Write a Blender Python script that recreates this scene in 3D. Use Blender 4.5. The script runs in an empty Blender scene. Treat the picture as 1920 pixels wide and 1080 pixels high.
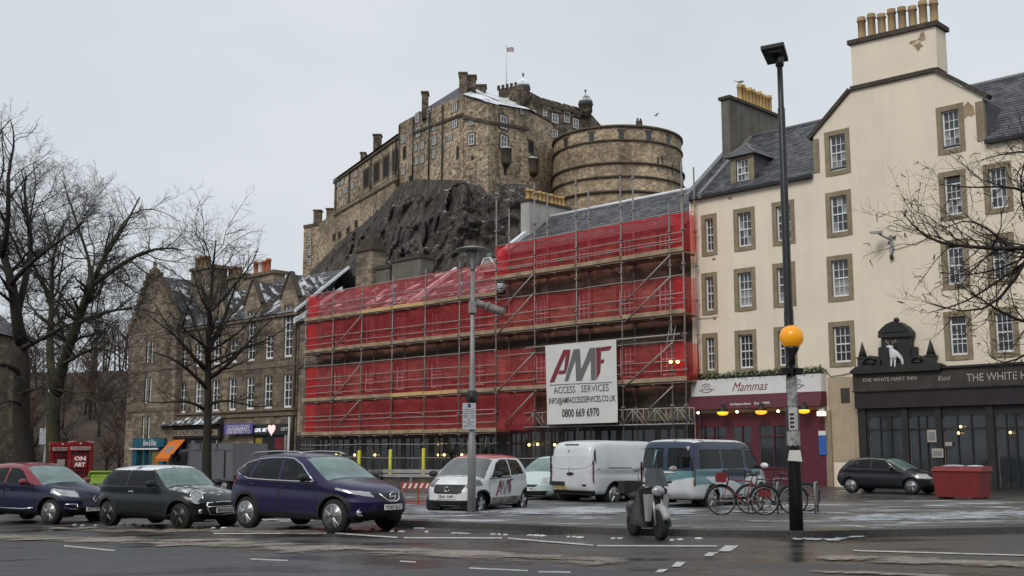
import bpy, bmesh, math, random
import numpy as np
from mathutils import Vector, Matrix, noise
from mathutils.geometry import tessellate_polygon
R = math.radians
S = bpy.context.scene
COL = S.collection
rng = random.Random(7)

# ---------------------------------------------------------------- camera, sky, sun, exposure
FOC = 2100.0                                   # focal length in photograph pixels
TH = math.atan(310 / 2100)
CT, ST = math.cos(TH), math.sin(TH)
CAMZ = 1.6
cam = bpy.data.cameras.new('camera')
cam.sensor_width = 36; cam.lens = 36 * FOC / 1920; cam.clip_start = 0.1; cam.clip_end = 6000
camo = bpy.data.objects.new('camera', cam); COL.objects.link(camo)
camo.location = (0, 0, CAMZ); camo.rotation_euler = (math.pi / 2 + TH, 0, 0)
S.camera = camo
W = bpy.data.worlds.new('World'); S.world = W; W.use_nodes = True
SUN_EL, SUN_AZ = R(42), R(205)                 # azimuth clockwise from +Y: behind the camera, to its left
def build_world():
    nt = W.node_tree; N = nt.nodes; L = nt.links
    bg = N['Background']; bg.inputs['Strength'].default_value = 0.1
    sky = N.new('ShaderNodeTexSky'); sky.sky_type = 'NISHITA'; sky.sun_disc = False
    sky.sun_elevation = SUN_EL; sky.sun_rotation = SUN_AZ; sky.air_density = 2; sky.dust_density = 4
    hs = N.new('ShaderNodeHueSaturation'); hs.inputs['Saturation'].default_value = 0.25
    L.new(sky.outputs[0], hs.inputs['Color'])
    tc = N.new('ShaderNodeTexCoord'); no = N.new('ShaderNodeTexNoise')
    mp = N.new('ShaderNodeMapping'); mp.inputs['Scale'].default_value = (1, 1, 2.2)
    L.new(tc.outputs['Generated'], mp.inputs[0]); L.new(mp.outputs[0], no.inputs['Vector'])
    no.inputs['Scale'].default_value = 1.6; no.inputs['Detail'].default_value = 4
    cr = N.new('ShaderNodeValToRGB')
    cr.color_ramp.elements[0].position = .3; cr.color_ramp.elements[0].color = (5.8, 6.45, 7.05, 1)
    cr.color_ramp.elements[1].position = .7; cr.color_ramp.elements[1].color = (7.35, 7.8, 8.2, 1)
    L.new(no.outputs[0], cr.inputs[0])
    mx = N.new('ShaderNodeMix'); mx.data_type = 'RGBA'; mx.inputs[0].default_value = 0.93
    L.new(hs.outputs[0], mx.inputs[6]); L.new(cr.outputs[0], mx.inputs[7])
    L.new(mx.outputs[2], bg.inputs['Color'])
build_world()
sl = bpy.data.lights.new('sun', 'SUN'); sl.energy = 1.5; sl.angle = R(22); sl.color = (1, .96, .9)
so = bpy.data.objects.new('sun', sl); COL.objects.link(so)
sd = Vector((math.sin(SUN_AZ) * math.cos(SUN_EL), math.cos(SUN_AZ) * math.cos(SUN_EL), math.sin(SUN_EL)))
so.rotation_euler = sd.to_track_quat('Z', 'Y').to_euler(); so.location = sd * 100
S.view_settings.view_transform = 'Standard'; S.view_settings.look = 'None'
S.view_settings.exposure = 0.0; S.view_settings.gamma = 1; S.view_settings.use_curve_mapping = False
S.render.engine = 'CYCLES'; S.cycles.max_bounces = 6; S.cycles.transparent_max_bounces = 12
S.cycles.caustics_reflective = False; S.cycles.caustics_refractive = False

# ---------------------------------------------------------------- placing: photograph pixels -> points on real planes
def ray(px, py):
    vx = (px - 960) / FOC; vy = (540 - py) / FOC
    return (vx, CT - ST * vy, ST + CT * vy)
P0 = (16.1, 55.0); ROT = R(-44.8)              # the street front: one straight line of facades
FE = (math.cos(ROT), math.sin(ROT)); FN = (-math.sin(ROT), math.cos(ROT))
def onF(px, py, y=0.0):
    d = ray(px, py); k = (P0[0] + FN[0] * y) * FN[0] + (P0[1] + FN[1] * y) * FN[1]
    t = k / (d[0] * FN[0] + d[1] * FN[1]); x, Y = d[0] * t, d[1] * t
    return ((x - P0[0]) * FE[0] + (Y - P0[1]) * FE[1], CAMZ + d[2] * t)
def onY(px, py, Y):
    d = ray(px, py); t = Y / d[1]
    return (d[0] * t, Y, CAMZ + d[2] * t)
def gz(X, Y=0):
    return -0.9 * (1 - math.exp(-0.033 * max(0.0, -4 - X)))
def onG(px, py, off=0.0):
    d = ray(px, py); z = 0.0
    for _ in range(6):
        t = (z - CAMZ) / d[2]; z = gz(d[0] * t)
    return (d[0] * t, d[1] * t, z + off)
def fw(u, y, z):
    return (P0[0] + FE[0] * u + FN[0] * y, P0[1] + FE[1] * u + FN[1] * y, z)

# ---------------------------------------------------------------- mesh helpers
OFF = {}
def top_of(o):
    while o.parent: o = o.parent
    return o
def props(o, label=None, cat=None, group=None, kind=None):
    if label: o['label'] = label
    if cat: o['category'] = cat
    if group: o['group'] = group
    if kind: o['kind'] = kind
    return o
def thing(name, label, cat, at=(0, 0, 0), frame='W', group=None, rot=0.0):
    o = bpy.data.objects.new(name, None); COL.objects.link(o); o.empty_display_size = .3
    if frame == 'F': o.location = fw(*at); o.rotation_euler = (0, 0, ROT); OFF[o.name] = at
    elif frame == 'L': o.location = at; o.rotation_euler = (0, 0, rot); OFF[o.name] = (0, 0, 0)
    else: o.location = at; OFF[o.name] = at
    return props(o, label, cat, group)

class MB:
    def __init__(s): s.v = []; s.f = []; s.m = []; s.sm = []
    def add(s, vs, fs, mi=0, smooth=False):
        b = len(s.v); s.v.extend(vs)
        for f in fs: s.f.append([i + b for i in f]); s.m.append(mi); s.sm.append(smooth)
        return s
    def box(s, x0, x1, y0, y1, z0, z1, mi=0):
        vs = [(x0,y0,z0),(x1,y0,z0),(x1,y1,z0),(x0,y1,z0),(x0,y0,z1),(x1,y0,z1),(x1,y1,z1),(x0,y1,z1)]
        return s.add(vs, [(0,3,2,1),(4,5,6,7),(0,1,5,4),(1,2,6,5),(2,3,7,6),(3,0,4,7)], mi)
    def quad(s, a, b, c, d, mi=0): return s.add([a,b,c,d], [(0,1,2,3)], mi)
    def prism(s, poly, y0, y1, mi=0):
        """poly in (x,z), extruded along y from y0 (front, nearer) to y1"""
        n = len(poly)
        area = sum(poly[i][0]*poly[(i+1)%n][1]-poly[(i+1)%n][0]*poly[i][1] for i in range(n))
        if area < 0: poly = poly[::-1]
        vs = [(x,y0,z) for x,z in poly] + [(x,y1,z) for x,z in poly]
        tri = tessellate_polygon([[Vector((x,z,0)) for x,z in poly]])
        fs = []
        for t in tri:
            a = sum(poly[t[i]][0]*poly[t[(i+1)%3]][1]-poly[t[(i+1)%3]][0]*poly[t[i]][1] for i in range(3))
            t = tuple(t) if a > 0 else tuple(t)[::-1]
            fs.append(t); fs.append(tuple(i+n for i in t[::-1]))
        for i in range(n): j=(i+1)%n; fs.append((j,i,i+n,j+n))
        return s.add(vs, fs, mi)
    def hull8(s, b, t, mi=0):
        """b, t: four corners each (counter-clockwise from above)"""
        return s.add(list(b)+list(t), [(3,2,1,0),(4,5,6,7),(0,1,5,4),(1,2,6,5),(2,3,7,6),(3,0,4,7)], mi)
    def chain(s, pts, rad, n=6, mi=0, smooth=True, cap=True):
        pts = [Vector(p) for p in pts]; k = len(pts)
        if not hasattr(rad, '__len__'): rad = [rad]*k
        vs = []; up = None
        for i in range(k):
            d = (pts[min(i+1,k-1)] - pts[max(i-1,0)])
            if d.length < 1e-9: d = Vector((0,0,1))
            d.normalize()
            if up is None:
                up = Vector((0,0,1)) if abs(d.z) < .9 else Vector((1,0,0))
            a = d.cross(up)
            if a.length < 1e-6: a = d.orthogonal()
            a.normalize(); b = a.cross(d).normalized(); up = b
            for j in range(n):
                t = 2*math.pi*j/n; o = a*math.cos(t)*rad[i] + b*math.sin(t)*rad[i]
                vs.append(tuple(pts[i]+o))
        fs = []
        for i in range(k-1):
            for j in range(n):
                q = (j+1)%n; fs.append((i*n+j, i*n+q, (i+1)*n+q, (i+1)*n+j))
        if cap:
            fs.append(tuple(range(n))[::-1]); fs.append(tuple((k-1)*n+j for j in range(n)))
        return s.add(vs, fs, mi, smooth)
    def tube(s, a, b, r, n=6, mi=0): return s.chain([a,b], r, n, mi)
    def lathe(s, prof, c=(0,0,0), n=16, mi=0, smooth=True, axis='z'):
        vs=[]; k=len(prof)
        for r,z in prof:
            for j in range(n):
                t=2*math.pi*j/n; p=(r*math.cos(t), r*math.sin(t), z)
                if axis=='y': p=(p[0], p[2], -p[1])
                if axis=='x': p=(p[2], p[0], p[1])
                vs.append((p[0]+c[0],p[1]+c[1],p[2]+c[2]))
        fs=[]
        for i in range(k-1):
            for j in range(n):
                q=(j+1)%n; fs.append((i*n+j,i*n+q,(i+1)*n+q,(i+1)*n+j))
        fs.append(tuple(range(n))[::-1]); fs.append(tuple((k-1)*n+j for j in range(n)))
        return s.add(vs,fs,mi,smooth)
    def ball(s, c, r, n=12, m=8, mi=0):
        rx,ry,rz = r if hasattr(r,'__len__') else (r,r,r)
        vs=[]; fs=[]
        for i in range(m+1):
            p=math.pi*i/m
            for j in range(n):
                t=2*math.pi*j/n
                vs.append((c[0]+rx*math.sin(p)*math.cos(t), c[1]+ry*math.sin(p)*math.sin(t), c[2]-rz*math.cos(p)))
        for i in range(m):
            for j in range(n):
                q=(j+1)%n; fs.append((i*n+j,i*n+q,(i+1)*n+q,(i+1)*n+j))
        return s.add(vs,fs,mi,True)
    def mesh(s, name, mats, off=(0,0,0)):
        me = bpy.data.meshes.new(name)
        if off != (0,0,0): v = [(a-off[0],b-off[1],c-off[2]) for a,b,c in s.v]
        else: v = s.v
        me.from_pydata(v, [], s.f)
        for m in (mats if isinstance(mats,(list,tuple)) else [mats]): me.materials.append(m)
        me.polygons.foreach_set('material_index', s.m); me.polygons.foreach_set('use_smooth', s.sm)
        me.update(); return me
    def build(s, name, mats, parent=None, label=None, kind=None):
        off = OFF.get(top_of(parent).name, (0,0,0)) if parent else (0,0,0)
        o = bpy.data.objects.new(name, s.mesh(name, mats, off)); COL.objects.link(o)
        if parent: o.parent = parent
        return props(o, label, kind=kind)
    def solo(s, name, mats, label, cat, at=(0,0,0), frame='W', group=None, kind=None, rot=0.0):
        """one-mesh thing with its own origin"""
        off = (0,0,0) if frame == 'L' else at
        o = bpy.data.objects.new(name, s.mesh(name, mats, off)); COL.objects.link(o)
        if frame == 'F': o.location = fw(*at); o.rotation_euler = (0,0,ROT)
        else: o.location = at; o.rotation_euler = (0,0,rot)
        return props(o, label, cat, group, kind)
def inst(name, me, parent, loc=(0,0,0), rotz=0.0, scale=(1,1,1), rel=False):
    o = bpy.data.objects.new(name, me); COL.objects.link(o); o.parent = parent
    off = (0,0,0) if rel else OFF.get(top_of(parent).name, (0,0,0))
    o.location = (loc[0]-off[0], loc[1]-off[1], loc[2]-off[2]); o.rotation_euler = (0,0,rotz); o.scale = scale
    return o
def kids(o): return [c for c in bpy.data.objects if c.parent == o]
def copy_tree(root, loc, rotz=None, label=None):
    def cp(o, par):
        c = o.copy(); COL.objects.link(c)
        if par: c.parent = par
        for ch in CH.get(o.name, []): cp(ch, c)
        return c
    CH = {}
    for o in bpy.data.objects:
        if o.parent: CH.setdefault(o.parent.name, []).append(o)
    r = cp(root, None); r.location = loc
    if rotz is not None: r.rotation_euler = (0,0,rotz)
    if label: r['label'] = label
    return r

FONT_CACHE = {}
def text_mb(body, x, z, y, w=None, h=None, shear=0.0, depth=0.012, mi=0, align='C', bold=0.0):
    """letters lying in the x-z plane at y, facing -y; fitted to width w and/or cap height h"""
    cu = bpy.data.curves.new('t', 'FONT'); cu.body = body; cu.size = 1; cu.shear = shear; cu.resolution_u = 2
    cu.offset = bold
    o = bpy.data.objects.new('t', cu); COL.objects.link(o)
    dg = bpy.context.evaluated_depsgraph_get(); me = bpy.data.meshes.new_from_object(o.evaluated_get(dg))
    vs = [tuple(v.co) for v in me.vertices]; fs = [tuple(p.vertices) for p in me.polygons]
    bpy.data.objects.remove(o); bpy.data.curves.remove(cu); bpy.data.meshes.remove(me)
    x0 = min(v[0] for v in vs); x1 = max(v[0] for v in vs); y0 = min(v[1] for v in vs); y1 = max(v[1] for v in vs)
    sy = (h/(y1-y0)) if h else None; sx = (w/(x1-x0)) if w else None
    sx = sx or sy; sy = sy or sx
    ax = {'C': (x0+x1)/2, 'L': x0, 'R': x1}[align]
    m = MB(); m.add([(x+(v[0]-ax)*sx, y, z+(v[1]-(y0+y1)/2)*sy) for v in vs], fs, mi)
    return m

# ---------------------------------------------------------------- materials
def nm(name):
    m = bpy.data.materials.new(name); m.use_nodes = True
    nt = m.node_tree; return m, nt, nt.nodes, nt.links, nt.nodes['Principled BSDF']
def ramp(N, stops):
    r = N.new('ShaderNodeValToRGB'); e = r.color_ramp.elements
    while len(e) < len(stops): e.new(.5)
    for i,(p,c) in enumerate(stops): e[i].position = p; e[i].color = (*c, 1) if len(c)==3 else c
    return r
def noise_n(N, L, vec, scale, detail=4, rough=.55, dist=0):
    n = N.new('ShaderNodeTexNoise'); n.inputs['Scale'].default_value = scale; n.inputs['Detail'].default_value = detail
    n.inputs['Roughness'].default_value = rough; n.inputs['Distortion'].default_value = dist
    if vec is not None: L.new(vec, n.inputs['Vector'])
    return n.outputs[0]
def mixc(N, L, fac, a, b, mode='MIX'):
    m = N.new('ShaderNodeMix'); m.data_type = 'RGBA'; m.blend_type = mode
    for k,v in ((0,fac),(6,a),(7,b)):
        if isinstance(v, (int,float)): m.inputs[k].default_value = v
        elif isinstance(v, (tuple,list)): m.inputs[k].default_value = (*v[:3], 1)
        else: L.new(v, m.inputs[k])
    return m.outputs[2]
def math_n(N, L, op, a, b=None, clamp=False):
    m = N.new('ShaderNodeMath'); m.operation = op; m.use_clamp = clamp
    for k,v in ((0,a),(1,b)):
        if v is None: continue
        if isinstance(v,(int,float)): m.inputs[k].default_value = v
        else: L.new(v, m.inputs[k])
    return m.outputs[0]
def bump_n(N, L, b, h, strength=.3, dist=.02):
    n = N.new('ShaderNodeBump'); n.inputs['Strength'].default_value = strength; n.inputs['Distance'].default_value = dist
    L.new(h, n.inputs['Height']); L.new(n.outputs[0], b.inputs['Normal'])
def obj_vec(N, L, scale=(1,1,1)):
    tc = N.new('ShaderNodeTexCoord'); mp = N.new('ShaderNodeMapping'); mp.inputs['Scale'].default_value = scale
    L.new(tc.outputs['Object'], mp.inputs[0]); return mp.outputs[0]
def wall_vec(N, L):
    """(x + y, z): runs along any upright wall"""
    tc = N.new('ShaderNodeTexCoord'); sp = N.new('ShaderNodeSeparateXYZ'); L.new(tc.outputs['Object'], sp.inputs[0])
    cb = N.new('ShaderNodeCombineXYZ'); L.new(math_n(N,L,'ADD',sp.outputs[0],sp.outputs[1]), cb.inputs[0]); L.new(sp.outputs[2], cb.inputs[1])
    return cb.outputs[0]
def plain(name, c, rough=.6, metal=0.0, var=.18, scale=4.0, bump=0.0, spec=.5, streak=0.0, coat=0.0):
    m,nt,N,L,b = nm(name)
    b.inputs['Roughness'].default_value = rough; b.inputs['Metallic'].default_value = metal
    b.inputs['Specular IOR Level'].default_value = spec; b.inputs['Coat Weight'].default_value = coat
    v = obj_vec(N,L); n1 = noise_n(N,L,v,scale,5,.6)
    r = ramp(N, [(.3, tuple(x*(1-var) for x in c)), (.7, tuple(min(1,x*(1+var)) for x in c))]); L.new(n1, r.inputs[0])
    col = r.outputs[0]
    if streak:
        n2 = noise_n(N,L,obj_vec(N,L,(1.5,1.5,.12)),1.6,4,.6)
        r2 = ramp(N, [(.45,(1,1,1)),(.75,(1-streak,)*3)]); L.new(n2, r2.inputs[0])
        col = mixc(N,L,1.0,col,r2.outputs[0],'MULTIPLY')
    L.new(col, b.inputs['Base Color'])
    if bump: bump_n(N,L,b,noise_n(N,L,v,scale*6,4),bump,.02)
    return m
def emis(name, c, s):
    m,nt,N,L,b = nm(name); b.inputs['Base Color'].default_value=(*c,1)
    b.inputs['Emission Color'].default_value=(*c,1); b.inputs['Emission Strength'].default_value=s
    return m
def stone(name, cols, mortar, bw=.6, bh=.3, msize=.02, bump=.5, stain=.55, big=.18, rubble=False, streak=.4, sp=9, spc=.28):
    """coursed masonry: blocks of varied tone, joints, damp stains"""
    m,nt,N,L,b = nm(name); b.inputs['Roughness'].default_value=.88; b.inputs['Specular IOR Level'].default_value=.25
    wv = wall_vec(N,L)
    if rubble:
        mp = N.new('ShaderNodeMapping'); mp.inputs['Scale'].default_value=(1/bw,1/bw,1/bh); L.new(obj_vec(N,L), mp.inputs[0])
        vo = N.new('ShaderNodeTexVoronoi'); vo.inputs['Scale'].default_value=1; L.new(mp.outputs[0], vo.inputs['Vector'])
        ve = N.new('ShaderNodeTexVoronoi'); ve.feature='DISTANCE_TO_EDGE'; ve.inputs['Scale'].default_value=1; L.new(mp.outputs[0], ve.inputs['Vector'])
        cell = N.new('ShaderNodeSeparateColor'); L.new(vo.outputs['Color'], cell.inputs[0]); tone = cell.outputs[0]
        joint = math_n(N,L,'LESS_THAN',ve.outputs['Distance'],.06)
        height = math_n(N,L,'MINIMUM',ve.outputs['Distance'],.2)
    else:
        br = N.new('ShaderNodeTexBrick'); L.new(wv, br.inputs['Vector']); br.inputs['Scale'].default_value=1
        br.inputs['Color1'].default_value=(0,0,0,1); br.inputs['Color2'].default_value=(1,1,1,1); br.inputs['Mortar'].default_value=(.5,.5,.5,1)
        br.inputs['Mortar Size'].default_value=msize; br.inputs['Brick Width'].default_value=bw; br.inputs['Row Height'].default_value=bh; br.inputs['Bias'].default_value=0
        br.inputs['Mortar Smooth'].default_value=.3
        cell = N.new('ShaderNodeSeparateColor'); L.new(br.outputs['Color'], cell.inputs[0]); tone = cell.outputs[0]
        joint = br.outputs['Fac']; height = math_n(N,L,'SUBTRACT',1.0,joint)
    k = len(cols); rp = ramp(N, [((i+.5)/k, c) for i,c in enumerate(cols)]); L.new(tone, rp.inputs[0])
    col = mixc(N,L,joint,rp.outputs[0],mortar)
    ov = obj_vec(N,L)
    n1 = noise_n(N,L,ov,big,6,.65); r1 = ramp(N, [(.38,(1-stain,)*3),(.62,(1.12,1.1,1.06))]); L.new(n1, r1.inputs[0])
    col = mixc(N,L,1.0,col,r1.outputs[0],'MULTIPLY')
    n2 = noise_n(N,L,obj_vec(N,L,(1,1,.15)),big*5,5,.6); r2 = ramp(N, [(.5,(1,1,1)),(.72,(1-streak,)*3)]); L.new(n2, r2.inputs[0])
    col = mixc(N,L,1.0,col,r2.outputs[0],'MULTIPLY')
    n3 = noise_n(N,L,ov,sp,5,.72); r3 = ramp(N, [(.3,(1-spc,)*3),(.7,(1+spc*.75,)*3)]); L.new(n3, r3.inputs[0])
    col = mixc(N,L,1.0,col,r3.outputs[0],'MULTIPLY')
    L.new(col, b.inputs['Base Color'])
    bump_n(N,L,b,math_n(N,L,'ADD',height,math_n(N,L,'MULTIPLY',n3,.5)),bump,.04)
    return m
def snowmix(m, amount=.5, scale=1.2, nz=.35, col=(.78,.8,.83)):
    """snow lying on the parts of a surface that face up, in patches"""
    nt=m.node_tree; N=nt.nodes; L=nt.links; b=N['Principled BSDF']
    old = b.inputs['Base Color'].links[0].from_socket
    g=N.new('ShaderNodeNewGeometry'); sp=N.new('ShaderNodeSeparateXYZ'); L.new(g.outputs['Normal'],sp.inputs[0])
    up=math_n(N,L,'MULTIPLY',math_n(N,L,'SUBTRACT',sp.outputs[2],nz),4,True)
    n=noise_n(N,L,obj_vec(N,L),scale,6,.65)
    p=math_n(N,L,'MULTIPLY',math_n(N,L,'SUBTRACT',n,1-amount),9,True)
    fac=math_n(N,L,'MULTIPLY',up,p)
    L.new(mixc(N,L,fac,old,col), b.inputs['Base Color']); return m
def slate(name, c, snow=.0, lum=.25):
    m,nt,N,L,b = nm(name); b.inputs['Roughness'].default_value=.55
    at=N.new('ShaderNodeAttribute'); at.attribute_name='tone'
    r=ramp(N,[(0,tuple(x*(1-lum*2) for x in c)),(.5,c),(1,tuple(x*(1+lum*2) for x in c))]); L.new(at.outputs['Fac'],r.inputs[0])
    n=noise_n(N,L,obj_vec(N,L),14,5,.7); r3=ramp(N,[(.3,(.7,.7,.7)),(.7,(1.25,1.25,1.25))]); L.new(n,r3.inputs[0])
    L.new(mixc(N,L,1.0,r.outputs[0],r3.outputs[0],'MULTIPLY'),b.inputs['Base Color'])
    if snow: snowmix(m,snow,.9,.2)
    return m
def glass(name, c, rough=.07, var=.35, spec=.6):
    return plain(name, c, rough, 0, var, 1.3, 0, spec)
M = {}
M['cream'] = plain('cream_render',(.80,.70,.56),.9,0,.07,.3,.35,.2,.07)
M['cream_dark'] = plain('worn_render',(.36,.27,.17),.95,0,.25,3,.5,.2)
M['margin'] = plain('sandstone_margin',(.275,.225,.15),.85,0,.2,2.5,.3,.2,.2)
M['white'] = plain('white_paint',(.76,.77,.77),.5,0,.06,3)
M['offwhite'] = plain('weathered_white',(.55,.55,.53),.6,0,.15,3)
M['pane'] = glass('window_glass',(.048,.055,.06),.06,.6)
M['pane_dark'] = glass('dark_window_glass',(.03,.034,.038))
M['curtain'] = glass('curtained_glass',(.25,.26,.26),.15,.5)
M['net'] = None
M['dark_stone'] = plain('dark_stone_trim',(.075,.063,.05),.85,0,.3,3,.4,.2)
M['grey_render'] = plain('grey_render',(.155,.145,.125),.95,0,.22,1.2,.4,.2,.35)
M['pot_tan'] = plain('tan_clay_pot',(.34,.235,.125),.75,0,.22,4,.2,.3,.3)
M['pot'] = plain('buff_clay_pot',(.47,.31,.125),.75,0,.22,4,.2,.3,.3)
M['pot_red'] = plain('red_clay_pot',(.36,.10,.045),.75,0,.25,4,.2,.3,.2)
M['pot_brown'] = plain('brown_clay_pot',(.22,.14,.08),.75,0,.25,4,.2,.3,.2)
M['black'] = plain('black_paint',(.012,.012,.013),.4,0,.3,5)
M['black_wood'] = plain('black_timber_front',(.02,.018,.018),.55,0,.4,2,.1)
M['brown_wood'] = plain('dark_brown_fascia',(.045,.036,.03),.6,0,.3,2,.1)
M['slate'] = slate('slate_roofing',(.085,.088,.098))
M['slate_snow'] = slate('snow_dusted_slate',(.07,.073,.082),.46)
M['lead'] = plain('lead_flashing',(.17,.175,.185),.6,0,.2,2)
M['lead_snow'] = plain('snowy_lead',(.70,.72,.75),.8,0,.1,1)
M['steel'] = plain('galvanised_steel',(.36,.36,.36),.45,.6,.2,3)
M['rust_steel'] = plain('scaffold_steel',(.24,.21,.195),.5,.3,.3,2)
M['board'] = plain('scaffold_timber',(.33,.245,.165),.9,0,.35,1.2,.3,.2)
M['board_new'] = plain('new_pine_board',(.58,.38,.18),.85,0,.15,2,.2,.2)
M['ashlar'] = stone('blackened_ashlar',[(.065,.052,.038),(.12,.095,.068),(.16,.125,.09),(.09,.075,.056)],(.045,.04,.033),.75,.32,.012,.35,.5,.25)
M['tenement'] = stone('grey_brown_ashlar',[(.17,.138,.105),(.27,.22,.165),(.34,.28,.21),(.215,.178,.138)],(.11,.095,.078),.7,.33,.014,.4,.5,.2)
M['rubble'] = stone('rubble_masonry',[(.16,.12,.08),(.27,.20,.13),(.34,.26,.17),(.22,.165,.11)],(.12,.10,.075),.5,.3,.02,.6,.5,.2,True)
M['castle'] = stone('castle_masonry',[(.22,.178,.132),(.55,.435,.305),(.66,.525,.375),(.36,.288,.208),(.60,.475,.335)],(.31,.25,.182),.85,.45,.03,1.0,.50,.07,True,.5,1.1,.46)
M['castle_dark'] = stone('smoke_dark_masonry',[(.11,.09,.07),(.22,.175,.13),(.30,.24,.175),(.15,.125,.095)],(.11,.09,.07),.85,.45,.03,1.0,.6,.07,True,.5,1.1,.6)
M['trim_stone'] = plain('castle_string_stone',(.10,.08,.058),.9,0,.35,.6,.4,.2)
M['rail'] = plain('galvanised_rail',(.33,.30,.28),.6,.1,.15,3)
M['burgundy'] = plain('burgundy_paint',(.10,.016,.028),.5,0,.2,3)
M['sign_white'] = plain('white_signboard',(.72,.71,.69),.6,0,.06,2)
M['ink_red'] = plain('maroon_print',(.20,.02,.035),.6,0,.1,3)
M['ink_grey'] = plain('grey_print',(.22,.22,.23),.6,0,.1,3)
M['ink_black'] = plain('black_print',(.03,.03,.035),.6,0,.1,3)
M['letter_white'] = plain('white_letters',(.80,.79,.76),.5,0,.05,3)
M['letter_cream'] = plain('cream_letters',(.42,.38,.32),.5,0,.1,3)
M['leaf'] = plain('evergreen_leaf',(.05,.085,.03),.6,0,.5,6)
M['leaf_frost'] = plain('frosted_leaf',(.30,.36,.24),.7,0,.3,6)
M['bark'] = plain('dark_wet_bark',(.032,.027,.021),.85,0,.4,3,.5,.25)
M['bark_green'] = plain('mossy_bark',(.045,.045,.026),.9,0,.4,2,.5,.2)
M['twig'] = plain('twig_bark',(.038,.031,.025),.9,0,.3,3)
M['twig_brown'] = plain('brown_twigs',(.075,.048,.034),.95,0,.35,.3)
M['tyre'] = plain('tyre_rubber',(.014,.014,.015),.8,0,.3,6)
M['alloy'] = plain('alloy_wheel',(.42,.43,.44),.35,.7,.1,4)
M['alloy_dark'] = plain('dark_alloy',(.07,.07,.075),.4,.5,.2,4)
M['chrome'] = plain('chrome_trim',(.68,.69,.71),.18,.9,.05,4)
M['plastic'] = plain('black_plastic',(.017,.017,.018),.6,0,.25,5)
M['seam'] = plain('panel_gap',(.008,.008,.009),.8,0,.1,5)
M['lamp_glass'] = plain('headlamp_glass',(.42,.43,.44),.10,.25,.25,7,0,.7)
M['red_lamp'] = plain('red_lamp_glass',(.22,.012,.014),.2,0,.2,4,0,.6)
def tinted(name, tint, keep):
    m,nt,N,L,b = nm(name); b.inputs['Base Color'].default_value=(.012,.015,.016,1); b.inputs['Roughness'].default_value=.04
    t=N.new('ShaderNodeBsdfTransparent'); t.inputs[0].default_value=(*tint,1); mx=N.new('ShaderNodeMixShader'); mx.inputs[0].default_value=keep
    L.new(t.outputs[0],mx.inputs[1]); L.new(b.outputs[0],mx.inputs[2]); L.new(mx.outputs[0],N['Material Output'].inputs[0]); return m
M['car_glass'] = tinted('car_glass',(.55,.62,.60),.55)
M['screen'] = plain('misted_windscreen',(.15,.215,.205),.12,0,.5,1.6,0,.6)
M['warm'] = emis('warm_bulb',(1,.62,.2),5.0)
M['warm_white'] = emis('white_bulb',(1,.88,.65),5.0)
M['amber'] = emis('amber_heater_glow',(1,.42,.02),1.6)

# ================================================================ LARGE STRUCTURE
# ---------------------------------------------------------------- ground sheets
def asphalt(name, c, wet=.5, grit=60, patch=.35, snow=0.0, snowscale=.6, tint=None):
    m,nt,N,L,b = nm(name); v=obj_vec(N,L)
    n0=noise_n(N,L,v,grit,3,.7); r0=ramp(N,[(.3,tuple(x*.6 for x in c)),(.7,tuple(x*1.5 for x in c))]); L.new(n0,r0.inputs[0])
    n1=noise_n(N,L,obj_vec(N,L,(.5,1.4,1)),patch,6,.6,.4); r1=ramp(N,[(.35,(.6,.6,.6)),(.65,(1.25,1.25,1.25))]); L.new(n1,r1.inputs[0])
    col=mixc(N,L,1.0,r0.outputs[0],r1.outputs[0],'MULTIPLY')
    if tint:
        n4=noise_n(N,L,obj_vec(N,L,(.4,1.2,1)),.5,5,.6,.6); r4=ramp(N,[(.5,(0,0,0)),(.62,(1,1,1))]); L.new(n4,r4.inputs[0])
        col=mixc(N,L,r4.outputs[0],col,tint)
    rr=ramp(N,[(.4,(wet*.35,)*3),(.62,(.75,)*3)]); L.new(n1,rr.inputs[0]); rough=rr.outputs[0]
    if snow:
        n2=noise_n(N,L,obj_vec(N,L,(.6,1.5,1)),snowscale,8,.7,.5); p=math_n(N,L,'MULTIPLY',math_n(N,L,'SUBTRACT',n2,1-snow),8,True)
        col=mixc(N,L,p,col,(.62,.64,.68)); rough=mixc(N,L,p,rough,(.9,.9,.9))
    L.new(col,b.inputs['Base Color']); L.new(rough,b.inputs['Roughness']); b.inputs['Specular IOR Level'].default_value=.4
    bump_n(N,L,b,n0,.35,.01); return m
M['road'] = asphalt('wet_asphalt',(.050,.051,.054),.5,45)
M['sett'] = asphalt('wet_brown_setts',(.056,.050,.045),.4,22,.5,.0)
M['slush'] = asphalt('tan_slush',(.25,.212,.178),.9,9,1.6)
M['pave'] = asphalt('grey_kerbstone',(.075,.074,.072),.6,20,.5)
M['paving_snow'] = asphalt('trodden_snow_on_flags',(.095,.093,.09),.7,20,.5,.455,.55)
def dissolve(m, scale=3.0):
    """thin ragged edges: the sheet breaks up towards its margins"""
    nt=m.node_tree; N=nt.nodes; L=nt.links; b=N['Principled BSDF']
    at=N.new('ShaderNodeAttribute'); at.attribute_name='edge'
    n=noise_n(N,L,obj_vec(N,L,(.55,1.3,1)),scale,7,.7,.5); n2=noise_n(N,L,obj_vec(N,L),scale*7,4,.7)
    s=math_n(N,L,'ADD',math_n(N,L,'MULTIPLY',math_n(N,L,'SUBTRACT',at.outputs['Fac'],.62),1.5),math_n(N,L,'MULTIPLY',math_n(N,L,'SUBTRACT',n,.47),5.0))
    s=math_n(N,L,'ADD',s,math_n(N,L,'MULTIPLY',math_n(N,L,'SUBTRACT',n2,.5),1.6))
    L.new(math_n(N,L,'MULTIPLY',s,1.5,True), b.inputs['Alpha']); return m
dissolve(M['slush'],1.2)
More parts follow.
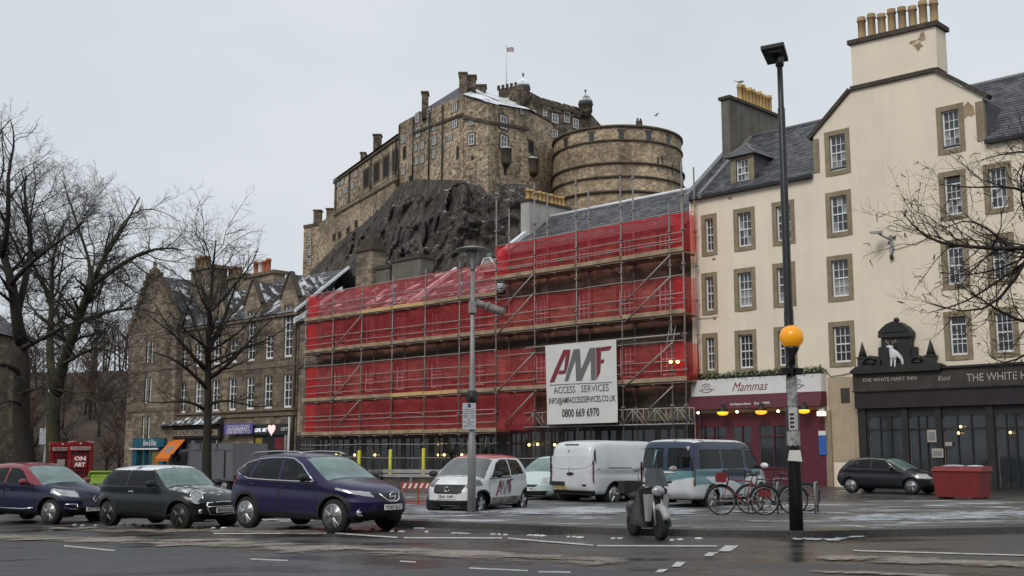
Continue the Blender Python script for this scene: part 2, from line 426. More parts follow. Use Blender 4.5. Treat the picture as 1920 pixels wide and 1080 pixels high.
M['snow_sheet'] = dissolve(asphalt('thin_trodden_snow',(.40,.415,.44),1.6,12,.8),1.6)
M['snow'] = asphalt('grey_snow',(.52,.535,.56),1.6,12,.8)
M['paintline'] = plain('worn_road_paint',(.46,.45,.42),.7,0,.4,6)
def ground():
    xs=[-1600,-900,-500,-300,-200,-150]+[x for x in range(-120,61,2)]+[75,100,140,200,300,500,900,1600]
    ys=[-60,-30,-10,0]+[y for y in range(2,131,2)]+[150,180,230,300,450,800,1500,3000]
    m=MB(); vs=[(x,y,gz(x)-.004) for y in ys for x in xs]; k=len(xs)
    fs=[(j*k+i,j*k+i+1,(j+1)*k+i+1,(j+1)*k+i) for j in range(len(ys)-1) for i in range(k-1)]
    m.add(vs,fs); m.build('ground',M['sett'],kind='structure')
ground()
def resample(pl, n):
    d=[0]
    for a,b in zip(pl,pl[1:]): d.append(d[-1]+abs(b[0]-a[0])+1e-6)
    out=[]
    for i in range(n):
        t=d[-1]*i/(n-1); j=max(k for k in range(len(pl)-1) if d[k]<=t+1e-9); q=(t-d[j])/(d[j+1]-d[j])
        out.append((pl[j][0]+(pl[j+1][0]-pl[j][0])*q, pl[j][1]+(pl[j+1][1]-pl[j][1])*q))
    return out
def ribbon(name, mat, far, near, off, n=40, m=6, ragged=0.0, thick=0.0, kind='structure', seed=1, emit=True):
    """a ground sheet between two lines given in photograph pixels, laid on the ground"""
    A=[onG(*p) for p in resample(far,n)]; B=[onG(*p) for p in resample(near,n)]
    rr=random.Random(seed); mb=MB(); vs=[]; edges=[]
    for i in range(n):
        ra=ragged*(noise.noise(Vector((i*18./n,seed*7.3,0)))) if ragged else 0; rb=ragged*(noise.noise(Vector((i*15./n,seed*5.3,9)))) if ragged else 0
        for j in range(m):
            t=j/(m-1); edges.append(min(1,4*t*(1-t))*min(1,i/(n*.08),(n-1-i)/(n*.08))); t2=t+ra*(1-t)+rb*t
            x=A[i][0]+(B[i][0]-A[i][0])*t2; y=A[i][1]+(B[i][1]-A[i][1])*t2
            e=thick*math.sin(math.pi*t) if ragged else thick
            vs.append((x,y,gz(x)+off+e))
    fs=[(i*m+j,i*m+j+1,(i+1)*m+j+1,(i+1)*m+j) for i in range(n-1) for j in range(m-1)]
    if thick and not ragged:
        k=len(vs); ring=[i*m for i in range(n)]+[(n-1)*m+j for j in range(1,m)]+[i*m+m-1 for i in range(n-2,-1,-1)]+[j for j in range(m-2,0,-1)]
        for i in ring: vs.append((vs[i][0],vs[i][1],vs[i][2]-thick-.02))
        for a in range(len(ring)):
            b2=(a+1)%len(ring); fs.append((ring[b2],ring[a],k+a,k+b2))
    mb.add(vs,fs,0,False)
    o=mb.build(name,mat,kind=kind)
    if ragged: at=o.data.attributes.new('edge','FLOAT','POINT'); at.data.foreach_set('value',edges)
    return o
# near carriageway
ribbon('road',M['road'],[(-700,1003),(0,1022),(240,1026),(480,1040),(760,1047),(1100,1066),(1300,1078),(2100,1092)],
       [(-1500,1600),(2600,1600)],.004,50,8)
# pavement with kerb, trodden snow on it
ribbon('pavement',M['paving_snow'],[(735,930),(1000,938),(1330,945),(1600,947),(2050,940)],[(742,982),(900,988),(1180,999),(1500,1004),(1700,1000),(2050,992)],.0,50,8,0,.12)
ribbon('kerb',M['pave'],[(741,983.2),(900,989.2),(1180,1000.2),(1500,1005.2),(1700,1001.2),(2050,993.2)],[(740,986),(900,992),(1180,1003),(1500,1008),(1700,1004),(2050,996)],.0,50,2,0,.125)
# sandy slush swept into bands along the carriageway
ribbon('slush_band',M['slush'],[(-200,994),(0,999),(240,1004),(440,1009),(600,1016),(840,1027),(1000,1036),(1250,1050)],
       [(-200,1014),(0,1017),(240,1027),(440,1034),(600,1041),(840,1052),(1000,1059),(1250,1068)],.012,420,6,.30,.004,'stuff',3)
ribbon('slush_band',M['slush'],[(60,987),(250,989),(470,990),(640,993)],[(60,995),(250,1001),(470,1005),(640,1004)],.010,300,6,.6,.004,'stuff',4)
ribbon('slush_band',M['slush'],[(1520,1036),(1700,1042),(1980,1052)],[(1520,1051),(1700,1062),(1980,1070)],.012,260,6,.2,.004,'stuff',5)
ribbon('slush_band',M['slush'],[(1500,1069),(1640,1072),(1800,1078)],[(1500,1075),(1640,1080),(1800,1088)],.012,240,6,.2,.004,'stuff',6)
ribbon('snow_drift',M['snow_sheet'],[(1530,981),(1650,972),(1760,968),(1990,957)],[(1530,992),(1650,993),(1760,991),(1990,982)],.135,260,6,.2,.006,'stuff',7)
ribbon('snow_drift',M['snow_sheet'],[(1480,1009),(1560,1008),(1625,1004)],[(1480,1014),(1560,1015),(1625,1008)],.012,160,6,.5,.006,'stuff',8)
ribbon('snow_drift',M['snow_sheet'],[(735,957),(860,957),(1050,957),(1200,956),(1345,960)],[(735,979),(860,979),(1050,980),(1200,978),(1345,977)],.135,320,6,.2,.006,'stuff',9)
ribbon('snow_drift',M['snow_sheet'],[(1340,966),(1420,967),(1600,971)],[(1340,972),(1420,971),(1600,974)],.135,160,6,.5,.006,'stuff',10)
ribbon('snow_drift',M['snow_sheet'],[(440,973),(520,972),(700,972),(740,972)],[(440,979),(520,979),(700,978),(740,979)],.012,160,6,.5,.006,'stuff',11)
def lines():
    segs=[[(400,1001),(612,1000.2)],[(628,1000.2),(745,1008.5)],[(757,1009),(941,1009.4)],[(952,1009.8),(1112,1023)],[(1120,1024),(1345,1024.5)]]
    for s in segs:
        ribbon('road_line',M['paintline'],[(x,y-1.2) for x,y in s],[(x,y+1.2) for x,y in s],.008,10,2)
    for s in [[(120,1024),(215,1033)],[(470,1049),(540,1052)],[(750,1053),(780,1055)],[(880,1066),(990,1071)],[(1010,1073),(1070,1074)],[(1600,1033),(1920,1042)]]:
        ribbon('road_line',M['paintline'],[(x,y-1.1) for x,y in s],[(x,y+1.1) for x,y in s],.008,10,2)
    for x,y,w,h in [(1362,1029,48,11),(1330,1040,34,7),(1270,1059,34,9),(1238,1071,30,6)]:
        a=[(x-w*.35,y+h/2),(x+w*.15,y+h/2)]; b=[(x-w*.05,y-h/2),(x+w*.5,y-h/2)]
        ribbon('crossing_mark',M['paintline'],b,a,.008,3,2)
    r2=random.Random(5); m=MB()
    for x,y in [(780,992),(790,992),(752,998),(800,998.5),(853,1001),(865,1001.5),(877,1002),(925,1003),(936,1003.5),(948,1004),(995,1005),(1006,1005.5),(1018,1006),(1066,1008),(1077,1008),(1088,1009),(1150,1011),(1163,1011),(1260,1014),(1275,1013),(1310,1011),(725,988),(735,997),(700,993),(655,992),(560,988),(575,989),(545,990),(215,985),(230,984),(250,984),(268,986),(290,988),(360,990),(375,990),(400,991),(420,991),(140,985),(155,986),(180,986)]:
        p=onG(x,y); m.ball((p[0],p[1],p[2]+.01),(r2.uniform(.05,.10),r2.uniform(.03,.06),.025),7,4)
    m.build('snow_clumps',M['snow'],kind='stuff')
lines()

# ---------------------------------------------------------------- castle rock and hillside
def lerp(a,b,t): return a+(b-a)*t
def interp(x,pl):
    if x<=pl[0][0]: return pl[0][1]
    for a,b in zip(pl,pl[1:]):
        if x<=b[0]: return lerp(a[1],b[1],(x-a[0])/(b[0]-a[0]))
    return pl[-1][1]
def rock_material():
    m,nt,N,L,b=nm('castle_rock'); b.inputs['Roughness'].default_value=.9; b.inputs['Specular IOR Level'].default_value=.2
    v=obj_vec(N,L); n1=noise_n(N,L,v,.12,8,.7); n2=noise_n(N,L,obj_vec(N,L,(1,1,.35)),.9,8,.72)
    r1=ramp(N,[(.32,(.024,.021,.020)),(.52,(.075,.066,.060)),(.72,(.19,.165,.145))]); L.new(n2,r1.inputs[0])
    r2=ramp(N,[(.4,(.75,.75,.78)),(.6,(1.2,1.15,1.05))]); L.new(n1,r2.inputs[0])
    col=mixc(N,L,1.0,r1.outputs[0],r2.outputs[0],'MULTIPLY')
    n4=noise_n(N,L,v,.35,6,.7); g=math_n(N,L,'MULTIPLY',math_n(N,L,'SUBTRACT',n4,.56),8,True)
    col=mixc(N,L,math_n(N,L,'MULTIPLY',g,.6),col,(.095,.088,.050))
    L.new(col,b.inputs['Base Color']); bump_n(N,L,b,n2,1.0,.5)
    snowmix(m,.47,.6,.58,(.55,.57,.60)); return m
def castle_rock():
    topl=[(500,538),(545,522),(575,515),(600,492),(632,452),(668,418),(690,405),(722,372),(757,341),(790,336),(870,338),(915,343),(990,346),(1030,372),(1065,398),(1120,420),(1300,420)]
    yt=[(500,292),(575,290),(627,272),(749,231),(831,213),(869,207),(990,212),(1040,209),(1060,206),(1300,206)]
    nx,nv=330,130; vs=[]
    for i in range(nx):
        px=lerp(500,1300,i/(nx-1)); Yt=interp(px,yt); T=Vector(onY(px,interp(px,topl),Yt))
        Yb=lerp(150,172,min(1,max(0,(px-500)/300))); B=Vector(onY(px,720,Yb))
        for j in range(nv):
            v=j/(nv-1); y=lerp(B.y,T.y,v**.75 if v<.999 else 1); z=lerp(B.z,T.z,v**1.05)
            x=lerp(B.x,T.x,v)
            p=Vector((x,y,z)); q=p*.07
            a=noise.fractal(q,1.0,2.0,5,noise_basis='PERLIN_ORIGINAL'); c=noise.noise(Vector((x*.28,y*.28,z*.09)))
            rg=noise.ridged_multi_fractal(p*.05,1.0,2.1,5,1.0,2.0)
            led=math.sin(z*.9+3*noise.noise(p*.06))
            k=min(1,v*6)*min(1,(1-v)*9+.05)
            f2=noise.fractal(Vector((x*.55,y*.55,z*.22)),1.0,2.1,4,noise_basis='PERLIN_ORIGINAL'); f3=noise.ridged_multi_fractal(Vector((x*.22,y*.22,z*.10)),1.0,2.1,4,1.0,2.0)
            d=k*(a*3.0+abs(c)*2.4-1.0+rg*1.2-1.2+.35*led+f2*.9+f3*.9-.8)
            fr=(z*.105+1.5*noise.noise(p*.045)+.5*noise.noise(p*.16))%1.0; fr2=(z*.31+x*.05+1.2*noise.noise(p*.1+Vector((9,0,0))))%1.0
            d+=k*(2.3*fr+.8*fr2-1.3)
            d=max(d,-1.0*(1-v))
            vs.append((x,y-d,z+.35*k*led))
    m=MB(); fs=[(i*nv+j,(i+1)*nv+j,(i+1)*nv+j+1,i*nv+j+1) for i in range(nx-1) for j in range(nv-1)]
    m.add(vs,fs,0,False); m.build('castle_rock',rock_material(),kind='structure')
    # plateau the castle stands on, behind the crag
    m=MB(); P=[]
    for i in range(40):
        px=lerp(500,1300,i/39); T=Vector(onY(px,interp(px,topl),interp(px,yt))); P.append((tuple(T),(T.x*1.6,T.y+160,T.z-25)))
    for a,b in zip(P,P[1:]): m.quad(a[0],b[0],b[1],a[1])
    m.build('hill_plateau',bpy.data.materials['castle_rock'],kind='structure')
castle_rock()
def wooded_bank():
    m=MB(); xs=list(range(-140,-20,4)); ys=[112,120,128,136,146,158,172,190]
    def hz(x,y):
        t=(y-112)/78; return gz(x)+ (11.5*min(1,(max(0,-28-x))/16)+3)*min(1,t*1.6)+1.5*noise.noise(Vector((x*.05,y*.05,0)))
    vs=[(x,y,hz(x,y)) for y in ys for x in xs]; k=len(xs)
    m.add(vs,[(j*k+i,j*k+i+1,(j+1)*k+i+1,(j+1)*k+i) for j in range(len(ys)-1) for i in range(k-1)],0,True)
    m.build('wooded_bank',plain('leaf_litter',(.055,.038,.027),.95,0,.4,.25,.6),kind='structure')
    r=random.Random(11); w=MB()
    for t in range(150):
        x=r.uniform(-80,-28); y=r.uniform(100,175); b=Vector((x,y,hz(x,max(112,y))-.3)) if y>112 else Vector((x,y,gz(x)))
        H=r.uniform(5.5,9.5) if y>112 else r.uniform(3,6); lean=Vector((r.uniform(-.15,.15),r.uniform(-.1,.1),1))
        w.chain([b,b+lean*H*.5,b+lean*H],[.16,.1,.03],4)
        for q in range(26):
            s=r.uniform(.2,.95); p=b+lean*H*s; an=r.uniform(0,6.28); l=H*(.34-.2*s)*r.uniform(.7,1.4)
            e=p+Vector((math.cos(an)*l,math.sin(an)*l,l*r.uniform(.5,1.5)))
            w.chain([p,(p+e)/2+Vector((0,0,-.1)),e],[.05,.035,.015],3,cap=False)
            for q2 in range(3):
                s2=r.uniform(.3,1); p2=p.lerp(e,s2); e2=p2+Vector((r.uniform(-.9,.9),r.uniform(-.5,.5),r.uniform(.1,1.1)))
                w.chain([p2,e2],[.025,.012],3,cap=False)
    w.build('bare_wood',M['twig_brown'],kind='stuff')
wooded_bank()

# ---------------------------------------------------------------- castle
def vwall(A,B):
    """upright plane through plan points A (left) and B (right): hit point of a photograph pixel, and its heading"""
    n=(B[1]-A[1], -(B[0]-A[0])); k=n[0]*A[0]+n[1]*A[1]
    def hit(px,py):
        d=ray(px,py); t=k/(n[0]*d[0]+n[1]*d[1]); return Vector((d[0]*t,d[1]*t,CAMZ+d[2]*t))
    return hit, math.atan2(B[1]-A[1],B[0]-A[0])
M['void']=plain('unlit_opening',(.028,.024,.022),.9,0,.3,2,0,.2)
def unit_castle_window():
    f=MB()
    for b in ((-.5,-.36,-.5,.5),(.36,.5,-.5,.5),(-.36,.36,-.5,-.40),(-.36,.36,.42,.5),(-.36,.36,-.03,.03),(-.05,.05,-.40,-.03),(-.05,.05,.03,.42)):
        f.box(b[0],b[1],-.10,.12,b[2],b[3])
    p=MB(); p.quad((-.37,-.02,-.41),(.37,-.02,-.41),(.37,-.02,.43),(-.37,-.02,.43))
    d=MB(); d.box(-.5,.5,-.03,.12,-.5,.5,0)
    s=MB(); s.box(-.72,.72,-.06,.1,-.62,-.5); s.box(-.72,.72,-.06,.1,.5,.64); s.box(-.72,-.5,-.06,.1,-.5,.5); s.box(.5,.72,-.06,.1,-.5,.5)
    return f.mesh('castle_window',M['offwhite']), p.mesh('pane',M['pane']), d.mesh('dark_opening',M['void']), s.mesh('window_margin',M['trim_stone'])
CWF,CWP,CWD,CWM = unit_castle_window()
def cwin(parent, A,B, px,py,w,h, dark=False):
    hit,ang=vwall(A,B); p=hit(px,py)
    l=hit(px-w/2,py); r=hit(px+w/2,py); t=hit(px,py-h/2); b=hit(px,py+h/2)
    sc=((r-l).length*1.05,1,(t-b).length)
    o=inst('window',CWD if dark else CWF,parent,p,ang,sc)
    if not dark: inst('pane',CWP,o,rel=True)
    m=inst('margin',CWM,o,rel=True)
    return o
def band(mb, A,B, pa, pb, h=.35, out=.18, mi=0):
    hit,ang=vwall(A,B); a=hit(*pa); b=hit(*pb); d=(b-a); d.normalize()
    n=Vector((d.y,-d.x,0)); n.normalize()
    bt=[a,b,b-n*(-.05),a-n*(-.05)]
    lo=[a+n*out,b+n*out,b-n*.2,a-n*.2]; lo=[tuple(q-Vector((0,0,h/2))) for q in lo]; hi=[(q[0],q[1],q[2]+h) for q in lo]
    mb.hull8(lo,hi,mi)
def zwall(mb, tops, zb, back, mi=0):
    """block: front wall under a top line of points, flat cap, closed behind"""
    n=len(tops); bk=Vector(back)
    T=[tuple(p) for p in tops]; Bm=[(p[0],p[1],zb) for p in T]
    TB=[(p[0]+bk.x,p[1]+bk.y,p[2]) for p in T]; BB=[(p[0]+bk.x,p[1]+bk.y,zb) for p in T]
    for i in range(n-1):
        mb.quad(Bm[i],Bm[i+1],T[i+1],T[i],mi); mb.quad(T[i],T[i+1],TB[i+1],TB[i],mi); mb.quad(BB[i+1],BB[i],TB[i],TB[i+1],mi)
    mb.quad(BB[0],Bm[0],T[0],TB[0],mi); mb.quad(Bm[-1],BB[-1],TB[-1],T[-1],mi)
def stack(mb, px0,px1,pyt,pyb,Y,d=2.5,cap=.35,mi=0,mc=1):
    a=onY(px0,pyt,Y); b=onY(px1,pyt,Y); z0=onY(px0,pyb,Y)[2]
    mb.box(a[0],b[0],Y,Y+d,z0,a[2]-cap,mi); mb.box(a[0]-.2,b[0]+.2,Y-.2,Y+d+.2,a[2]-cap,a[2],mc)
def V(px,py,Y): return Vector(onY(px,py,Y))
A0=V(627,339,275); A1=V(749,252,234.3)
B0=V(749,232,234); B1=V(775,218,228); B2=V(831,193,216); C0=V(869,179,209)
C1=V(916,194,206); C2=V(992,208,217)
def castle():
    m0=A0*.5+A1*.5
    back=(30,16,0)
    # long hall range
    t=thing('castle_hall','long castle range with tall dark hall windows stepping along the crag','castle building',(m0.x,m0.y,40))
    m=MB(); zwall(m,[A0,A1],30,back); m.build('wall',M['castle'],t)
    m=MB(); R0=A0+Vector((4,2,2.2)); R1=A1+Vector((4,2,2.2))
    n=Vector((-.5,-.25,0)); m.quad(tuple(A0+n+Vector((0,0,.05))),tuple(A1+n+Vector((0,0,.05))),tuple(R1),tuple(R0)); m.quad(tuple(R1),tuple(R0),tuple(R0+Vector((8,4,-4))),tuple(R1+Vector((8,4,-4)))); m.quad(tuple(A0+n),tuple(R0),tuple(R0+Vector((8,4,-4))),tuple(A0+Vector((10,5,0))))
    m.build('roof',M['slate_snow'],t)
    m=MB(); stack(m,700,714,251,282,258,2.2); m.build('chimney',[M['castle_dark'],M['trim_stone']],t)
    m=MB(); stack(m,676,685,285,305,266,2); m.build('chimney',[M['castle_dark'],M['trim_stone']],t)
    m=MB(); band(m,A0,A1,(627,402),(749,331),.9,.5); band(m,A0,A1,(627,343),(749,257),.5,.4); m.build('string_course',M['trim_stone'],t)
    W1=[(212,640,9,24),(231,630,9,24),(259,612,9,24),(288,597,9,24),(222,682,9,26),(272,650,9,24),(245,668,8,22)]
    for zx,zy,w,h in W1: cwin(t,A0,A1,540+.4444*zx,60+.4444*zy,.4444*w,.4444*h)
    for zx,zy,w,h in [(331,618,19,70),(374,592,19,74),(414,568,19,78),(453,542,19,80),(305,797,8,26),(393,722,8,24),(330,772,8,24),(415,700,7,22)]:
        cwin(t,A0,A1,540+.4444*zx,60+.4444*zy,.4444*w,.4444*h,True)
    for k in (.05,.28,.62,.97):
        p=A0.lerp(A1,k); n=Vector((-.95,-.45,0)); q=p+n*.3
        m=MB(); m.tube((q.x,q.y,p.z-.5),(q.x,q.y,p.z-15),.18,5); m.build('drainpipe',M['black'],t)
    # rough retaining wall below the range
    n=Vector((-1.0,-.5,0))
    L0=V(598,420,283); L1=V(627,404,275)+n; L2=V(749,333,234.3)+n*1.0
    t=thing('retaining_wall','rough rubble retaining wall below the hall range, running down the crag','wall',(L1.x,L1.y,35))
    m=MB(); zwall(m,[L0,L1,L2],20,(3,2,0)); m.build('wall',M['rubble_far'],t)
    m=MB(); band(m,L1,L2,(627,404),(749,334),.5,.25); m.build('coping',M['trim_stone'],t)
    for zx,zy in [(254,838),(218,858),(195,866),(288,810)]: cwin(t,L1,L2,540+.4444*zx,60+.4444*zy,4,11,True)
    # small block at the far left
    O0=V(570,424,288); O1=V(614,416,284)
    t=thing('castle_outwork','small square castle block with plain windows, lowest and leftmost on the crag','castle building',(O0.x,O0.y,30))
    m=MB(); zwall(m,[O0,O1],16,(6,14,0)); m.build('wall',M['castle'],t)
    m=MB(); band(m,O0,O1,(570,425),(614,417),.7,.3); m.build('parapet',M['trim_stone'],t)
    m=MB(); stack(m,588,602,393,425,287,2.2); m.build('chimney',[M['castle_dark'],M['trim_stone']],t)
    m=MB(); stack(m,612,629,390,430,284,3); m.build('turret',[M['castle_dark'],M['trim_stone']],t)
    for zx,zy in [(92,845),(145,840),(90,885),(145,878),(92,928),(146,922),(91,968)]: cwin(t,O0,O1,540+.4444*zx,60+.4444*zy,5.8,12)
    # tall corner block
    t=thing('castle_corner_block','tall castle block with stacked small windows and three stone chimneys above the crag','castle building',(B1.x,B1.y,50))
    m=MB(); zwall(m,[B0,B1,B2,C0],38,(16,14,0)); m.build('wall',M['castle'],t)
    pk=V(862,163,214)
    m=MB(); m.quad(tuple(B1),tuple(B2),tuple(pk),tuple(V(800,208,232))); m.quad(tuple(B2),tuple(C0),tuple(V(885,172,220)),tuple(pk)); m.quad(tuple(B1+Vector((16,14,0))),tuple(V(800,208,232)),tuple(pk),tuple(B2+Vector((16,14,0)))); m.build('roof',M['slate_castle'],t)
    for a in [(791,802,171,222,222),(861,875,135,190,211.5),(876,892,140,180,216),(893,911,158,182,222)]:
        m=MB(); stack(m,a[0],a[1],a[2],a[3],a[4],2.4); m.build('chimney',[M['castle_dark'],M['trim_stone']],t)
    def z1(l,A,B,dark=False):
        for zx,zy,w,h in l: cwin(t,A,B,540+.4444*zx,60+.4444*zy,.4444*w,.4444*h,dark)
    z1([(547,363,13,36),(550,422,14,38),(568,478,12,28),(568,537,12,30),(544,545,12,28),(595,340,13,36),(596,402,13,34),(617,403,11,22),(619,457,13,36),(617,515,11,34),(540,490,9,25)],B1,B2)
    z1([(486,450,11,35),(490,588,9,26)],B0,B1); z1([(492,510,10,45),(518,622,10,26)],B0,B1,True)
    z1([(704,320,18,33),(704,388,18,33),(684,447,15,20)],B2,C0); z1([(716,510,7,44)],B2,C0,True)
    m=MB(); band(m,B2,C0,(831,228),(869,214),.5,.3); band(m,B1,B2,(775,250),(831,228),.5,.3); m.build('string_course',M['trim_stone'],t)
    for (A,B,k) in ((B1,B2,.05),(B1,B2,.6),(B2,C0,.05),(B0,B1,.1)):
        p=A.lerp(B,k)+Vector((-.3,-.3,0)); m=MB(); m.tube((p.x,p.y,p.z-.5),(p.x,p.y,p.z-17),.16,5); m.build('drainpipe',M['black'],t)
    # palace block with snowy roof
    t=thing('castle_palace','castle block with a snowy roof and stone oriels, left of the battlemented tower','castle building',(C1.x,C1.y,50))
    m=MB(); zwall(m,[C0+Vector((.15,0,0)),C1,C2],38,(9,16,0)); m.build('wall',M['castle'],t)
    e0=C0+Vector((-.1,-.5,.1)); e1=C1+Vector((0,-.6,.1)); e2=C2+Vector((.3,-.5,.1)); r0=V(893,167,222); r1=V(968,192,231)
    m=MB(); m.quad(tuple(e0),tuple(e1),tuple(r0.lerp(r1,.25)),tuple(r0)); m.quad(tuple(e1),tuple(e2),tuple(r1),tuple(r0.lerp(r1,.25))); m.quad(tuple(e2),tuple(C2+Vector((9,16,0))),tuple(r1),tuple(r1))
    m.build('roof',M['castle_snow_roof'],t)
    m=MB(); band(m,C0,C1,(869,219),(916,229),.6,.35); band(m,C1,C2,(916,229),(990,242),.6,.35); m.build('corbel_course',M['trim_stone'],t)
    def z2(l,A,B,dark=False):
        for zx,zy,w,h in l: cwin(t,A,B,840+.3704*zx,60+.3704*zy,.3704*w,.3704*h,dark)
    z2([(118,459,20,26),(119,543,27,56)],C0,C1); z2([(281,458,32,66),(282,557,32,66),(372,405,16,26)],C1,C2); z2([(124,640,10,12)],C0,C1,True)
    m=MB(); d=V(945,199,213); m.box(d.x-.95,d.x+.95,d.y-.6,d.y+1.5,d.z-1.9,d.z+1.5); m.build('dormer',M['offwhite'],t)
    hit,_=vwall(C1,C2)
    for px,py,pb in ((946.7,283,328),(998,302,325)):
        p=hit(px,py); q=hit(px,pb); h=p.z-q.z
        m=MB(); m.lathe([(.25,-h),(.55,-h*.55),(.7,-3.2),(1.25,-2.2),(1.3,.2),(1.45,.3),(.1,.9)],(p.x,p.y,p.z),10); m.build('oriel',M['trim_stone'],t)
        m=MB(); m.lathe([(1.4,.32),(1.1,.62),(.05,1.0)],(p.x,p.y,p.z),10); m.build('oriel_snow',M['snow'],t)
    # battlemented tower
    T0=V(968,168,223); T1=V(998,187,222); T2=V(1106,211,234)
    t=thing('castle_tower','battlemented castle tower with two domed corner turrets behind the snowy roof','castle building',(T1.x,T1.y,60))
    m=MB(); zwall(m,[T0,T1,T2],40,(6,18,0)); m.build('wall',M['castle_dark'],t)
    hit,ang=vwall(T1,T2)
    for zx0,zx1,zy in [(428,458,322),(474,520,338),(526,568,352),(581,617,366),(628,668,378)]:
        a=hit(840+.3704*zx0,60+.3704*zy); b=hit(840+.3704*zx1,60+.3704*(zy+ (zx1-zx0)*.25)); d=b-a; d.z=0
        m=MB(); nn=Vector((d.y,-d.x,0)).normalized(); zt=(a.z+b.z)/2+.1
        lo=[tuple(Vector((q.x,q.y,zt-2.2))) for q in (a+nn*.25,b+nn*.25,b-nn*1.0,a-nn*1.0)]; hi=[(q[0],q[1],zt) for q in lo]
        m.hull8(lo,hi); m.build('merlon',M['castle_dark'],t)
    m=MB(); band(m,T1,T2,(998,190),(1106,218),.5,.35); m.build('string_course',M['trim_stone'],t)
    for zx,zy,w,h in [(436,418,18,46),(490,408,20,36),(541,438,30,46),(600,438,26,40),(646,464,26,48),(422,498,26,54),(541,515,26,40)]:
        cwin(t,T1,T2,840+.3704*zx,60+.3704*zy,.3704*w,.3704*h)
    for zx,zy,w,h in [(420,582,20,56),(517,600,30,70),(464,720,30,44)]:
        cwin(t,C1 if zx<430 else T1,C2 if zx<430 else T2,840+.3704*zx,60+.3704*zy,.3704*w,.3704*h,True)
    for px,pyt,pyb,Y,r in ((981,168,196,221.5,1.35),(1098,197,222,232.5,1.45)):
        p=V(px,pyt,Y); h=p.z-V(px,pyb,Y).z
        m=MB(); m.lathe([(.3,-h),(r,-h*.55),(r,-.25),(r*1.12,-.1),(r*1.12,0)],tuple(p),12); o=m.build('turret',M['castle_dark'],t)
        m=MB(); m.lathe([(r*1.12,0.01),(r*1.02,.9),(r*.78,1.6),(r*.4,2.1),(.16,2.35),(.14,3.0),(.26,3.2),(.02,3.9)],tuple(p),12); m.build('turret_dome',M['castle_snow_roof'],o)
    K0=V(935,167,232); K1=V(972,160,229)
    t=thing('castle_stair_tower','low battlemented castle block at the foot of the flagpole','castle building',(K0.x,K0.y,60))
    m=MB(); zwall(m,[K0,K1],50,(6,10,0)); m.build('wall',M['castle_dark'],t)
    hit,ang=vwall(K0,K1)
    for k in range(5):
        a=hit(935+k*8,167-k*1.5); m=MB(); m.box(a.x-.32,a.x+.32,a.y-.2,a.y+.5,a.z-.2,a.z+.75); m.build('merlon',M['castle_dark'],t)
    # flagpole
    b=V(949.5,160,236); tp=V(950.5,86,236)
    t=thing('flagpole','tall flagpole with a union flag above the castle roofs','flagpole',tuple(b))
    m=MB(); m.chain([tuple(b-Vector((0,0,3))),(b.x,b.y,tp.z)],[.13,.07],6); m.ball((b.x,b.y,tp.z),.16,8,6); m.build('pole',M['offwhite'],t)
    def flag():
        L,H=1.5,1.05; m=MB(); N=16
        f=lambda u,v:(b.x+.1+u*L, b.y+.15*math.sin(u*7), tp.z-.25-v*H-.16*u-.05*math.sin(u*6))
        for i in range(N):
            for j in range(N):
                u=(i+.5)/N; v=(j+.5)/N
                dg=min(abs(u-v),abs(u-1+v)); cr=min(abs(u-.5),abs(v-.5))
                mi=1 if cr<.07 else 2 if cr<.13 else 1 if dg<.05 else 2 if dg<.12 else 0
                m.quad(f(i/N,j/N),f((i+1)/N,j/N),f((i+1)/N,(j+1)/N),f(i/N,(j+1)/N),mi)
        m.build('flag',[plain('flag_blue',(.03,.04,.16),.8,0,.1),plain('flag_red',(.30,.02,.03),.8,0,.1),M['sign_white']],t)
    flag()
    # round battery
    BY=222; c=onY(1157.5,300,BY); cx=c[0]; Rb=12.95; ztop=V(1157,234,BY-Rb).z
    t=thing('round_battery','massive round stone battery wall with gun ports and three string courses, right of the palace','castle building',(cx,BY,45))
    zf=lambda py: V(1157,py,BY-Rb).z
    m=MB(); m.lathe([(Rb+1.0,20),(Rb+.35,zf(330)),(Rb,zf(262)),(Rb+.02,ztop)],(cx,BY,0),72); m.build('wall',M['castle_round'],t)
    m=MB(); m.lathe([(Rb+.05,ztop-.5),(Rb+.4,ztop-.4),(Rb+.35,ztop),(Rb-1.5,ztop+.1)],(cx,BY,0),72); m.build('coping',M['trim_stone'],t)
    for py,ex in ((262,.28),(305,.4),(331,.6),(359,.8)):
        z=zf(py); r0=Rb+(.35 if py>300 else .02)*(1 if py<=305 else 1.2)+ (0 if py<340 else .25)
        m=MB(); m.lathe([(r0-.3,z-.35),(r0+.3,z-.2),(r0+.3,z+.12),(r0-.3,z+.3)],(cx,BY,0),72); m.build('string_course',M['trim_stone'],t)
    for px,w in [(1057,10),(1101,10),(1153,9),(1203,9),(1242,9)]:
        s=(px-1157)/120; a=math.asin(max(-1,min(1,s))); z=zf(250)-.2
        x=cx+Rb*math.sin(a); y=BY-Rb*math.cos(a)
        m=MB(); m.box(-.5,.5,-.08,.4,-.85,.75); m.box(-.85,.85,-.12,.3,.75,1.05,1); o=inst('gun_port',m.mesh('gun_port',[M['pane_dark'],M['trim_stone']]),t,(x,y,z),a)
    for px,py,h in [(1219,303,22),(1227,299,20),(1248,309,24)]:
        s=(px-1157)/121; a=math.asin(s); x=cx+(Rb+.3)*math.sin(a); y=BY-(Rb+.3)*math.cos(a)
        m=MB(); m.box(-.12,.12,-.1,.4,-1.3,1.3); inst('arrow_slit',m.mesh('arrow_slit',M['pane_dark']),t,(x,y,zf(py)),a)
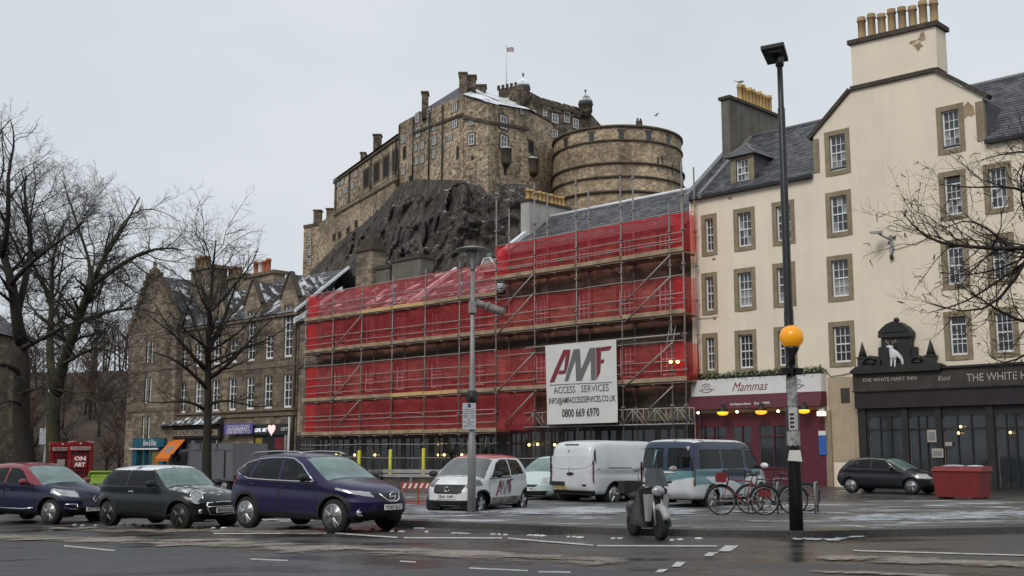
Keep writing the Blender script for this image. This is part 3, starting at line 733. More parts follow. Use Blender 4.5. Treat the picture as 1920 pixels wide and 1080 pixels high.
    m=MB(); p=V(1199,236,217); m.box(p.x-.6,p.x+.6,p.y,p.y+1,p.z-.8,p.z+1.1); m.box(p.x-.5,p.x-.15,p.y+.2,p.y+.6,p.z+1.1,p.z+1.7); m.box(p.x+.1,p.x+.45,p.y+.2,p.y+.6,p.z+1.1,p.z+1.6); m.build('vent',M['castle_dark'],t)
M['rubble_far']=stone('far_rubble',[(.32,.255,.185),(.56,.445,.315),(.66,.525,.37),(.44,.35,.25)],(.30,.235,.165),.8,.42,.03,1.0,.5,.06,True,.4,1.1,.42)
M['castle_round']=stone('battery_masonry',[(.34,.265,.185),(.56,.445,.31),(.66,.52,.36),(.45,.355,.25)],(.32,.25,.17),.8,.4,.03,1.0,.5,.05,True,.5,1.1,.42)
M['slate_castle']=plain('castle_slate',(.09,.092,.10),.7,0,.3,.8)
M['castle_snow_roof']=snowmix(plain('snowy_castle_roof',(.10,.10,.108),.8,0,.2,.8),.60,.22,.1)
castle()

# ---------------------------------------------------------------- street buildings (all stand along one front line)
def wall_grid(mb,u0,u1,z0,z1,holes,y=0.0,mi=0):
    us=sorted({u0,u1,*[h[0] for h in holes if u0<h[0]<u1],*[h[1] for h in holes if u0<h[1]<u1]})
    zs=sorted({z0,z1,*[h[2] for h in holes if z0<h[2]<z1],*[h[3] for h in holes if z0<h[3]<z1]})
    for a,b in zip(us,us[1:]):
        for c,d in zip(zs,zs[1:]):
            mu,mz=(a+b)/2,(c+d)/2
            if any(h[0]<mu<h[1] and h[2]<mz<h[3] for h in holes): continue
            mb.quad((a,y,c),(b,y,c),(b,y,d),(a,y,d),mi)
PANES={}
def pane_mesh(w,h,mat):
    k=(round(w,2),round(h,2),mat)
    if k not in PANES:
        m=MB(); m.quad((-w/2,0,-h/2),(w/2,0,-h/2),(w/2,0,h/2),(-w/2,0,h/2)); PANES[k]=m.mesh('pane',M[mat])
    return PANES[k]
def sash(parent,u0,u1,z0,z1,cols=3,rows=4,y=.14,mat='white',glassfn=None,bar=.028,fr=.075,panes=True,drop=0.0,reveal='margin',sill=True,margin=.0,mout=.025,mmat='margin',depth=.2):
    """sash window in an opening u0..u1, z0..z1: margin stones, box frame, two sashes, glazing bars, panes"""
    w=MB(); w.box(u0,u0+fr,y-.02,y+.06,z0,z1); w.box(u1-fr,u1,y-.02,y+.06,z0,z1); w.box(u0+fr,u1-fr,y-.02,y+.06,z1-fr*.7-drop,z1-drop); w.box(u0+fr,u1-fr,y-.03,y+.06,z0,z0+fr*1.3)
    iu0,iu1,iz0,iz1=u0+fr,u1-fr,z0+fr*1.3,z1-fr*.7-drop
    zm=(iz0+iz1)/2; w.box(iu0,iu1,y-.03,y+.05,zm-.03,zm+.03)
    cw=(iu1-iu0)/cols; gh=(iz1-iz0)/rows
    for i in range(1,cols): w.box(iu0+cw*i-bar/2,iu0+cw*i+bar/2,y-.012,y+.04,iz0,iz1)
    for j in range(1,rows):
        if abs(iz0+gh*j-zm)<.04: continue
        w.box(iu0,iu1,y-.01,y+.04,iz0+gh*j-bar/2,iz0+gh*j+bar/2)
    W_=w.build('window',M[mat],parent)
    if margin:
        s=MB(); a=margin
        s.box(u0-a,u0,-mout,depth,z0-a*.9,z1+a); s.box(u1,u1+a,-mout,depth,z0-a*.9,z1+a); s.box(u0,u1,-mout,depth,z1,z1+a); s.box(u0,u1,-mout-.02,depth,z0-a*.9,z0)
        s.build('margin',M[mmat],W_)
    elif sill:
        s=MB(); s.box(u0-.1,u1+.1,-.08,depth,z0-.14,z0); s.build('sill',M[mmat],W_)
    if panes:
        for i in range(cols):
            for j in range(rows):
                g=glassfn(i,j) if glassfn else 'pane'
                inst('pane',pane_mesh(cw,gh,g),W_,(iu0+cw*(i+.5),y+.025,iz0+gh*(j+.5)))
        if drop:
            inst('pane',pane_mesh(iu1-iu0,drop,'pane_dark'),W_,((iu0+iu1)/2,y+.05,z1-drop/2))
    else:
        inst('pane',pane_mesh(iu1-iu0,iz1-iz0,glassfn(0,0) if glassfn else 'pane'),W_,((iu0+iu1)/2,y+.025,(iz0+iz1)/2))
    return W_
def slates(parent,e0,e1,r1,r0,mat='slate',w=.34,h=.26,seed=1,clip=None):
    """slate courses between an eaves line e0-e1 and a ridge line r0-r1"""
    e0,e1,r1,r0=map(Vector,(e0,e1,r1,r0)); rr=random.Random(seed)
    n=(e1-e0).cross(r0-e0).normalized()
    if n.z<0: n=-n
    rows=max(1,int(((r0-e0).length+(r1-e1).length)/2/h)); m=MB(); tones=[]
    for j in range(rows):
        a=e0.lerp(r0,j/rows); b=e1.lerp(r1,j/rows); c=e1.lerp(r1,(j+1)/rows); d=e0.lerp(r0,(j+1)/rows)
        k=max(1,int((b-a).length/w)); off=.5*(j%2)/k
        for i in range(-(j%2),k):
            s=max(0,i/k+off); t=min(1,(i+1)/k+off-.03/k)
            if t<=s: continue
            if clip and not clip(a.lerp(b,(s+t)/2)): continue
            l=.022+rr.uniform(0,.012); l2=.022+rr.uniform(0,.012)
            A=a.lerp(b,s)+n*l; B=a.lerp(b,t)+n*l2; Cc=d.lerp(c,t)+n*.006; D=d.lerp(c,s)+n*.006
            m.add([tuple(A),tuple(B),tuple(Cc),tuple(D),tuple(a.lerp(b,s)),tuple(a.lerp(b,t))],[(0,1,2,3),(4,5,1,0)])
            v=rr.random(); tones+=[v,v*.6]
    o=m.build('slates',M[mat],parent,kind='stuff')
    at=o.data.attributes.new('tone','FLOAT','FACE'); at.data.foreach_set('value',tones)
    return o
def pots(parent,pts,mat,h=.9,r=.17):
    """chimney pots standing at pts, sub-parts of a chimney"""
    for i,(x,y,z) in enumerate(pts):
        m=MB(); k=1+.06*math.sin(i*2.3); hh=h*k
        m.lathe([(r*1.05,0),(r*1.08,.08),(r*.95,.1),(r*.92,hh*.8),(r*1.12,hh*.82),(r*1.14,hh*.88),(r*.98,hh*.9),(r*1.02,hh),(r*.75,hh),(r*.7,hh-.12)],(x,y,z),12)
        m.build('chimney_pot',M[mat] if isinstance(mat,str) else M[mat[i%len(mat)]],parent)

def cream_building():
    t=thing('cream_tenement','cream rendered tenement with a tall chimney gable and sandstone window margins','building',(0,0,0),'F')
    r=random.Random(3)
    rows=[(12.5,14.34),(9.27,11.1),(6.02,7.79)]
    colsw=[(-7.72,-7.2,2),(-5.63,-4.79,3),(-3.25,-2.42,3),(-.14,.76,3),(5.71,6.5,3),(7.78,8.55,3),(10.3,11.1,3)]
    holes=[]; win=[]
    for k,(a,b,c) in enumerate(colsw):
        dx=[0,-.08,-.14]
        for j,(z0,z1) in enumerate(rows):
            q=(a+dx[j],b+dx[j],z0,z1); holes.append(q); win.append((q,c,k,j))
    for a,b in ((-.06,.82),(5.77,6.58)):
        q=(a,b,15.64,17.48); holes.append(q); win.append((q,3,9,9))
    m=MB()
    wall_grid(m,-8.75,14,-1,15.72,holes); wall_grid(m,-.93,7.72,15.72,17.76,holes)
    G=[(-.93,17.76),(7.72,17.76),(5.55,19.52),(1.31,19.62)]
    m.add([(x,0,z) for x,z in G],[(0,1,2,3)])
    m.quad((-8.75,10,-1),(-8.75,0,-1),(-8.75,0,15.72),(-8.75,10,15.72)); m.add([(-8.75,0,15.72),(-8.75,5,20.0),(-8.75,10,15.72)],[(0,1,2)])
    m.quad((14,0,-1),(14,10,-1),(14,10,15.72),(14,0,15.72)); m.quad((14,10,-1),(-8.75,10,-1),(-8.75,10,15.72),(14,10,15.72))
    # cheeks of the front gable
    m.quad((-.93,5,15.72),(-.93,0,15.72),(-.93,0,17.76),(-.93,5,17.76)); m.quad((7.715,0,15.72),(7.715,5,15.72),(7.715,5,17.7),(7.715,0,17.7))
    m.build('wall',M['cream'],t)
    def gl(k,j):
        def f(i,jj):
            if k==4 and j==0 or (k==9): return 'curtain' if jj<2 and (i+jj)%3!=2 else 'pane'
            if k in(1,3) and j==1: return 'curtain' if jj<2 else 'pane'
            if j==2 and k>0: return 'pane_dark'
            return ('pane','pane_dark','pane','curtain')[(i*7+jj*3+k*5+j)%4] if k!=0 else 'pane'
        return f
    for (q,c,k,j) in win:
        sash(t,*q,cols=c,rows=4 if not(k==4 and j==2) else 3,glassfn=gl(k,j),margin=.25,drop=.33 if k==4 and j in(0,2) else .12 if k==4 else 0)
    m=MB(); m.quad((7.735,.2,15.72),(7.735,5,15.72),(7.735,5,17.7),(7.735,.2,17.7)); m.build('gable_cheek',M['slate_castle'],t)
    # copings of the gable
    def coping(pts,name='coping',w=.16,mat='dark_stone'):
        m=MB()
        for (x0,z0),(x1,z1) in zip(pts,pts[1:]):
            L=math.hypot(x1-x0,z1-z0); nx,nz=-(z1-z0)/L,(x1-x0)/L
            m.prism([(x0,z0),(x1,z1),(x1+nx*w,z1+nz*w),(x0+nx*w,z0+nz*w)],-.14,.42)
        m.build(name,M[mat],t)
    coping([(-1.12,17.50),(1.27,19.57),(5.58,19.49),(7.92,17.66)],w=.2)
    # stone corner strip of the gable
    m=MB(); m.box(-.95,-.62,-.03,.2,15.72,17.5); m.build('quoin',M['margin'],t)
    m=MB(); m.box(7.38,7.74,-.03,.2,15.72,17.6); m.build('quoin',M['margin'],t)
    # patches where the render has come away
    for u,z,s in ((7.05,17.3,.33),):
        m=MB(); rr=random.Random(4)
        pl=[(u+s*rr.uniform(.6,1.3)*math.cos(a*.52),z+s*rr.uniform(.6,1.5)*math.sin(a*.52)) for a in range(12)]
        m.prism(pl,-.012,.02); m.build('bare_patch',M['cream_dark'],t)
    # big chimney on the gable
    m=MB(); m.prism([(1.35,19.8),(5.72,19.72),(5.72,21.75),(1.35,21.95)],.02,1.15)
    ch=m.build('chimney',M['cream'],t)
    m=MB(); m.prism([(1.22,21.96),(5.86,21.75),(5.86,21.98),(1.22,22.19)],-.12,1.28); m.build('chimney_cope',M['dark_stone'],ch)
    pots(ch,[(1.72+i*.535,.55,22.17-.024*i) for i in range(8)],'pot_tan',1.28,.205)
    for u,z,s in ((4.82,21.0,.28),(4.6,21.25,.16),(5.02,21.35,.2),(5.1,21.55,.14)):
        m=MB(); rr=random.Random(int(u*90))
        pl=[(u+s*rr.uniform(.4,1.3)*math.cos(a*.52)*1.2,z+s*rr.uniform(.4,1.1)*math.sin(a*.52)) for a in range(12)]
        m.prism(pl,.008,.04); m.build('bare_patch',M['cream_dark'],ch)
    # roofs
    def roof(u0,u1,seed,clip=None):
        m=MB(); m.quad((u0,.03,15.78),(u1,.03,15.78),(u1,5,20.0),(u0,5,20.0)); m.quad((u0,5,20.0),(u1,5,20.0),(u1,10.2,15.6),(u0,10.2,15.6))
        ro=m.build('roof',M['lead'],t); slates(ro,(u0,-.2,15.60),(u1,-.2,15.60),(u1,5,20.02),(u0,5,20.02),'slate',.36,.27,seed,lambda p: p.y>.12 or not -1.0<p.x<7.8)
        m=MB(); m.tube((u0,5,20.05),(u1,5,20.05),.12,6); m.build('ridge',M['lead'],ro)
        m=MB(); m.box(u0,u1,-.28,-.05,15.5,15.66); m.build('gutter',M['black'],ro) if False else None
        for a,b in ((u0,-1.0),(7.78,u1)):
            m=MB(); m.box(a,b,-.28,-.05,15.5,15.66); m.build('gutter',M['black'],ro)
            m=MB(); m.quad((a,-.2,15.58),(b,-.2,15.58),(b,.1,15.85),(a,.1,15.85)); m.build('eaves_flashing',M['lead'],ro)
    roof(-8.7,14,5)
    # gable behind the front gable chimney: roof running back
    m=MB(); m.add([(-.93,.2,17.7),(1.31,.2,19.58),(1.31,5.5,19.58),(-.93,5.5,17.7),(5.55,.2,19.5),(5.55,5.5,19.5),(7.72,.2,17.7),(7.72,5.5,17.7)],[(0,1,2,3),(1,4,5,2),(4,6,7,5)]); m.build('roof',M['slate_castle'],t)
    # left-hand skews: two stepped bands of stone at the party gable
    for u0,u1,zz in ((-8.9,-8.55,.14),(-7.95,-7.72,.08)):
        m=MB(); m.hull8([(u0,-.3,15.5),(u1,-.3,15.5),(u1,5,19.95),(u0,5,19.95)],[(u0,-.3,15.72+zz),(u1,-.3,15.72+zz),(u1,5,20.1+zz),(u0,5,20.1+zz)]); m.build('skew',M['lead'],t)
    # grey gable stack
    m=MB(); m.box(-8.34,-7.78,2.8,8.1,16,21.9); ch=m.build('chimney',M['grey_render'],t)
    m=MB(); m.box(-8.46,-7.66,2.67,8.23,21.9,22.08); m.build('chimney_cope',M['dark_stone'],ch)
    m=MB(); m.hull8([(-7.78,2.7,17.6),(-7.5,2.7,17.6),(-7.5,4.8,19.5),(-7.78,4.8,19.5)],[(-7.78,2.7,18.3),(-7.6,2.7,18.25),(-7.6,4.8,20.05),(-7.78,4.8,20.1)]); m.build('flashing',M['grey_render'],ch)
    pots(ch,[(-8.06,4.35+i*.36,22.07) for i in range(10)],'pot',1.1,.155)
    # dormer
    d=MB(); u0,u1=-6.27,-4.78
    wall_grid(d,u0,u1,15.66,17.62,[(u0+.36,u1-.36,15.78,17.4)],.45)
    d.quad((u0,3.2,15.7),(u0,.45,15.7),(u0,.45,17.62),(u0,3.2,17.62)); dm=d.build('dormer',M['margin'],t)
    d=MB(); d.add([(u1,.45,16.3),(u1,2.4,17.62),(u1,.45,17.62)],[(0,1,2)]); d.build('dormer_cheek',M['slate_castle'],dm)
    sa=sash(t,u0+.36,u1-.36,15.8,17.4,3,4,.56,glassfn=lambda i,j:'pane' if (i+j)%3 else 'curtain',sill=False); sa['label']='dormer sash window with white glazing bars'
    d=MB(); e=.22
    A=[(u0-e,.2,17.6),(u1+e,.2,17.6),(u1+e,3.4,17.6),(u0-e,3.4,17.6)]; P=((u0+u1)/2,.95,18.35); Q=((u0+u1)/2,3.6,18.35)
    d.add(A+[P,Q],[(0,1,4),(1,2,5,4),(3,0,4,5),(3,2,1,0)]); d.build('dormer_roof',M['slate_castle'],dm)
    d=MB()
    for a,b in ((A[0],P),(A[1],P)): d.tube(a,b,.07,5)
    d.tube(P,Q,.08,5); d.build('dormer_lead',M['lead'],dm)
    # rainwater pipe at the left edge, small wall vents, wall plaque and worn stone panel by the pub
    m=MB(); m.tube((-8.62,-.08,0),(-8.62,-.08,15.5),.055,6); m.build('downpipe',M['cream'],t)
    for u,z in ((-6.15,15.2),(-7.3,12.0),(-7.35,8.75)):
        m=MB(); m.box(u,u+.2,-.02,.02,z,z+.12); m.build('wall_vent',M['margin'],t)
    m=MB(); m.box(-.68,.86,-.02,.02,1.2,5.3); m.build('bare_stone_panel',M['grey_cream'],t)
    m=MB(); m.box(.02,.48,-.06,-.02,4.05,4.75); m.build('wall_plaque',M['brown_wood'],t)
    m=MB(); m.box(-.86,-.55,-.12,.05,-.6,3.7); m.build('stone_pier',M['margin'],t)
    m=MB(); c=[(-8.5+i*.5,-.02,8.9-.05*math.sin(i)) for i in range(4)]; m.chain(c,.012,4)
    c2=[(2.9,-.05,11.2),(3.6,-.04,11.3),(4.6,-.04,11.5),(5.4,-.04,11.55)]; m.chain(c2,.012,4); m.build('wall_cable',M['black'],t)
    m=MB(); m.chain([(-.8,-.05,5.75),(-.5,-.05,5.35),(.2,-.05,5.4),(.95,-.05,5.55)],.018,4); m.build('wall_cable',M['black'],t)
M['grey_cream']=plain('worn_cream_stone',(.46,.37,.26),.9,0,.12,1.2,.4,.2,.2)
cream_building()

# ---- restaurant front with white sign, hedge and amber heaters
def restaurant():
    t=thing('restaurant_shopfront','burgundy restaurant shopfront with dark windows under the white signboard','shopfront',(-4.7,0,0),'F')
    m=MB(); holes=[(-8.2,-6.6,.9,3.0),(-6.2,-5.1,.2,3.0),(-4.6,-2.9,.9,3.0)]
    wall_grid(m,-8.6,-.86,-.6,3.72,holes,-.12); m.build('front_panel',M['burgundy'],t)
    for a,b,c,d in holes:
        m=MB(); m.box(a,b,-.07,-.03,c,d); w=m.build('shop_window',M['pane_dark'],t)
        m=MB(); m.box(a-.06,b+.06,-.17,-.13,c-.09,c); m.box(a,b,-.15,-.075,(c+d)/2+.5,(c+d)/2+.55); m.box((a+b)/2-.03,(a+b)/2+.03,-.152,-.075,c,d); m.build('window_frame',M['burgundy'],w)
    m=MB(); m.prism([(0,0)]*0 or [(-8.58,4.62),(-.76,4.62),(-.76,5.52),(-8.58,5.52)],-.42,-.02); o=m.build('sign_case',M['sign_white'],t)
    s=thing('restaurant_sign','white and burgundy restaurant signboard lettered in maroon script under a hedge','sign',(-4.7,-.45,4.6),'F')
    m=MB(); m.box(-8.56,-.78,-.5,-.43,4.62,5.5); m.build('sign_board',M['sign_white'],s)
    m=MB(); m.hull8([(-8.62,-.75,3.9),(-.72,-.75,3.9),(-.72,-.1,3.9),(-8.62,-.1,3.9)],[(-8.62,-.56,4.62),(-.72,-.56,4.62),(-.72,-.1,4.62),(-8.62,-.1,4.62)]); m.build('valance',M['burgundy'],s)
    text_mb('Mammas',-4.85,5.04,-.512,w=2.15,h=.46,shear=.45,bold=-.004).build('lettering',M['ink_red'],s)
    m2=text_mb('Independent   Est. 1980',-4.75,4.12,-.715,w=2.35,h=.17,bold=.01); m2.build('lettering',M['letter_white'],s)
    for u in (-7.55,-2.15):
        m=MB()
        def arc(rx,rz,a0,a1,cx,cz,w=.022):
            pts=[(cx+rx*math.cos(R(a)),-.515,cz+rz*math.sin(R(a))) for a in np.linspace(a0,a1,14)]; m.chain(pts,w,4)
        arc(.28,.2,10,170,u,5.08); arc(.36,.2,200,340,u,5.02); arc(.13,.1,0,360,u+.02,5.06); m.chain([(u-.18,-.515,5.02),(u-.45,-.515,4.9)],.02,4); m.chain([(u+.18,-.515,5.0),(u+.48,-.515,4.95)],.02,4)
        m.build('sign_emblem',M['ink_grey'],s)
    # hedge
    h=MB(); h2=MB(); rr=random.Random(8)
    for i in range(2600):
        u=rr.uniform(-8.7,-.7); z=5.66+rr.gauss(0,.09)+.03*math.sin(u*5); y=-.35+rr.gauss(0,.13); a=rr.uniform(0,6.28); b2=rr.uniform(-1,1); l=rr.uniform(.04,.08)
        d=Vector((math.cos(a),math.sin(a),b2))*l; e=Vector((-math.sin(a),math.cos(a)*.6,.5))*l*.6; p=Vector((u,y,z))
        (h if rr.random()<.8 else h2).add([tuple(p-d),tuple(p+e),tuple(p+d),tuple(p-e)],[(0,1,2,3)])
    hd=thing('hedge','artificial evergreen hedge running along the top of the white restaurant sign','hedge',(-4.7,-.35,5.55),'F')
    m=MB(); m.box(-8.6,-.75,-.5,-.2,5.52,5.6); m.build('trough',M['black'],hd)
    h.build('leaves',M['leaf'],hd,kind='stuff'); h2.build('frosted_leaves',M['leaf_frost'],hd,kind='stuff')
    lab=['amber glowing heater lamp under the left end of the burgundy valance','amber glowing heater lamp under the middle of the burgundy valance','amber glowing heater lamp under the valance, right of the black lamp column']
    for i,(px,py) in enumerate(((1355,771),(1427,769),(1507,767))):
        u,z=onF(px,py,-.8); a=thing('heater_lamp',lab[i],'heater lamp',(u,-.8,z),'F','heater lamps under the restaurant sign')
        m=MB(); m.lathe([(.07,.34),(.09,.2),(.24,.06),(.29,-.03)],(u,-.8,z),16); m.tube((u,-.8,z+.3),(u,-.5,z+.45),.025,5); m.build('shade',M['black'],a)
        m=MB(); m.lathe([(.2,.04),(.27,-.02),(.3,-.1),(.22,-.19),(.06,-.22)],(u,-.8,z),16); m.build('bulb',M['amber'],a)
    lab=['small white bulb by the left heater lamp under the valance','small white bulb between the left and middle heater lamps','small white bulb between the middle heater lamp and the lamp column']
    for i,(px,py) in enumerate(((1309,774),(1382,772),(1459,771))):
        u,z=onF(px,py,-.7); m=MB(); m.ball((u,-.7,z),.07,10,8); m.tube((u,-.7,z+.05),(u,-.6,z+.35),.015,4,1); m.solo('light_bulb',[M['warm_white'],M['black']],lab[i],'light bulb',(u,-.7,z),'F','bulbs under the restaurant sign')
    u,z=onF(1540,770,-.4); a=thing('wall_lantern','white lit wall lantern at the right end of the restaurant front','lantern',(u,-.4,z),'F')
    m=MB(); m.lathe([(.19,-.02),(.19,.03),(.05,.22),(.02,.3)],(u,-.4,z),4); m.box(u-.03,u+.03,-.4,-.1,z+.1,z+.14); m.build('cap',M['sign_white'],a)
    m=MB(); m.box(u-.17,u+.17,-.55,-.25,z-.26,z-.03); m.build('lamp_body',M['warm_white2'],a)
    u0,z1=onF(1535,808,-.15); u1,z0=onF(1550,853,-.15)
    a=thing('blue_poster','tall blue poster with a white head strip on the burgundy restaurant wall','poster',(u0,-.15,z0),'F')
    m=MB(); m.box(u0,u1,-.17,-.13,z0,z1-.22); m.build('poster_panel',plain('blue_poster_print',(.03,.12,.42),.5,0,.15,3),a)
    m=MB(); m.box(u0,u1,-.175,-.13,z1-.215,z1); m.build('poster_head',M['sign_white'],a)
M['warm_white2']=emis('lantern_glow',(1,.95,.85),.8)
restaurant()

# ---- pub front
def pub():
    t=thing('pub_shopfront','black timber pub front with dark windows below the long lettered fascia','shopfront',(5,-.1,0),'F')
    m=MB(); holes=[(1.5,3.1,1.0,3.3),(3.5,4.7,.1,3.3),(5.1,7.0,1.0,3.3),(7.5,8.7,.1,3.3),(9.2,11.5,1.0,3.3)]
    wall_grid(m,.9,14,-.6,3.7,holes,-.12); m.build('front_panel',M['black_wood'],t)
    for a,b,c,d in holes:
        m=MB(); m.box(a,b,-.07,-.03,c,d); w=m.build('shop_window',M['pane_dark'],t)
        m=MB(); n=3
        for i in range(1,n): x=a+(b-a)*i/n; m.box(x-.03,x+.03,-.14,-.075,c,d)
        m.box(a,b,-.15,-.075,d-.6,d-.54); m.box(a-.05,b+.05,-.18,-.13,c-.1,c); m.build('window_frame',M['black_wood'],w)
    for u in (1.2,3.3,4.9,7.25,8.95):
        m=MB(); m.box(u-.14,u+.14,-.22,-.125,-.6,3.7); m.build('pilaster',M['black_wood'],t)
    s=thing('pub_fascia','long dark pub fascia with pale serif-style lettering, on the cream tenement','sign',(5,-.3,4),'F')
    m=MB(); m.box(.88,14,-.40,-.02,4.55,5.42); m.build('fascia_board',M['brown_wood'],s)
    m=MB(); m.box(.9,14,-.36,-.02,3.72,4.55); m.build('lower_board',plain('dark_plum_fascia',(.022,.013,.018),.5,0,.4,2),s)
    m=MB(); m.box(.8,14,-.52,-.02,5.42,5.52); m.box(.84,14,-.46,-.36,4.5,4.56); m.build('cornice',M['black_wood'],s)
    text_mb('THE WHITE HART INN',2.72,5.06,-.412,w=2.7,h=.17,bold=.006).build('lettering',M['letter_cream'],s)
    text_mb('THE WHITE HART INN',8.55,4.95,-.412,w=4.3,h=.34,bold=.0).build('lettering',M['letter_cream'],s)
    text_mb('Estd',5.38,4.98,-.412,w=.58,h=.2,shear=.25).build('lettering',M['letter_cream'],s)
    # pediment
    y0,y1=-.5,-.03
    f=lambda px,py:onF(px,py,-.4)
    p=thing('pub_pediment','black carved pediment with scrolls and obelisks above the pub fascia','pediment',(3,-.4,5.5),'F')
    base=[f(1597,697),f(1608,688),f(1760,680),f(1768,684),f(1766,694),f(1600,702)]
    m=MB(); m.prism(base,y0-.12,y1); m.build('base_cornice',M['black_wood'],p)
    m=MB(); m.prism([f(1653,692),f(1653,634),f(1707,630),f(1708,690)],y0+.06,y1); m.build('centre_block',M['black_wood'],p)
    top=[f(1649,634),f(1649,623),f(1655,616),f(1664,608),f(1676,603),f(1690,605),f(1702,613),f(1710,622),f(1710,631)]
    m=MB(); m.prism(top,y0-.06,y1); m.build('arched_hood',M['black_wood'],p)
    ti=[f(1657,625),f(1664,614),f(1677,609),f(1691,611),f(1703,622)]
    m=MB(); m.prism(ti,y0-.10,y0-.061); m.build('hood_panel',M['black'],p)
    m=MB(); u,z=f(1679,600); m.ball((u,-.3,z),(.14,.14,.13),10,8); m.build('finial',M['black_wood'],p)
    m=MB(); m.prism([f(1646,692),f(1646,652),f(1653,650),f(1653,692)],y0+.12,y1); m.prism([f(1707,690),f(1707,650),f(1716,650),f(1716,690)],y0+.12,y1); m.build('shoulder',M['black_wood'],p)
    def scroll(pts,nm_):
        P=[f(*q) for q in pts]; m=MB(); m.prism(P,y0-.02,y1); m.build(nm_,M['black_wood'],p)
    scroll([(1600,696),(1606,690),(1614,684),(1622,672),(1632,667),(1644,668),(1652,674),(1652,694)],'scroll')
    scroll([(1708,692),(1708,672),(1716,665),(1727,667),(1737,674),(1748,683),(1764,684),(1766,692)],'scroll')
    for pts in ([(1620,682),(1627,673),(1636,671),(1645,676),(1641,684),(1632,680)],[(1712,680),(1716,671),(1725,670),(1732,676),(1727,681),(1719,678)]):
        P=[(u,y0-.06,z) for u,z in (f(*q) for q in pts)]; m=MB(); m.chain(P+[P[0]],.045,6); m.build('scroll_curl',M['black'],p)
    for px in (1616,1744):
        u,z=f(px,672 if px<1700 else 668); m=MB()
        m.box(u-.19,u+.19,-.5,-.12,z-.42,z+.02); m.box(u-.24,u+.24,-.55,-.07,z+.0,z+.06); m.lathe([(.24,.06),(.02,.78)],(u,-.31,z),4); m.build('obelisk',M['black_stone'],p)
    # white stag
    u,z=f(1680,690); st=thing('stag_figure','white stag figure standing in front of the black pediment','statue',(u,-.62,z),'F')
    k=.0255
    def q(px,py,y): uu,zz=onF(px,py,-.6); return (uu,y,zz)
    body=skin_mesh([q(1675,664,-.66),q(1682,664,-.54),q(1689,666,-.42),q(1673,657,-.72),q(1672,650,-.76),q(1668,652,-.84),
        q(1673,674,-.68),q(1672.5,688,-.68),q(1678,675,-.60),q(1678,689,-.6),q(1689,675,-.46),q(1690,687,-.44),q(1685,675,-.38),q(1685,686,-.38)],
        [(0,1),(1,2),(0,3),(3,4),(4,5),(0,6),(6,7),(0,8),(8,9),(2,10),(10,11),(2,12),(12,13)],
        [.19,.165,.17,.115,.09,.05,.06,.036,.06,.036,.075,.036,.065,.036])
    o=solo_part('stag_body',body,M['white'],st)
    m=MB()
    for pts in ([(1670,648),(1667,644),(1664,641),(1664,637)],[(1667,644),(1670,640)],[(1673,648),(1677,644),(1680,641),(1682,637)],[(1677,644),(1675,639)],[(1680,641),(1685,640)]):
        m.chain([q(*a,-.74) for a in pts],[.03]*(len(pts)-1)+[.015],5)
    m.build('antlers',M['margin'],st)
    m=MB(); 
    for px in (1666,1675): uu,zz=onF(px,650,-.6); m.ball((uu,-.72,zz),(.07,.03,.035),8,6)
    m.build('ears',M['white'],st)
    # notices and small lights
    lab=['white menu notice beside the pub door','small white card below the menu notice','white notice board low on the pub front']
    for i,(a,b,c,d) in enumerate(((1739,806,1757,829),(1773,829,1786,836),(1748,841,1770,858))):
        u0,z1=onF(a,b,-.2); u1,z0=onF(c,d,-.2); m=MB(); m.box(u0,u1,-.26,-.225,z0,z1); m.box(u0+.06,u1-.06,-.268,-.262,z0+.08,z1-.1,1); m.solo('notice',[M['letter_cream'],M['ink_grey']],lab[i],'notice',(u0,-.25,z0),'F')
    lab=['small warm bulb upper of the pair in the pub window','small warm bulb lower of the pair in the pub window','small warm bulb at the right end of the pub front']
    for i,(a,b) in enumerate(((1803,800),(1799,812),(1896,811))):
        u,z=onF(a,b,-.2); m=MB(); m.ball((u,-.3,z),.06,10,8); m.box(u-.02,u+.02,-.3,-.12,z+.05,z+.08,1); m.solo('light_bulb',[M['warm'],M['black']],lab[i],'light bulb',(u,-.3,z),'F','bulbs in the pub windows')
    # wall floodlight
    u0,z0=onF(1671,462,-.1)
    a=thing('wall_floodlight','grey bracket floodlight on the cream wall above the pub pediment','floodlight',(u0,-.1,z0),'F')
    m=MB(); m.box(u0-.06,u0+.06,-.12,-.01,z0-.3,z0+.55); m.box(u0-.14,u0+.22,-.1,-.02,z0+.42,z0+.5); m.box(u0-.12,u0+.12,-.1,-.02,z0-.12,z0-.06); m.tube((u0,-.1,z0+.3),(u0-.35,-.6,z0+.6),.05,6); m.build('bracket',M['steel'],a)
    m=MB(); m.hull8([(u0-.62,-1.0,z0+.58),(u0-.18,-1.0,z0+.56),(u0-.18,-.5,z0+.60),(u0-.62,-.5,z0+.62)],[(u0-.58,-1.0,z0+.68),(u0-.2,-1.0,z0+.66),(u0-.2,-.5,z0+.74),(u0-.58,-.5,z0+.76)]); m.build('lamp_head',M['steel'],a)
    m=MB(); m.lathe([(.05,.12),(.09,.05),(.1,-.08),(.04,-.14)],(u0,-.12,z0-.5),10); m.build('alarm_bell',M['brown_wood'],a)
M['black_stone']=plain('black_painted_stone',(.035,.034,.033),.6,0,.3,4,.2)
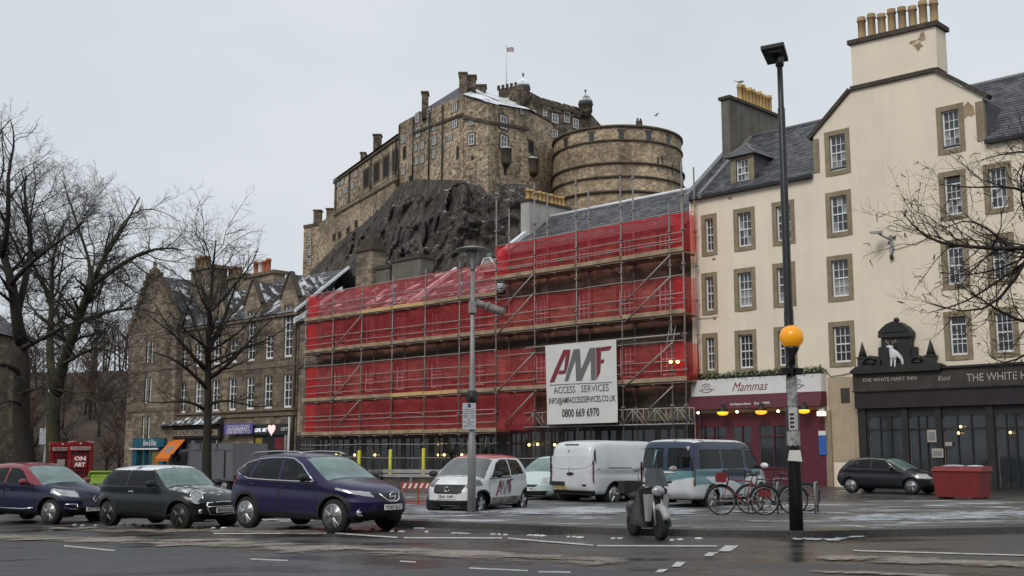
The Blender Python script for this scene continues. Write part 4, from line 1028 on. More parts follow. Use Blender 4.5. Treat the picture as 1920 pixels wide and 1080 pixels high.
def skin_mesh(verts,edges,radii,sub=2):
    me=bpy.data.meshes.new('sk'); me.from_pydata(verts,edges,[]); o=bpy.data.objects.new('sk',me); COL.objects.link(o)
    md=o.modifiers.new('s','SKIN')
    for i,r in enumerate(radii): o.data.skin_vertices[0].data[i].radius=(r,r)
    o.data.skin_vertices[0].data[0].use_root=True
    sb=o.modifiers.new('ss','SUBSURF'); sb.levels=sub; sb.render_levels=sub
    dg=bpy.context.evaluated_depsgraph_get(); dg.update(); r=bpy.data.meshes.new_from_object(o.evaluated_get(dg))
    bpy.data.objects.remove(o); r.polygons.foreach_set('use_smooth',[True]*len(r.polygons)); return r
def solo_part(name,me,mat,parent):
    off=OFF[top_of(parent).name]
    for v in me.vertices: v.co-=Vector(off)
    me.materials.clear(); me.materials.append(mat); me.name=name
    o=bpy.data.objects.new(name,me); COL.objects.link(o); o.parent=parent; return o
pub()

# ---- the two stone buildings behind the scaffold
def holes_from(pxs,y=0,wd=1.2,z0=None,z1=None):
    out=[]
    for px,pt,pb in pxs:
        u,zt=onF(px,pt,y); _,zb=onF(px,pb,y); out.append((u-wd/2,u+wd/2,zb if z0 is None else z0,zt if z1 is None else z1))
    return out
M['slate_castle_snow']=snowmix(plain('snowy_canopy_slate',(.05,.05,.05),.8,0,.3,.8),.5,1.5,.1)
M['ashlar2']=stone('netted_ashlar',[(.16,.13,.10),(.26,.205,.155),(.34,.265,.195),(.20,.165,.125)],(.10,.085,.07),.75,.32,.012,.35,.5,.25)
def scaffold_buildings():
    # taller, right-hand building
    t=thing('slate_roofed_tenement','taller blackened stone tenement with a slate roof behind the scaffold, against the cream building','building',(-16,0,0),'F')
    U0,U1=-23.3,-8.78
    top=holes_from([(1015,474,498),(1096,460,482),(1173,446,473),(1249,432,464)],0,1.15,12.95,14.05)
    mid=holes_from([(1015,566,608),(1096,560,600),(1173,552,596),(1249,545,584)],0,1.15,9.3,11.1)
    low=[(a,b,5.9,7.7) for a,b,_,_ in mid]
    holes=top+mid+low; sh=[(-22.6,-20.2,.4,2.9),(-19.8,-18.7,0,2.9),(-18.2,-15.8,.4,2.9),(-15.3,-14.2,0,2.9),(-13.8,-11.4,.4,2.9),(-11,-9.4,.4,2.9)]
    m=MB(); wall_grid(m,U0,U1,3.4,14.35,holes); m.quad((U0,8,3),(U0,0,3),(U0,0,14.35),(U0,8,14.35)); m.quad((U1,0,0),(U1,8,0),(U1,8,14.35),(U1,0,14.35)); m.add([(U0,0,14.35),(U0,4,17.3),(U0,8,14.35)],[(0,1,2)])
    m.quad((U1,8,0),(U0,8,0),(U0,8,14.35),(U1,8,14.35)); m.build('wall',M['ashlar2'],t)
    for h in holes: sash(t,*h,cols=3,rows=4,glassfn=lambda i,j:'pane',mmat='dark_stone',margin=.14)
    m=MB(); m.quad((U0,-.3,14.2),(U1,-.3,14.2),(U1,4,17.3),(U0,4,17.3)); m.quad((U0,4,17.3),(U1,4,17.3),(U1,8.2,14.3),(U0,8.2,14.3)); ro=m.build('roof',M['lead'],t)
    slates(ro,(U0,-.3,14.22),(U1,-.3,14.22),(U1,4,17.33),(U0,4,17.33),'slate',.4,.3,9)
    m=MB(); m.tube((U0,4,17.4),(U1,4,17.4),.11,6); m.build('ridge',M['lead_snow'],ro)
    m=MB(); m.hull8([(U0-.3,-.4,14.2),(U0+.1,-.4,14.2),(U0+.1,4,17.3),(U0-.3,4,17.3)],[(U0-.3,-.4,14.5),(U0+.1,-.4,14.5),(U0+.1,4,17.62),(U0-.3,4,17.62)]); m.build('skew',M['lead_snow'],t)
    m=MB(); m.box(U0-.45,U0+.35,1.9,5.9,15,18.15); ch=m.build('chimney',M['pale_render'],t)
    m=MB(); m.box(U0-.55,U0+.45,1.8,6.0,18.15,18.3); m.build('chimney_cope',M['dark_stone'],ch)
    pots(ch,[(U0-.05,2.15+i*.385,18.3) for i in range(10)],'pot',.75,.15)
    # dark signs and lamps between the second and third lifts
    m=MB(); m.box(U0,U1,-.09,.0,8.35,8.62); m.build('string_course',M['dark_stone'],t)
    m=MB(); wall_grid(m,U0,U1,-1.2,3.4,sh,-.06); m.build('shop_front',M['black_wood'],t)
    for a,b,c,d in sh:
        m=MB(); m.box(a,b,-.045,-.015,c,d); w=m.build('shop_window',M['pane_dark'],t)
        m=MB(); n=3 if b-a>1.5 else 2
        for i in range(1,n): x=a+(b-a)*i/n; m.box(x-.035,x+.035,-.1,-.05,c,d)
        m.box(a,b,-.1,-.05,d-.7,d-.64); m.build('window_frame',M['brown_wood'],w)
    # lower, left-hand building
    t=thing('lower_stone_tenement','lower blackened stone tenement behind the left part of the red-netted scaffold','building',(-35,0,0),'F')
    U0,U1=-46.2,-23.3
    up=[(u-.6,u+.6,9.6,11.3) for u,_ in (onF(x,615,0) for x in (636,694,753,818,897))]
    lo=[(a,b,6.0,7.75) for a,b,_,_ in up]
    holes=up+lo; sh=[(-45.5,-43.6,.2,2.6),(-43.1,-42.1,-.4,2.6),(-41.6,-39.4,.2,2.6),(-38.9,-37.9,-.4,2.6),(-37.4,-35,.2,2.6),(-34.5,-33.5,-.4,2.6),(-33,-30.6,.2,2.6),(-30,-29,-.4,2.6),(-28.5,-26.2,.2,2.6),(-25.7,-24,.2,2.6)]
    m=MB(); wall_grid(m,U0,U1,2.95,11.9,holes); m.quad((U0,8,-2),(U0,0,-2),(U0,0,11.9),(U0,8,11.9)); m.quad((U1,8,-2),(U0,8,-2),(U0,8,11.9),(U1,8,11.9)); m.add([(U0,0,11.9),(U0,4,14.6),(U0,8,11.9)],[(0,1,2)]); m.build('wall',M['ashlar2'],t)
    for h in holes: sash(t,*h,cols=2,rows=3,glassfn=lambda i,j:'pane',mmat='dark_stone',margin=.16)
    m=MB(); m.box(U0,U1,-.12,.0,8.2,8.5); m.build('string_course',M['dark_stone'],t)
    m=MB(); m.quad((U0,-.3,11.8),(U1,-.3,11.8),(U1,4,14.75),(U0,4,14.75)); m.quad((U0,4,14.75),(U1,4,14.75),(U1,8.2,11.8),(U0,8.2,11.8)); ro=m.build('roof',M['lead'],t)
    slates(ro,(U0,-.3,11.82),(U1,-.3,11.82),(U1,4,14.78),(U0,4,14.78),'slate_snow',.42,.32,10)
    for u0 in (U0-.2,-32.6):
        m=MB(); m.hull8([(u0,-.5,11.7),(u0+.28,-.5,11.7),(u0+.28,4,14.75),(u0,4,14.75)],[(u0,-.5,12.05),(u0+.28,-.5,12.05),(u0+.28,4,15.05),(u0,4,15.05)]); m.build('skew',M['lead_snow'],t)
    # glazed roof light
    m=MB(); a=onF(903,512,2.5); b=onF(939,507,2.5); c=onF(925,484,2.5); d=onF(914,486,2.5)
    m.prism([a,b,c,d],2.2,3.4); o=m.build('roof_light',M['curtain'],t)
    m=MB()
    P=[(q[0],2.17,q[1]) for q in (a,b,c,d)]
    for i in range(4): m.tube(P[i],P[(i+1)%4],.05,5)
    m.build('roof_light_frame',M['lead_snow'],o)
    def stk(px0,px1,pyt,pyb,y,dep,mat,cap=.25):
        u0,zt=onF(px0,pyt,y); u1,_=onF(px1,pyt,y); zb=onF(px0,pyb,y)[1]
        m=MB(); m.box(u0,u1,y,y+dep,zb-2,zt-cap); c=m.build('chimney',M[mat],t)
        m=MB(); m.box(u0-.12,u1+.12,y-.12,y+dep+.12,zt-cap,zt); m.build('chimney_cope',M['dark_stone'],c); return c,u0,u1,zt
    c,u0,u1,zt=stk(668,698,468,530,3,1.3,'tenement'); m=MB(); m.box(u0+.2,u1-.1,3.2,4.1,zt,zt+.75); m.build('chimney_cope',M['dark_stone'],c)
    c,u0,u1,zt=stk(692,731,503,540,3.4,1.2,'grey_render')
    c,u0,u1,zt=stk(735,789,487,525,3.4,1.2,'grey_render'); m=MB(); m.lathe([(.2,0),(.25,.15),(.12,.3),(.28,.45),(.2,.8),(.05,.95)],((u0+u1)/2-.4,3.9,zt),8); m.build('chimney_cowl',M['black'],c)
    m=MB(); wall_grid(m,U0,U1,-2,2.95,sh,-.06); m.build('shop_front',M['black_wood'],t)
    for a,b,c,d in sh:
        m=MB(); m.box(a,b,-.045,-.015,c,d); w=m.build('shop_window',M['pane_dark'],t)
        m=MB(); n=3 if b-a>1.5 else 2
        for i in range(1,n): x=a+(b-a)*i/n; m.box(x-.035,x+.035,-.1,-.05,c,d)
        m.box(a,b,-.1,-.05,d-.7,d-.64); m.build('window_frame',M['grey_frame'],w)
    # lit bulbs along the shopfronts
    B=[(630,853),(665,853),(703,853),(820,832),(820,853),(833,853),(866,853),(992,834),(1008,833),(1040,834)]
    L_=['behind the rear of the purple-blue crossover car','left of the first yellow-sleeved pole','right of the first yellow-sleeved pole','hanging highest, left of the spiky plants','leftmost of the low trio before the spiky plant','in the middle of the low trio before the spiky plant','rightmost of the low trio, at the spiky plant','left of the yellow-sleeved pole near the white van','at the yellow-sleeved pole near the white van','at the top corner of the white van']
    for (px,py),l in zip(B,L_):
        u,z=onF(px,py,-.25); m=MB(); m.ball((u,-.25,z),.085,10,8); m.tube((u,-.25,z+.06),(u,-.06,z+.2),.02,4,1)
        m.solo('light_bulb',[M['warm'],M['black']],'warm shopfront bulb '+l,'light bulb',(u,-.25,z),'F','lit bulbs along the shopfronts')
M['pale_render']=plain('pale_render',(.42,.41,.38),.9,0,.12,1.2,.3,.2,.25)
M['grey_frame']=plain('grey_window_frame',(.14,.14,.135),.6,0,.2,2)
scaffold_buildings()

# ---- scaffold
def net_material():
    m,nt,N,L,b=nm('red_debris_netting'); N.remove(b); out=N['Material Output']
    v=obj_vec(N,L); n=noise_n(N,L,v,.7,5,.6); r=ramp(N,[(.3,(.92,.09,.11)),(.7,(1.0,.19,.22))]); L.new(n,r.inputs[0])
    d=N.new('ShaderNodeBsdfDiffuse'); tr=N.new('ShaderNodeBsdfTranslucent'); L.new(r.outputs[0],d.inputs[0]); L.new(r.outputs[0],tr.inputs[0])
    a=N.new('ShaderNodeMixShader'); a.inputs[0].default_value=.45; L.new(d.outputs[0],a.inputs[1]); L.new(tr.outputs[0],a.inputs[2])
    t=N.new('ShaderNodeBsdfTransparent'); t.inputs[0].default_value=(1,.60,.58,1)
    mx=N.new('ShaderNodeMixShader'); n2=noise_n(N,L,obj_vec(N,L,(1,1,2)),2.2,4,.6); f=math_n(N,L,'ADD',math_n(N,L,'MULTIPLY',n2,.36),.15)
    L.new(f,mx.inputs[0]); L.new(t.outputs[0],mx.inputs[1]); L.new(a.outputs[0],mx.inputs[2]); L.new(mx.outputs[0],out.inputs[0]); return m
M['net']=net_material()
M['sleeve']=plain('yellow_foam_sleeve',(.62,.60,.06),.7,0,.1,3)
def scaffold():
    t=thing('scaffold','tube scaffold with timber decks and red debris netting across two stone tenements','scaffold',(-26,-1.5,0),'F')
    yo,yi=-1.5,-.35; UB=[-43.2,-39.75,-36.3,-32.85,-29.4,-26.0,-22.6,-19.25,-15.85,-12.45,-9.05,-8.15]
    gzf=lambda u: gz(*fw(u,0,0)[:2])
    topo=[13.6,13.7,13.75,13.8,13.9,14.0,17.6,18.1,17.9,18.0,15.2,17.4]
    topi=[13.2,13.5,13.5,13.6,13.6,13.7,17.2,17.7,17.5,17.9,15.4,17.3]
    rr=random.Random(2); R_=.045
    def tube(nm_,a,b,r=.036,mat='rust_steel'):
        m=MB(); m.tube(a,b,r,6); return m.build(nm_,M[mat],t)
    for i,u in enumerate(UB):
        for y,tp in ((yo,topo[i]),(yi,topi[i])):
            g=gzf(u); m=MB(); m.tube((u,y,g),(u,y,tp),R_,6)
            for z in np.arange(2.2,tp-.3,1.9): m.box(u-.085,u+.085,y-.085,y+.085,z,z+.10)
            m.build('standard',M['rust_steel'],t)
        if i in (2,3,4,8): 
            g=gzf(u); m=MB(); m.lathe([(.12,0),(.13,.05),(.13,1.75),(.10,1.8)],(u,yo,g+.15),10); m.build('pole_sleeve',M['sleeve'],t)
    # lifts: (level, first bay, last bay)
    L_=[(11.50,0,6),(9.08,0,10),(5.45,0,10),(2.95,0,6)]; LT=(12.45,6,10)
    def deck(z,i,new=False):
        a,b=UB[i],UB[i+1]
        if i==9: b=UB[11]
        m=MB()
        for k in range(4): y=yo+.08+k*.27; m.box(a,b,y,y+.24,z-.05,z)
        m.build('deck',M['board'],t)
        m=MB(); k=rr.uniform(-.02,.02); m.hull8([(a-.1,yo-.10,z-.02+k),(b+.1,yo-.10,z-.02-k),(b+.1,yo-.062,z-.02-k),(a-.1,yo-.062,z-.02+k)],[(a-.1,yo-.10,z+.22+k),(b+.1,yo-.10,z+.22-k),(b+.1,yo-.062,z+.22-k),(a-.1,yo-.062,z+.22+k)]); m.build('toe_board',M['board_new' if new else 'board'],t)
        tube('ledger',(a,yo,z-.1),(b,yo,z-.1)); tube('ledger',(a,yi,z-.1),(b,yi,z-.1))
        tube('transom',(a+.1,yo-.2,z-.16),(a+.1,yi+.2,z-.16)); tube('transom',((a+b)/2,yo-.15,z-.16),((a+b)/2,yi+.2,z-.16))
        for h in (.55,1.05): tube('guard_rail',(a,yo-.06,z+h+rr.uniform(-.03,.03)),(b,yo-.06,z+h+rr.uniform(-.03,.03)),.029,'rail')
    new={(0,2),(0,3),(2,3),(2,4)}
    for li,(z,i0,i1) in enumerate(L_):
        for i in range(i0,i1): deck(z,i,(li,i) in new)
    for i in range(6,10): deck(LT[0],i)
    for z,i0,i1 in ((13.45,0,6),(14.6,6,10),(11.15,6,10),(8.0,0,6),(7.6,6,10),(4.3,0,6),(7.1,0,6),(2.2,0,6),(1.3,0,9),(13.1,6,10)):
        for i in range(i0,i1):
            a,b=UB[i],UB[i+1] if i<9 else UB[11]
            tube('guard_rail',(a,yo-.05,z+rr.uniform(-.03,.03)),(b,yo-.05,z+rr.uniform(-.03,.03)),.029,'rail')
    z4=lambda x,y:(560+.3887*x,440+.3887*y); z5=lambda x,y:(900+.426*x,360+.426*y)
    for a,b in ((z4(300,395),z4(165,555)),(z4(295,630),z4(160,800)),(z4(293,800),z4(185,925)),(z5(235,362),z5(90,525)),(z5(235,448),z5(75,628)),(z5(238,708),z5(75,880)),(z5(235,885),z5(110,1020)),(z5(840,275),z5(632,490)),(z5(840,372),z5(635,575)),(z5(848,662),z5(640,855)),(z5(850,855),z5(735,965))):
        ua,za=onF(*a,yo-.1); ub,zb=onF(*b,yo-.1); tube('brace',(ua,yo-.12,za),(ub,yo-.12,zb),.042,'rail')
    # white-painted raking poles seen at the left end
    for a,b in (((640,516),(575,572)),):
        pass
    # lattice beams over the shop entrances
    for y in (yo+.02,yo+.45):
        m=MB(); a,b=-20.2,-8.0; z0,z1=3.15,4.0
        m.tube((a,y,z0),(b,y,z0),.04,5); m.tube((a,y,z1),(b,y,z1),.04,5); n=16
        for i in range(n):
            x0=a+(b-a)*i/n; x1=a+(b-a)*(i+1)/n
            m.tube((x0,y,z1 if i%2 else z0),(x1,y,z0 if i%2 else z1),.028,4); m.tube((x1,y,z0),(x1,y,z1),.026,4)
        m.build('lattice_beam',M['rail'],t)
    # netting sheets
    def net(a,b,z0,z1,y0=yo+.1,y1=None,n=20,mm=12,amp=.085,fold=0.0,mat='net',lean=0.0,zl=None,zr=None):
        y1=y0 if y1 is None else y1; m=MB(); vs=[]
        ph=rr.uniform(0,6)
        for i in range(n+1):
            for j in range(mm+1):
                s=i/n; q=j/mm
                zt=z1 + (0 if zl is None else zl+(zr-zl)*s)
                u=a+(b-a)*s; y=y0+(y1-y0)*s; z=z0+(zt-z0)*q
                k=noise.noise(Vector((u*.9+ph,z*.7,y*.9)))
                d=amp*(k*1.2+.5*math.sin(u*2.1+z*1.3+ph)+.5*noise.noise(Vector((u*3.1,z*.5,ph)))*(1-.6*q))+fold*math.sin(s*9+q*3)*.5
                if abs(b-a)>abs(y1-y0): y+=d+lean*q
                else: u+=d-lean*math.sin(q*3.1)
                z-=.06*math.sin(math.pi*s)*(1 if j==mm else 0)
                vs.append((u,y,z))
        k=mm+1
        m.add(vs,[(i*k+j,(i+1)*k+j,(i+1)*k+j+1,i*k+j+1) for i in range(n) for j in range(mm)],0,True); m.build('netting',M[mat],t)
    for i in range(0,6):
        a,b=UB[i],UB[i+1]
        net(a,b,11.55,13.45,amp=.07,zl=.0+.04*i,zr=.04*(i+1)); net(a,b,9.1,11.35); net(a,b,5.5,7.98); net(a,b,2.95,5.35)
    for i in range(6,10):
        a,b=UB[i],UB[i+1] if i<9 else UB[11]
        net(a,b,12.5,14.6); net(a,b,9.12,11.15)
        if i!=6: net(a,b,5.5,7.58)
        else: net(a,b,3.0,8.0)
        m=MB(); vs=[]; n=12
        for p in range(n+1):
            for q in range(5):
                u=a+(b-a)*p/n; s=q/4; y=yo+.1+s*1.15; z=14.6+.28*s-.12*math.sin(math.pi*s)+.05*noise.noise(Vector((u,y,3))); vs.append((u,y,z))
        m.add(vs,[(p*5+q,(p+1)*5+q,(p+1)*5+q+1,p*5+q+1) for p in range(n) for q in range(4)],0,True); m.build('netting',M['net'],t)
    # end returns, bunched and brighter where the light comes through twice
    for u,z0,z1 in ((UB[0],11.5,13.4),(UB[0],9.2,11.4),(UB[0],5.5,8.0),(UB[0],2.9,5.3)):
        net(u,u+.02,z0,z1,yo+.1,yi,8,10,.10,.1); net(u+.0,u+1.0,z0,z1,yo+.18,yo+.3,8,10,.08,.12)
    net(UB[6],UB[6]+.02,12.5,14.6,yo+.1,yi+.2,8,12,.12,.1,lean=.25); net(UB[6]-.1,UB[6]+.75,12.5,14.5,yo+.02,yo+.12,8,12,.1,.14)
    for z0,z1 in ((12.5,14.6),(9.1,11.1),(5.5,7.5)): net(UB[11],UB[11]+.02,z0,z1,yo+.1,yi,8,10,.05,.05); net(UB[10]+.1,UB[11],z0,z1,yo+.2,yo+.2,6,8,.06,.06)
    # banner
    c=[onF(x,y,yo-.28) for x,y in ((1026,796),(1158,792),(1155,636),(1022,648))]
    bt=thing('banner','large white contractor banner with a big slanted red and grey monogram, hung on the scaffold','banner',(c[0][0],yo-.28,c[0][1]),'F')
    def bp(u,v): # 0..1 across, 0..1 up
        x0,z0=c[0]; x1,z1=c[1]; x2,z2=c[2]; x3,z3=c[3]
        lo=(x0+(x1-x0)*u,z0+(z1-z0)*u); hi=(x3+(x2-x3)*u,z3+(z2-z3)*u); return (lo[0]+(hi[0]-lo[0])*v, lo[1]+(hi[1]-lo[1])*v)
    wv=lambda u,v:.035*math.sin(u*7+v*3)*math.sin(math.pi*v)+.015*math.sin(v*9)
    def sheet(poly,dy,mat,name):
        bm_=bmesh.new(); vs=[bm_.verts.new((p[0],0,p[1])) for p in poly]; bm_.faces.new(vs); bmesh.ops.triangulate(bm_,faces=bm_.faces[:])
        bmesh.ops.subdivide_edges(bm_,edges=bm_.edges[:],cuts=3,use_grid_fill=True)
        bm_.verts.ensure_lookup_table()
        V_=[]
        for v in bm_.verts: x,z=bp(v.co.x,v.co.z); V_.append((x,yo-.28-dy+wv(v.co.x,v.co.z),z))
        F_=[[q.index for q in f.verts] for f in bm_.faces]; bm_.free()
        m=MB(); m.add(V_,F_); return m.build(name,M[mat],bt)
    m=MB(); N_=48; vs=[]
    for i in range(N_+1):
        for j in range(N_+1): x,z=bp(i/N_,j/N_); vs.append((x,yo-.28+wv(i/N_,j/N_),z))
    m.add(vs,[(i*(N_+1)+j,(i+1)*(N_+1)+j,(i+1)*(N_+1)+j+1,i*(N_+1)+j+1) for i in range(N_) for j in range(N_)],0,True); m.build('banner_sheet',M['banner'],bt)
    T=lambda pts:[((x-100)/606., 1-(y-(122-(x-100)*.088))/ (670.+ (x-100)*.045)) for x,y in pts]
    for pts,mat in (([(132,435),(265,158),(325,155),(318,203),(280,207),(174,432)],'ink_red'),([(284,206),(318,203),(300,305),(280,362),(268,338)],'ink_red'),([(228,335),(284,332),(270,362),(212,365)],'ink_red'),
        ([(272,425),(352,155),(400,151),(302,420)],'ink_grey2'),([(364,153),(404,150),(420,418),(374,421)],'ink_grey2'),([(378,419),(420,417),(533,139),(488,143)],'ink_grey2'),([(492,143),(535,138),(535,412),(498,415)],'ink_grey2'),
        ([(541,140),(582,136),(572,345),(541,412)],'ink_red'),([(584,136),(672,125),(650,160),(582,168)],'ink_red'),([(580,241),(608,238),(596,270),(578,273)],'ink_red'),([(130,456),(666,428),(666,433),(130,461)],'ink_grey2')):
        sheet(T(pts),.03,mat,'monogram')
    def line(body,uc,vc,w,h,mat,bold=0.0):
        tm=text_mb(body,uc,vc,0,w=w,h=h,bold=bold); V_=[]
        for x,_,z in tm.v: X,Z=bp(x,z); V_.append((X,yo-.28-.03+wv(x,z),Z))
        m=MB(); m.add(V_,tm.f); m.build('lettering',M[mat],bt)
    line('ACCESS   SERVICES',.50,.425,.78,.085,'ink_grey2'); line('INFO@AMFACCESSSERVICES.CO.UK',.505,.285,.94,.10,'ink_black',.002); line('0800 669 6970',.49,.135,.53,.105,'ink_black',.012)
    m=MB(); u0,_=onF(985,653,yo-.2); u1,_=onF(1275,622,yo-.2); z=onF(1090,644,yo-.2)[1]+.03; m.tube((u0,yo-.2,z),(u1,yo-.2,z),.05,6); m.build('hanging_pole',M['rail'],bt)
    # ladder and amber warning lights
    a=onF(1253,655,-.8); b=onF(1266,612,-.8)
    l=thing('ladder','aluminium ladder leaning between two scaffold decks near the cream building','ladder',(a[0],-.8,5.5),'F')
    for dx in (-.2,.2):
        m=MB(); m.tube((a[0]-.25+dx,-.9,5.55),(b[0]+dx,-.8,9.3),.035,5); m.build('rail',M['steel'],l)
    for k in range(13):
        s=(k+.5)/13; x=a[0]-.25+(b[0]-a[0]+.25)*s; m=MB(); m.tube((x-.2,-.88,5.55+3.75*s),(x+.2,-.88,5.55+3.75*s),.022,4); m.build('rung',M['steel'],l)
    for px,py,l in ((1258,679,'yellow warning lamp on the scaffold, left of the pair by the cream building'),(1271,679,'yellow warning lamp on the scaffold, right of the pair by the cream building')):
        u,z=onF(px,py,-1.6); m=MB(); m.lathe([(.05,-.06),(.09,-.02),(.09,.06),(.03,.1)],(u,-1.62,z),10); m.tube((u,-1.62,z-.02),(u,-1.5,z-.05),.02,4,1); m.solo('warning_lamp',[M['warm'],M['black']],l,'lamp',(u,-1.62,z),'F','warning lamps on the scaffold')
M['banner']=plain('white_banner_vinyl',(.66,.65,.63),.55,0,.05,1.2)
M['ink_grey2']=plain('mid_grey_print',(.13,.135,.135),.6,0,.1,3)
scaffold()

# ---- stone tenement at the left end of the row
def tenement():
    t=thing('stone_tenement','grey brown stone tenement with gabled wallhead dormers and shops below','building',(-60,0,0),'F')
    U0,UM,U1=-73.6,-64.6,-46.35; ZE=12.75
    P=lambda zx,zy:(220+.3889*zx,440+.3889*zy)
    lowx=[315,393,475,555,640,727,820]; upx=[(320,0),(395,0),(480,1),(560,0),(645,1),(732,0),(822,1)]
    holes=[];dorm=[]
    for x in lowx: u,_=onF(*P(x,760)); holes.append((u-.6,u+.6,5.15,7.85))
    for x,d in upx:
        u,_=onF(*P(x,560)); h=(u-.6,u+.6,9.15,13.3 if d else 11.15)
        if d: dorm.append(u)
        holes.append(h)
    m=MB(); wall_grid(m,UM,U1,-2,ZE,holes); m.quad((U1,0,-2),(U1,9,-2),(U1,9,ZE),(U1,0,ZE)); m.quad((U1,9,-2),(UM,9,-2),(UM,9,ZE),(U1,9,ZE))
    for u in dorm:
        wall_grid(m,u-1.15,u+1.15,ZE,14.0,[h for h in holes if abs((h[0]+h[1])/2-u)<.1])
        m.add([(u-1.15,0,14.0),(u+1.15,0,14.0),(u+.2,0,15.75),(u-.2,0,15.75)],[(0,1,2,3)])
        for s in (-1,1):
            a=(u+s*1.15,0,ZE); q=[a,(u+s*1.15,3,ZE),(u+s*1.15,3,14.0),(u+s*1.15,0,14.0)]
            m.quad(*(q if s>0 else q[::-1]))
    # corner bay with crow-stepped gable, one metre proud
    gh=[]
    for zx0,zx1,zz0,zz1 in ((138,150,9.9,11.9),(159,171,9.9,11.9),(138,151,6.2,8.6),(160,172,6.2,8.6),(134,147,2.9,5.0),(160,173,2.9,5.0)):
        a,_=onF(*P(zx0,600),-.5); b,_=onF(*P(zx1,600),-.5); gh.append((a,b,zz0,zz1))
    wall_grid(m,U0,UM,-2,13.2,gh,-.5); m.quad((UM,-.5,-2),(UM,0,-2),(UM,0,13.2),(UM,-.5,13.2)); m.quad((U0,9,-2),(U0,-.5,-2),(U0,-.5,13.2),(U0,9,13.2))
    um=(U0+UM)/2-.6
    G=[(U0,13.2),(UM,13.2),(um+.5,18.2),(um-.5,18.2)]
    m.add([(x,-.5,z) for x,z in G],[(0,1,2,3)]); m.build('wall',M['tenement'],t)
    for h in holes: sash(t,*h,cols=2,rows=4 if h[3]-h[2]<3 else 6,glassfn=lambda i,j:'pane_dark' if (i+j)%2 else 'pane',mmat='tenement_trim',margin=.16,fr=.13,bar=.06)
    for h in gh: sash(t,*h,cols=1,rows=2,y=-.36,glassfn=lambda i,j:'pane_dark',mmat='tenement_trim',margin=.0,sill=False,fr=.11,bar=.05)
    for s in (-1,1):
        n=9
        for i in range(n):
            f=i/n; u=(U0 if s<0 else UM)+(((um+s*.5)-(U0 if s<0 else UM))*f); z=13.2+5.0*f
            st=MB(); st.box(u-.32,u+.32,-.62,-.1,z-.1,z+5.0/n+.08); st.build('crow_step',M['tenement_trim'],t)
    m=MB(); m.box(um-.45,um+.45,-.65,0,18.2,18.7); m.lathe([(.25,0),(.3,.1),(.12,.25),(.22,.5),(.1,.75),(.02,.9)],(um,-.3,18.7),10); m.build('finial',M['tenement_trim'],t)
    for u in dorm:
        m=MB()
        for s in (-1,1):
            a=Vector((u+s*1.25,0,13.85)); b=Vector((u,0,15.95)); d=(b-a).normalized(); nn=Vector((-d.z*s*-1,0,d.x*s*-1)); nn=Vector((abs(d.z)*s,0,abs(d.x)))
            q=[a,b,b+nn*.2,a+nn*.2]; lo=[(p.x,-.1,p.z) for p in q]; hi=[(p.x,.3,p.z) for p in q]
            m.add(lo+hi,[(0,1,2,3),(4,7,6,5),(0,4,5,1),(1,5,6,2),(2,6,7,3),(3,7,4,0)])
        m.build('dormer_skew',M['dark_stone'],t)
        m=MB(); m.quad((u-1.15,.1,14.0),(u-.1,.1,15.8),(u-.1,4.5,15.8),(u-1.15,3,14.0)); m.quad((u+.1,.1,15.8),(u+1.15,.1,14.0),(u+1.15,3,14.0),(u+.1,4.5,15.8)); m.build('dormer_roof',M['slate_castle_snow'],t)
    m=MB(); m.hull8([(U1+.08,-.5,12.55),(U1+.28,-.5,12.55),(U1+.28,4.6,16.6),(U1+.08,4.6,16.6)],[(U1+.08,-.5,12.80),(U1+.28,-.5,12.80),(U1+.28,4.6,16.82),(U1+.08,4.6,16.82)]); m.build('skew',M['lead_snow'],t)
    # main roof
    m=MB(); m.quad((UM,-.25,ZE-.05),(U1+.2,-.25,ZE-.05),(U1+.2,4.5,16.6),(UM,4.5,16.6)); m.quad((UM,4.5,16.6),(U1+.2,4.5,16.6),(U1+.2,9.2,ZE),(UM,9.2,ZE)); ro=m.build('roof',M['lead'],t)
    slates(ro,(UM,-.26,ZE-.03),(U1+.2,-.26,ZE-.03),(U1+.2,4.5,16.64),(UM,4.5,16.64),'slate_snow',.42,.32,12,lambda p: not any(abs(p.x-u)<1.2 and p.y<1.4 for u in dorm))
    m=MB(); m.box(UM,U1,-.18,-.02,ZE-.3,ZE-.08); m.build('eaves_course',M['tenement_trim'],t)
    m=MB(); m.quad((UM,0,13.2),(UM,9,13.2),(um+.3,9,18.0),(um+.3,-.4,18.0)); m.quad((um-.3,-.4,18.0),(um-.3,9,18),(U0,9,13.2),(U0,-.4,13.2)); rb=m.build('roof',M['lead'],t)
    slates(rb,(UM,9,13.22),(UM,-.3,13.22),(um+.3,-.3,18.03),(um+.3,9,18.03),'slate_snow',.42,.32,13)
    # chimneys
    def stk(x0,x1,yt,yb,y,dep,potx,mats,h):
        a,zt=onF(*P(x0,yt),y); b,_=onF(*P(x1,yt),y); zb=onF(*P(x0,yb),y)[1]
        m=MB(); m.box(a,b,y,y+dep,zb-2,zt-.3); c=m.build('chimney',M['tenement'],t)
        m=MB(); m.box(a-.15,b+.15,y-.15,y+dep+.15,zt-.3,zt); m.build('chimney_cope',M['tenement_trim'],c)
        pots(c,[(onF(*P(x,yt),y+dep/2)[0],y+dep/2,zt) for x in potx],mats,h,.24)
    stk(357,457,165,345,2.5,1.6,(385,408,431),'pot_brown',1.25)
    stk(517,615,205,300,4.2,1.2,(546,567,588),'pot_brown',.95)
    stk(617,754,197,280,4.2,1.2,(668,690,709,727),['pot_red','offwhite','pot_red','pot_red'],1.25)
    # string courses, shop cornice, downpipes
    m=MB(); m.box(UM,U1,-.14,0,4.55,4.95); m.box(UM,U1,-.3,0,4.95,5.12); m.build('shop_cornice',M['tenement_trim'],t)
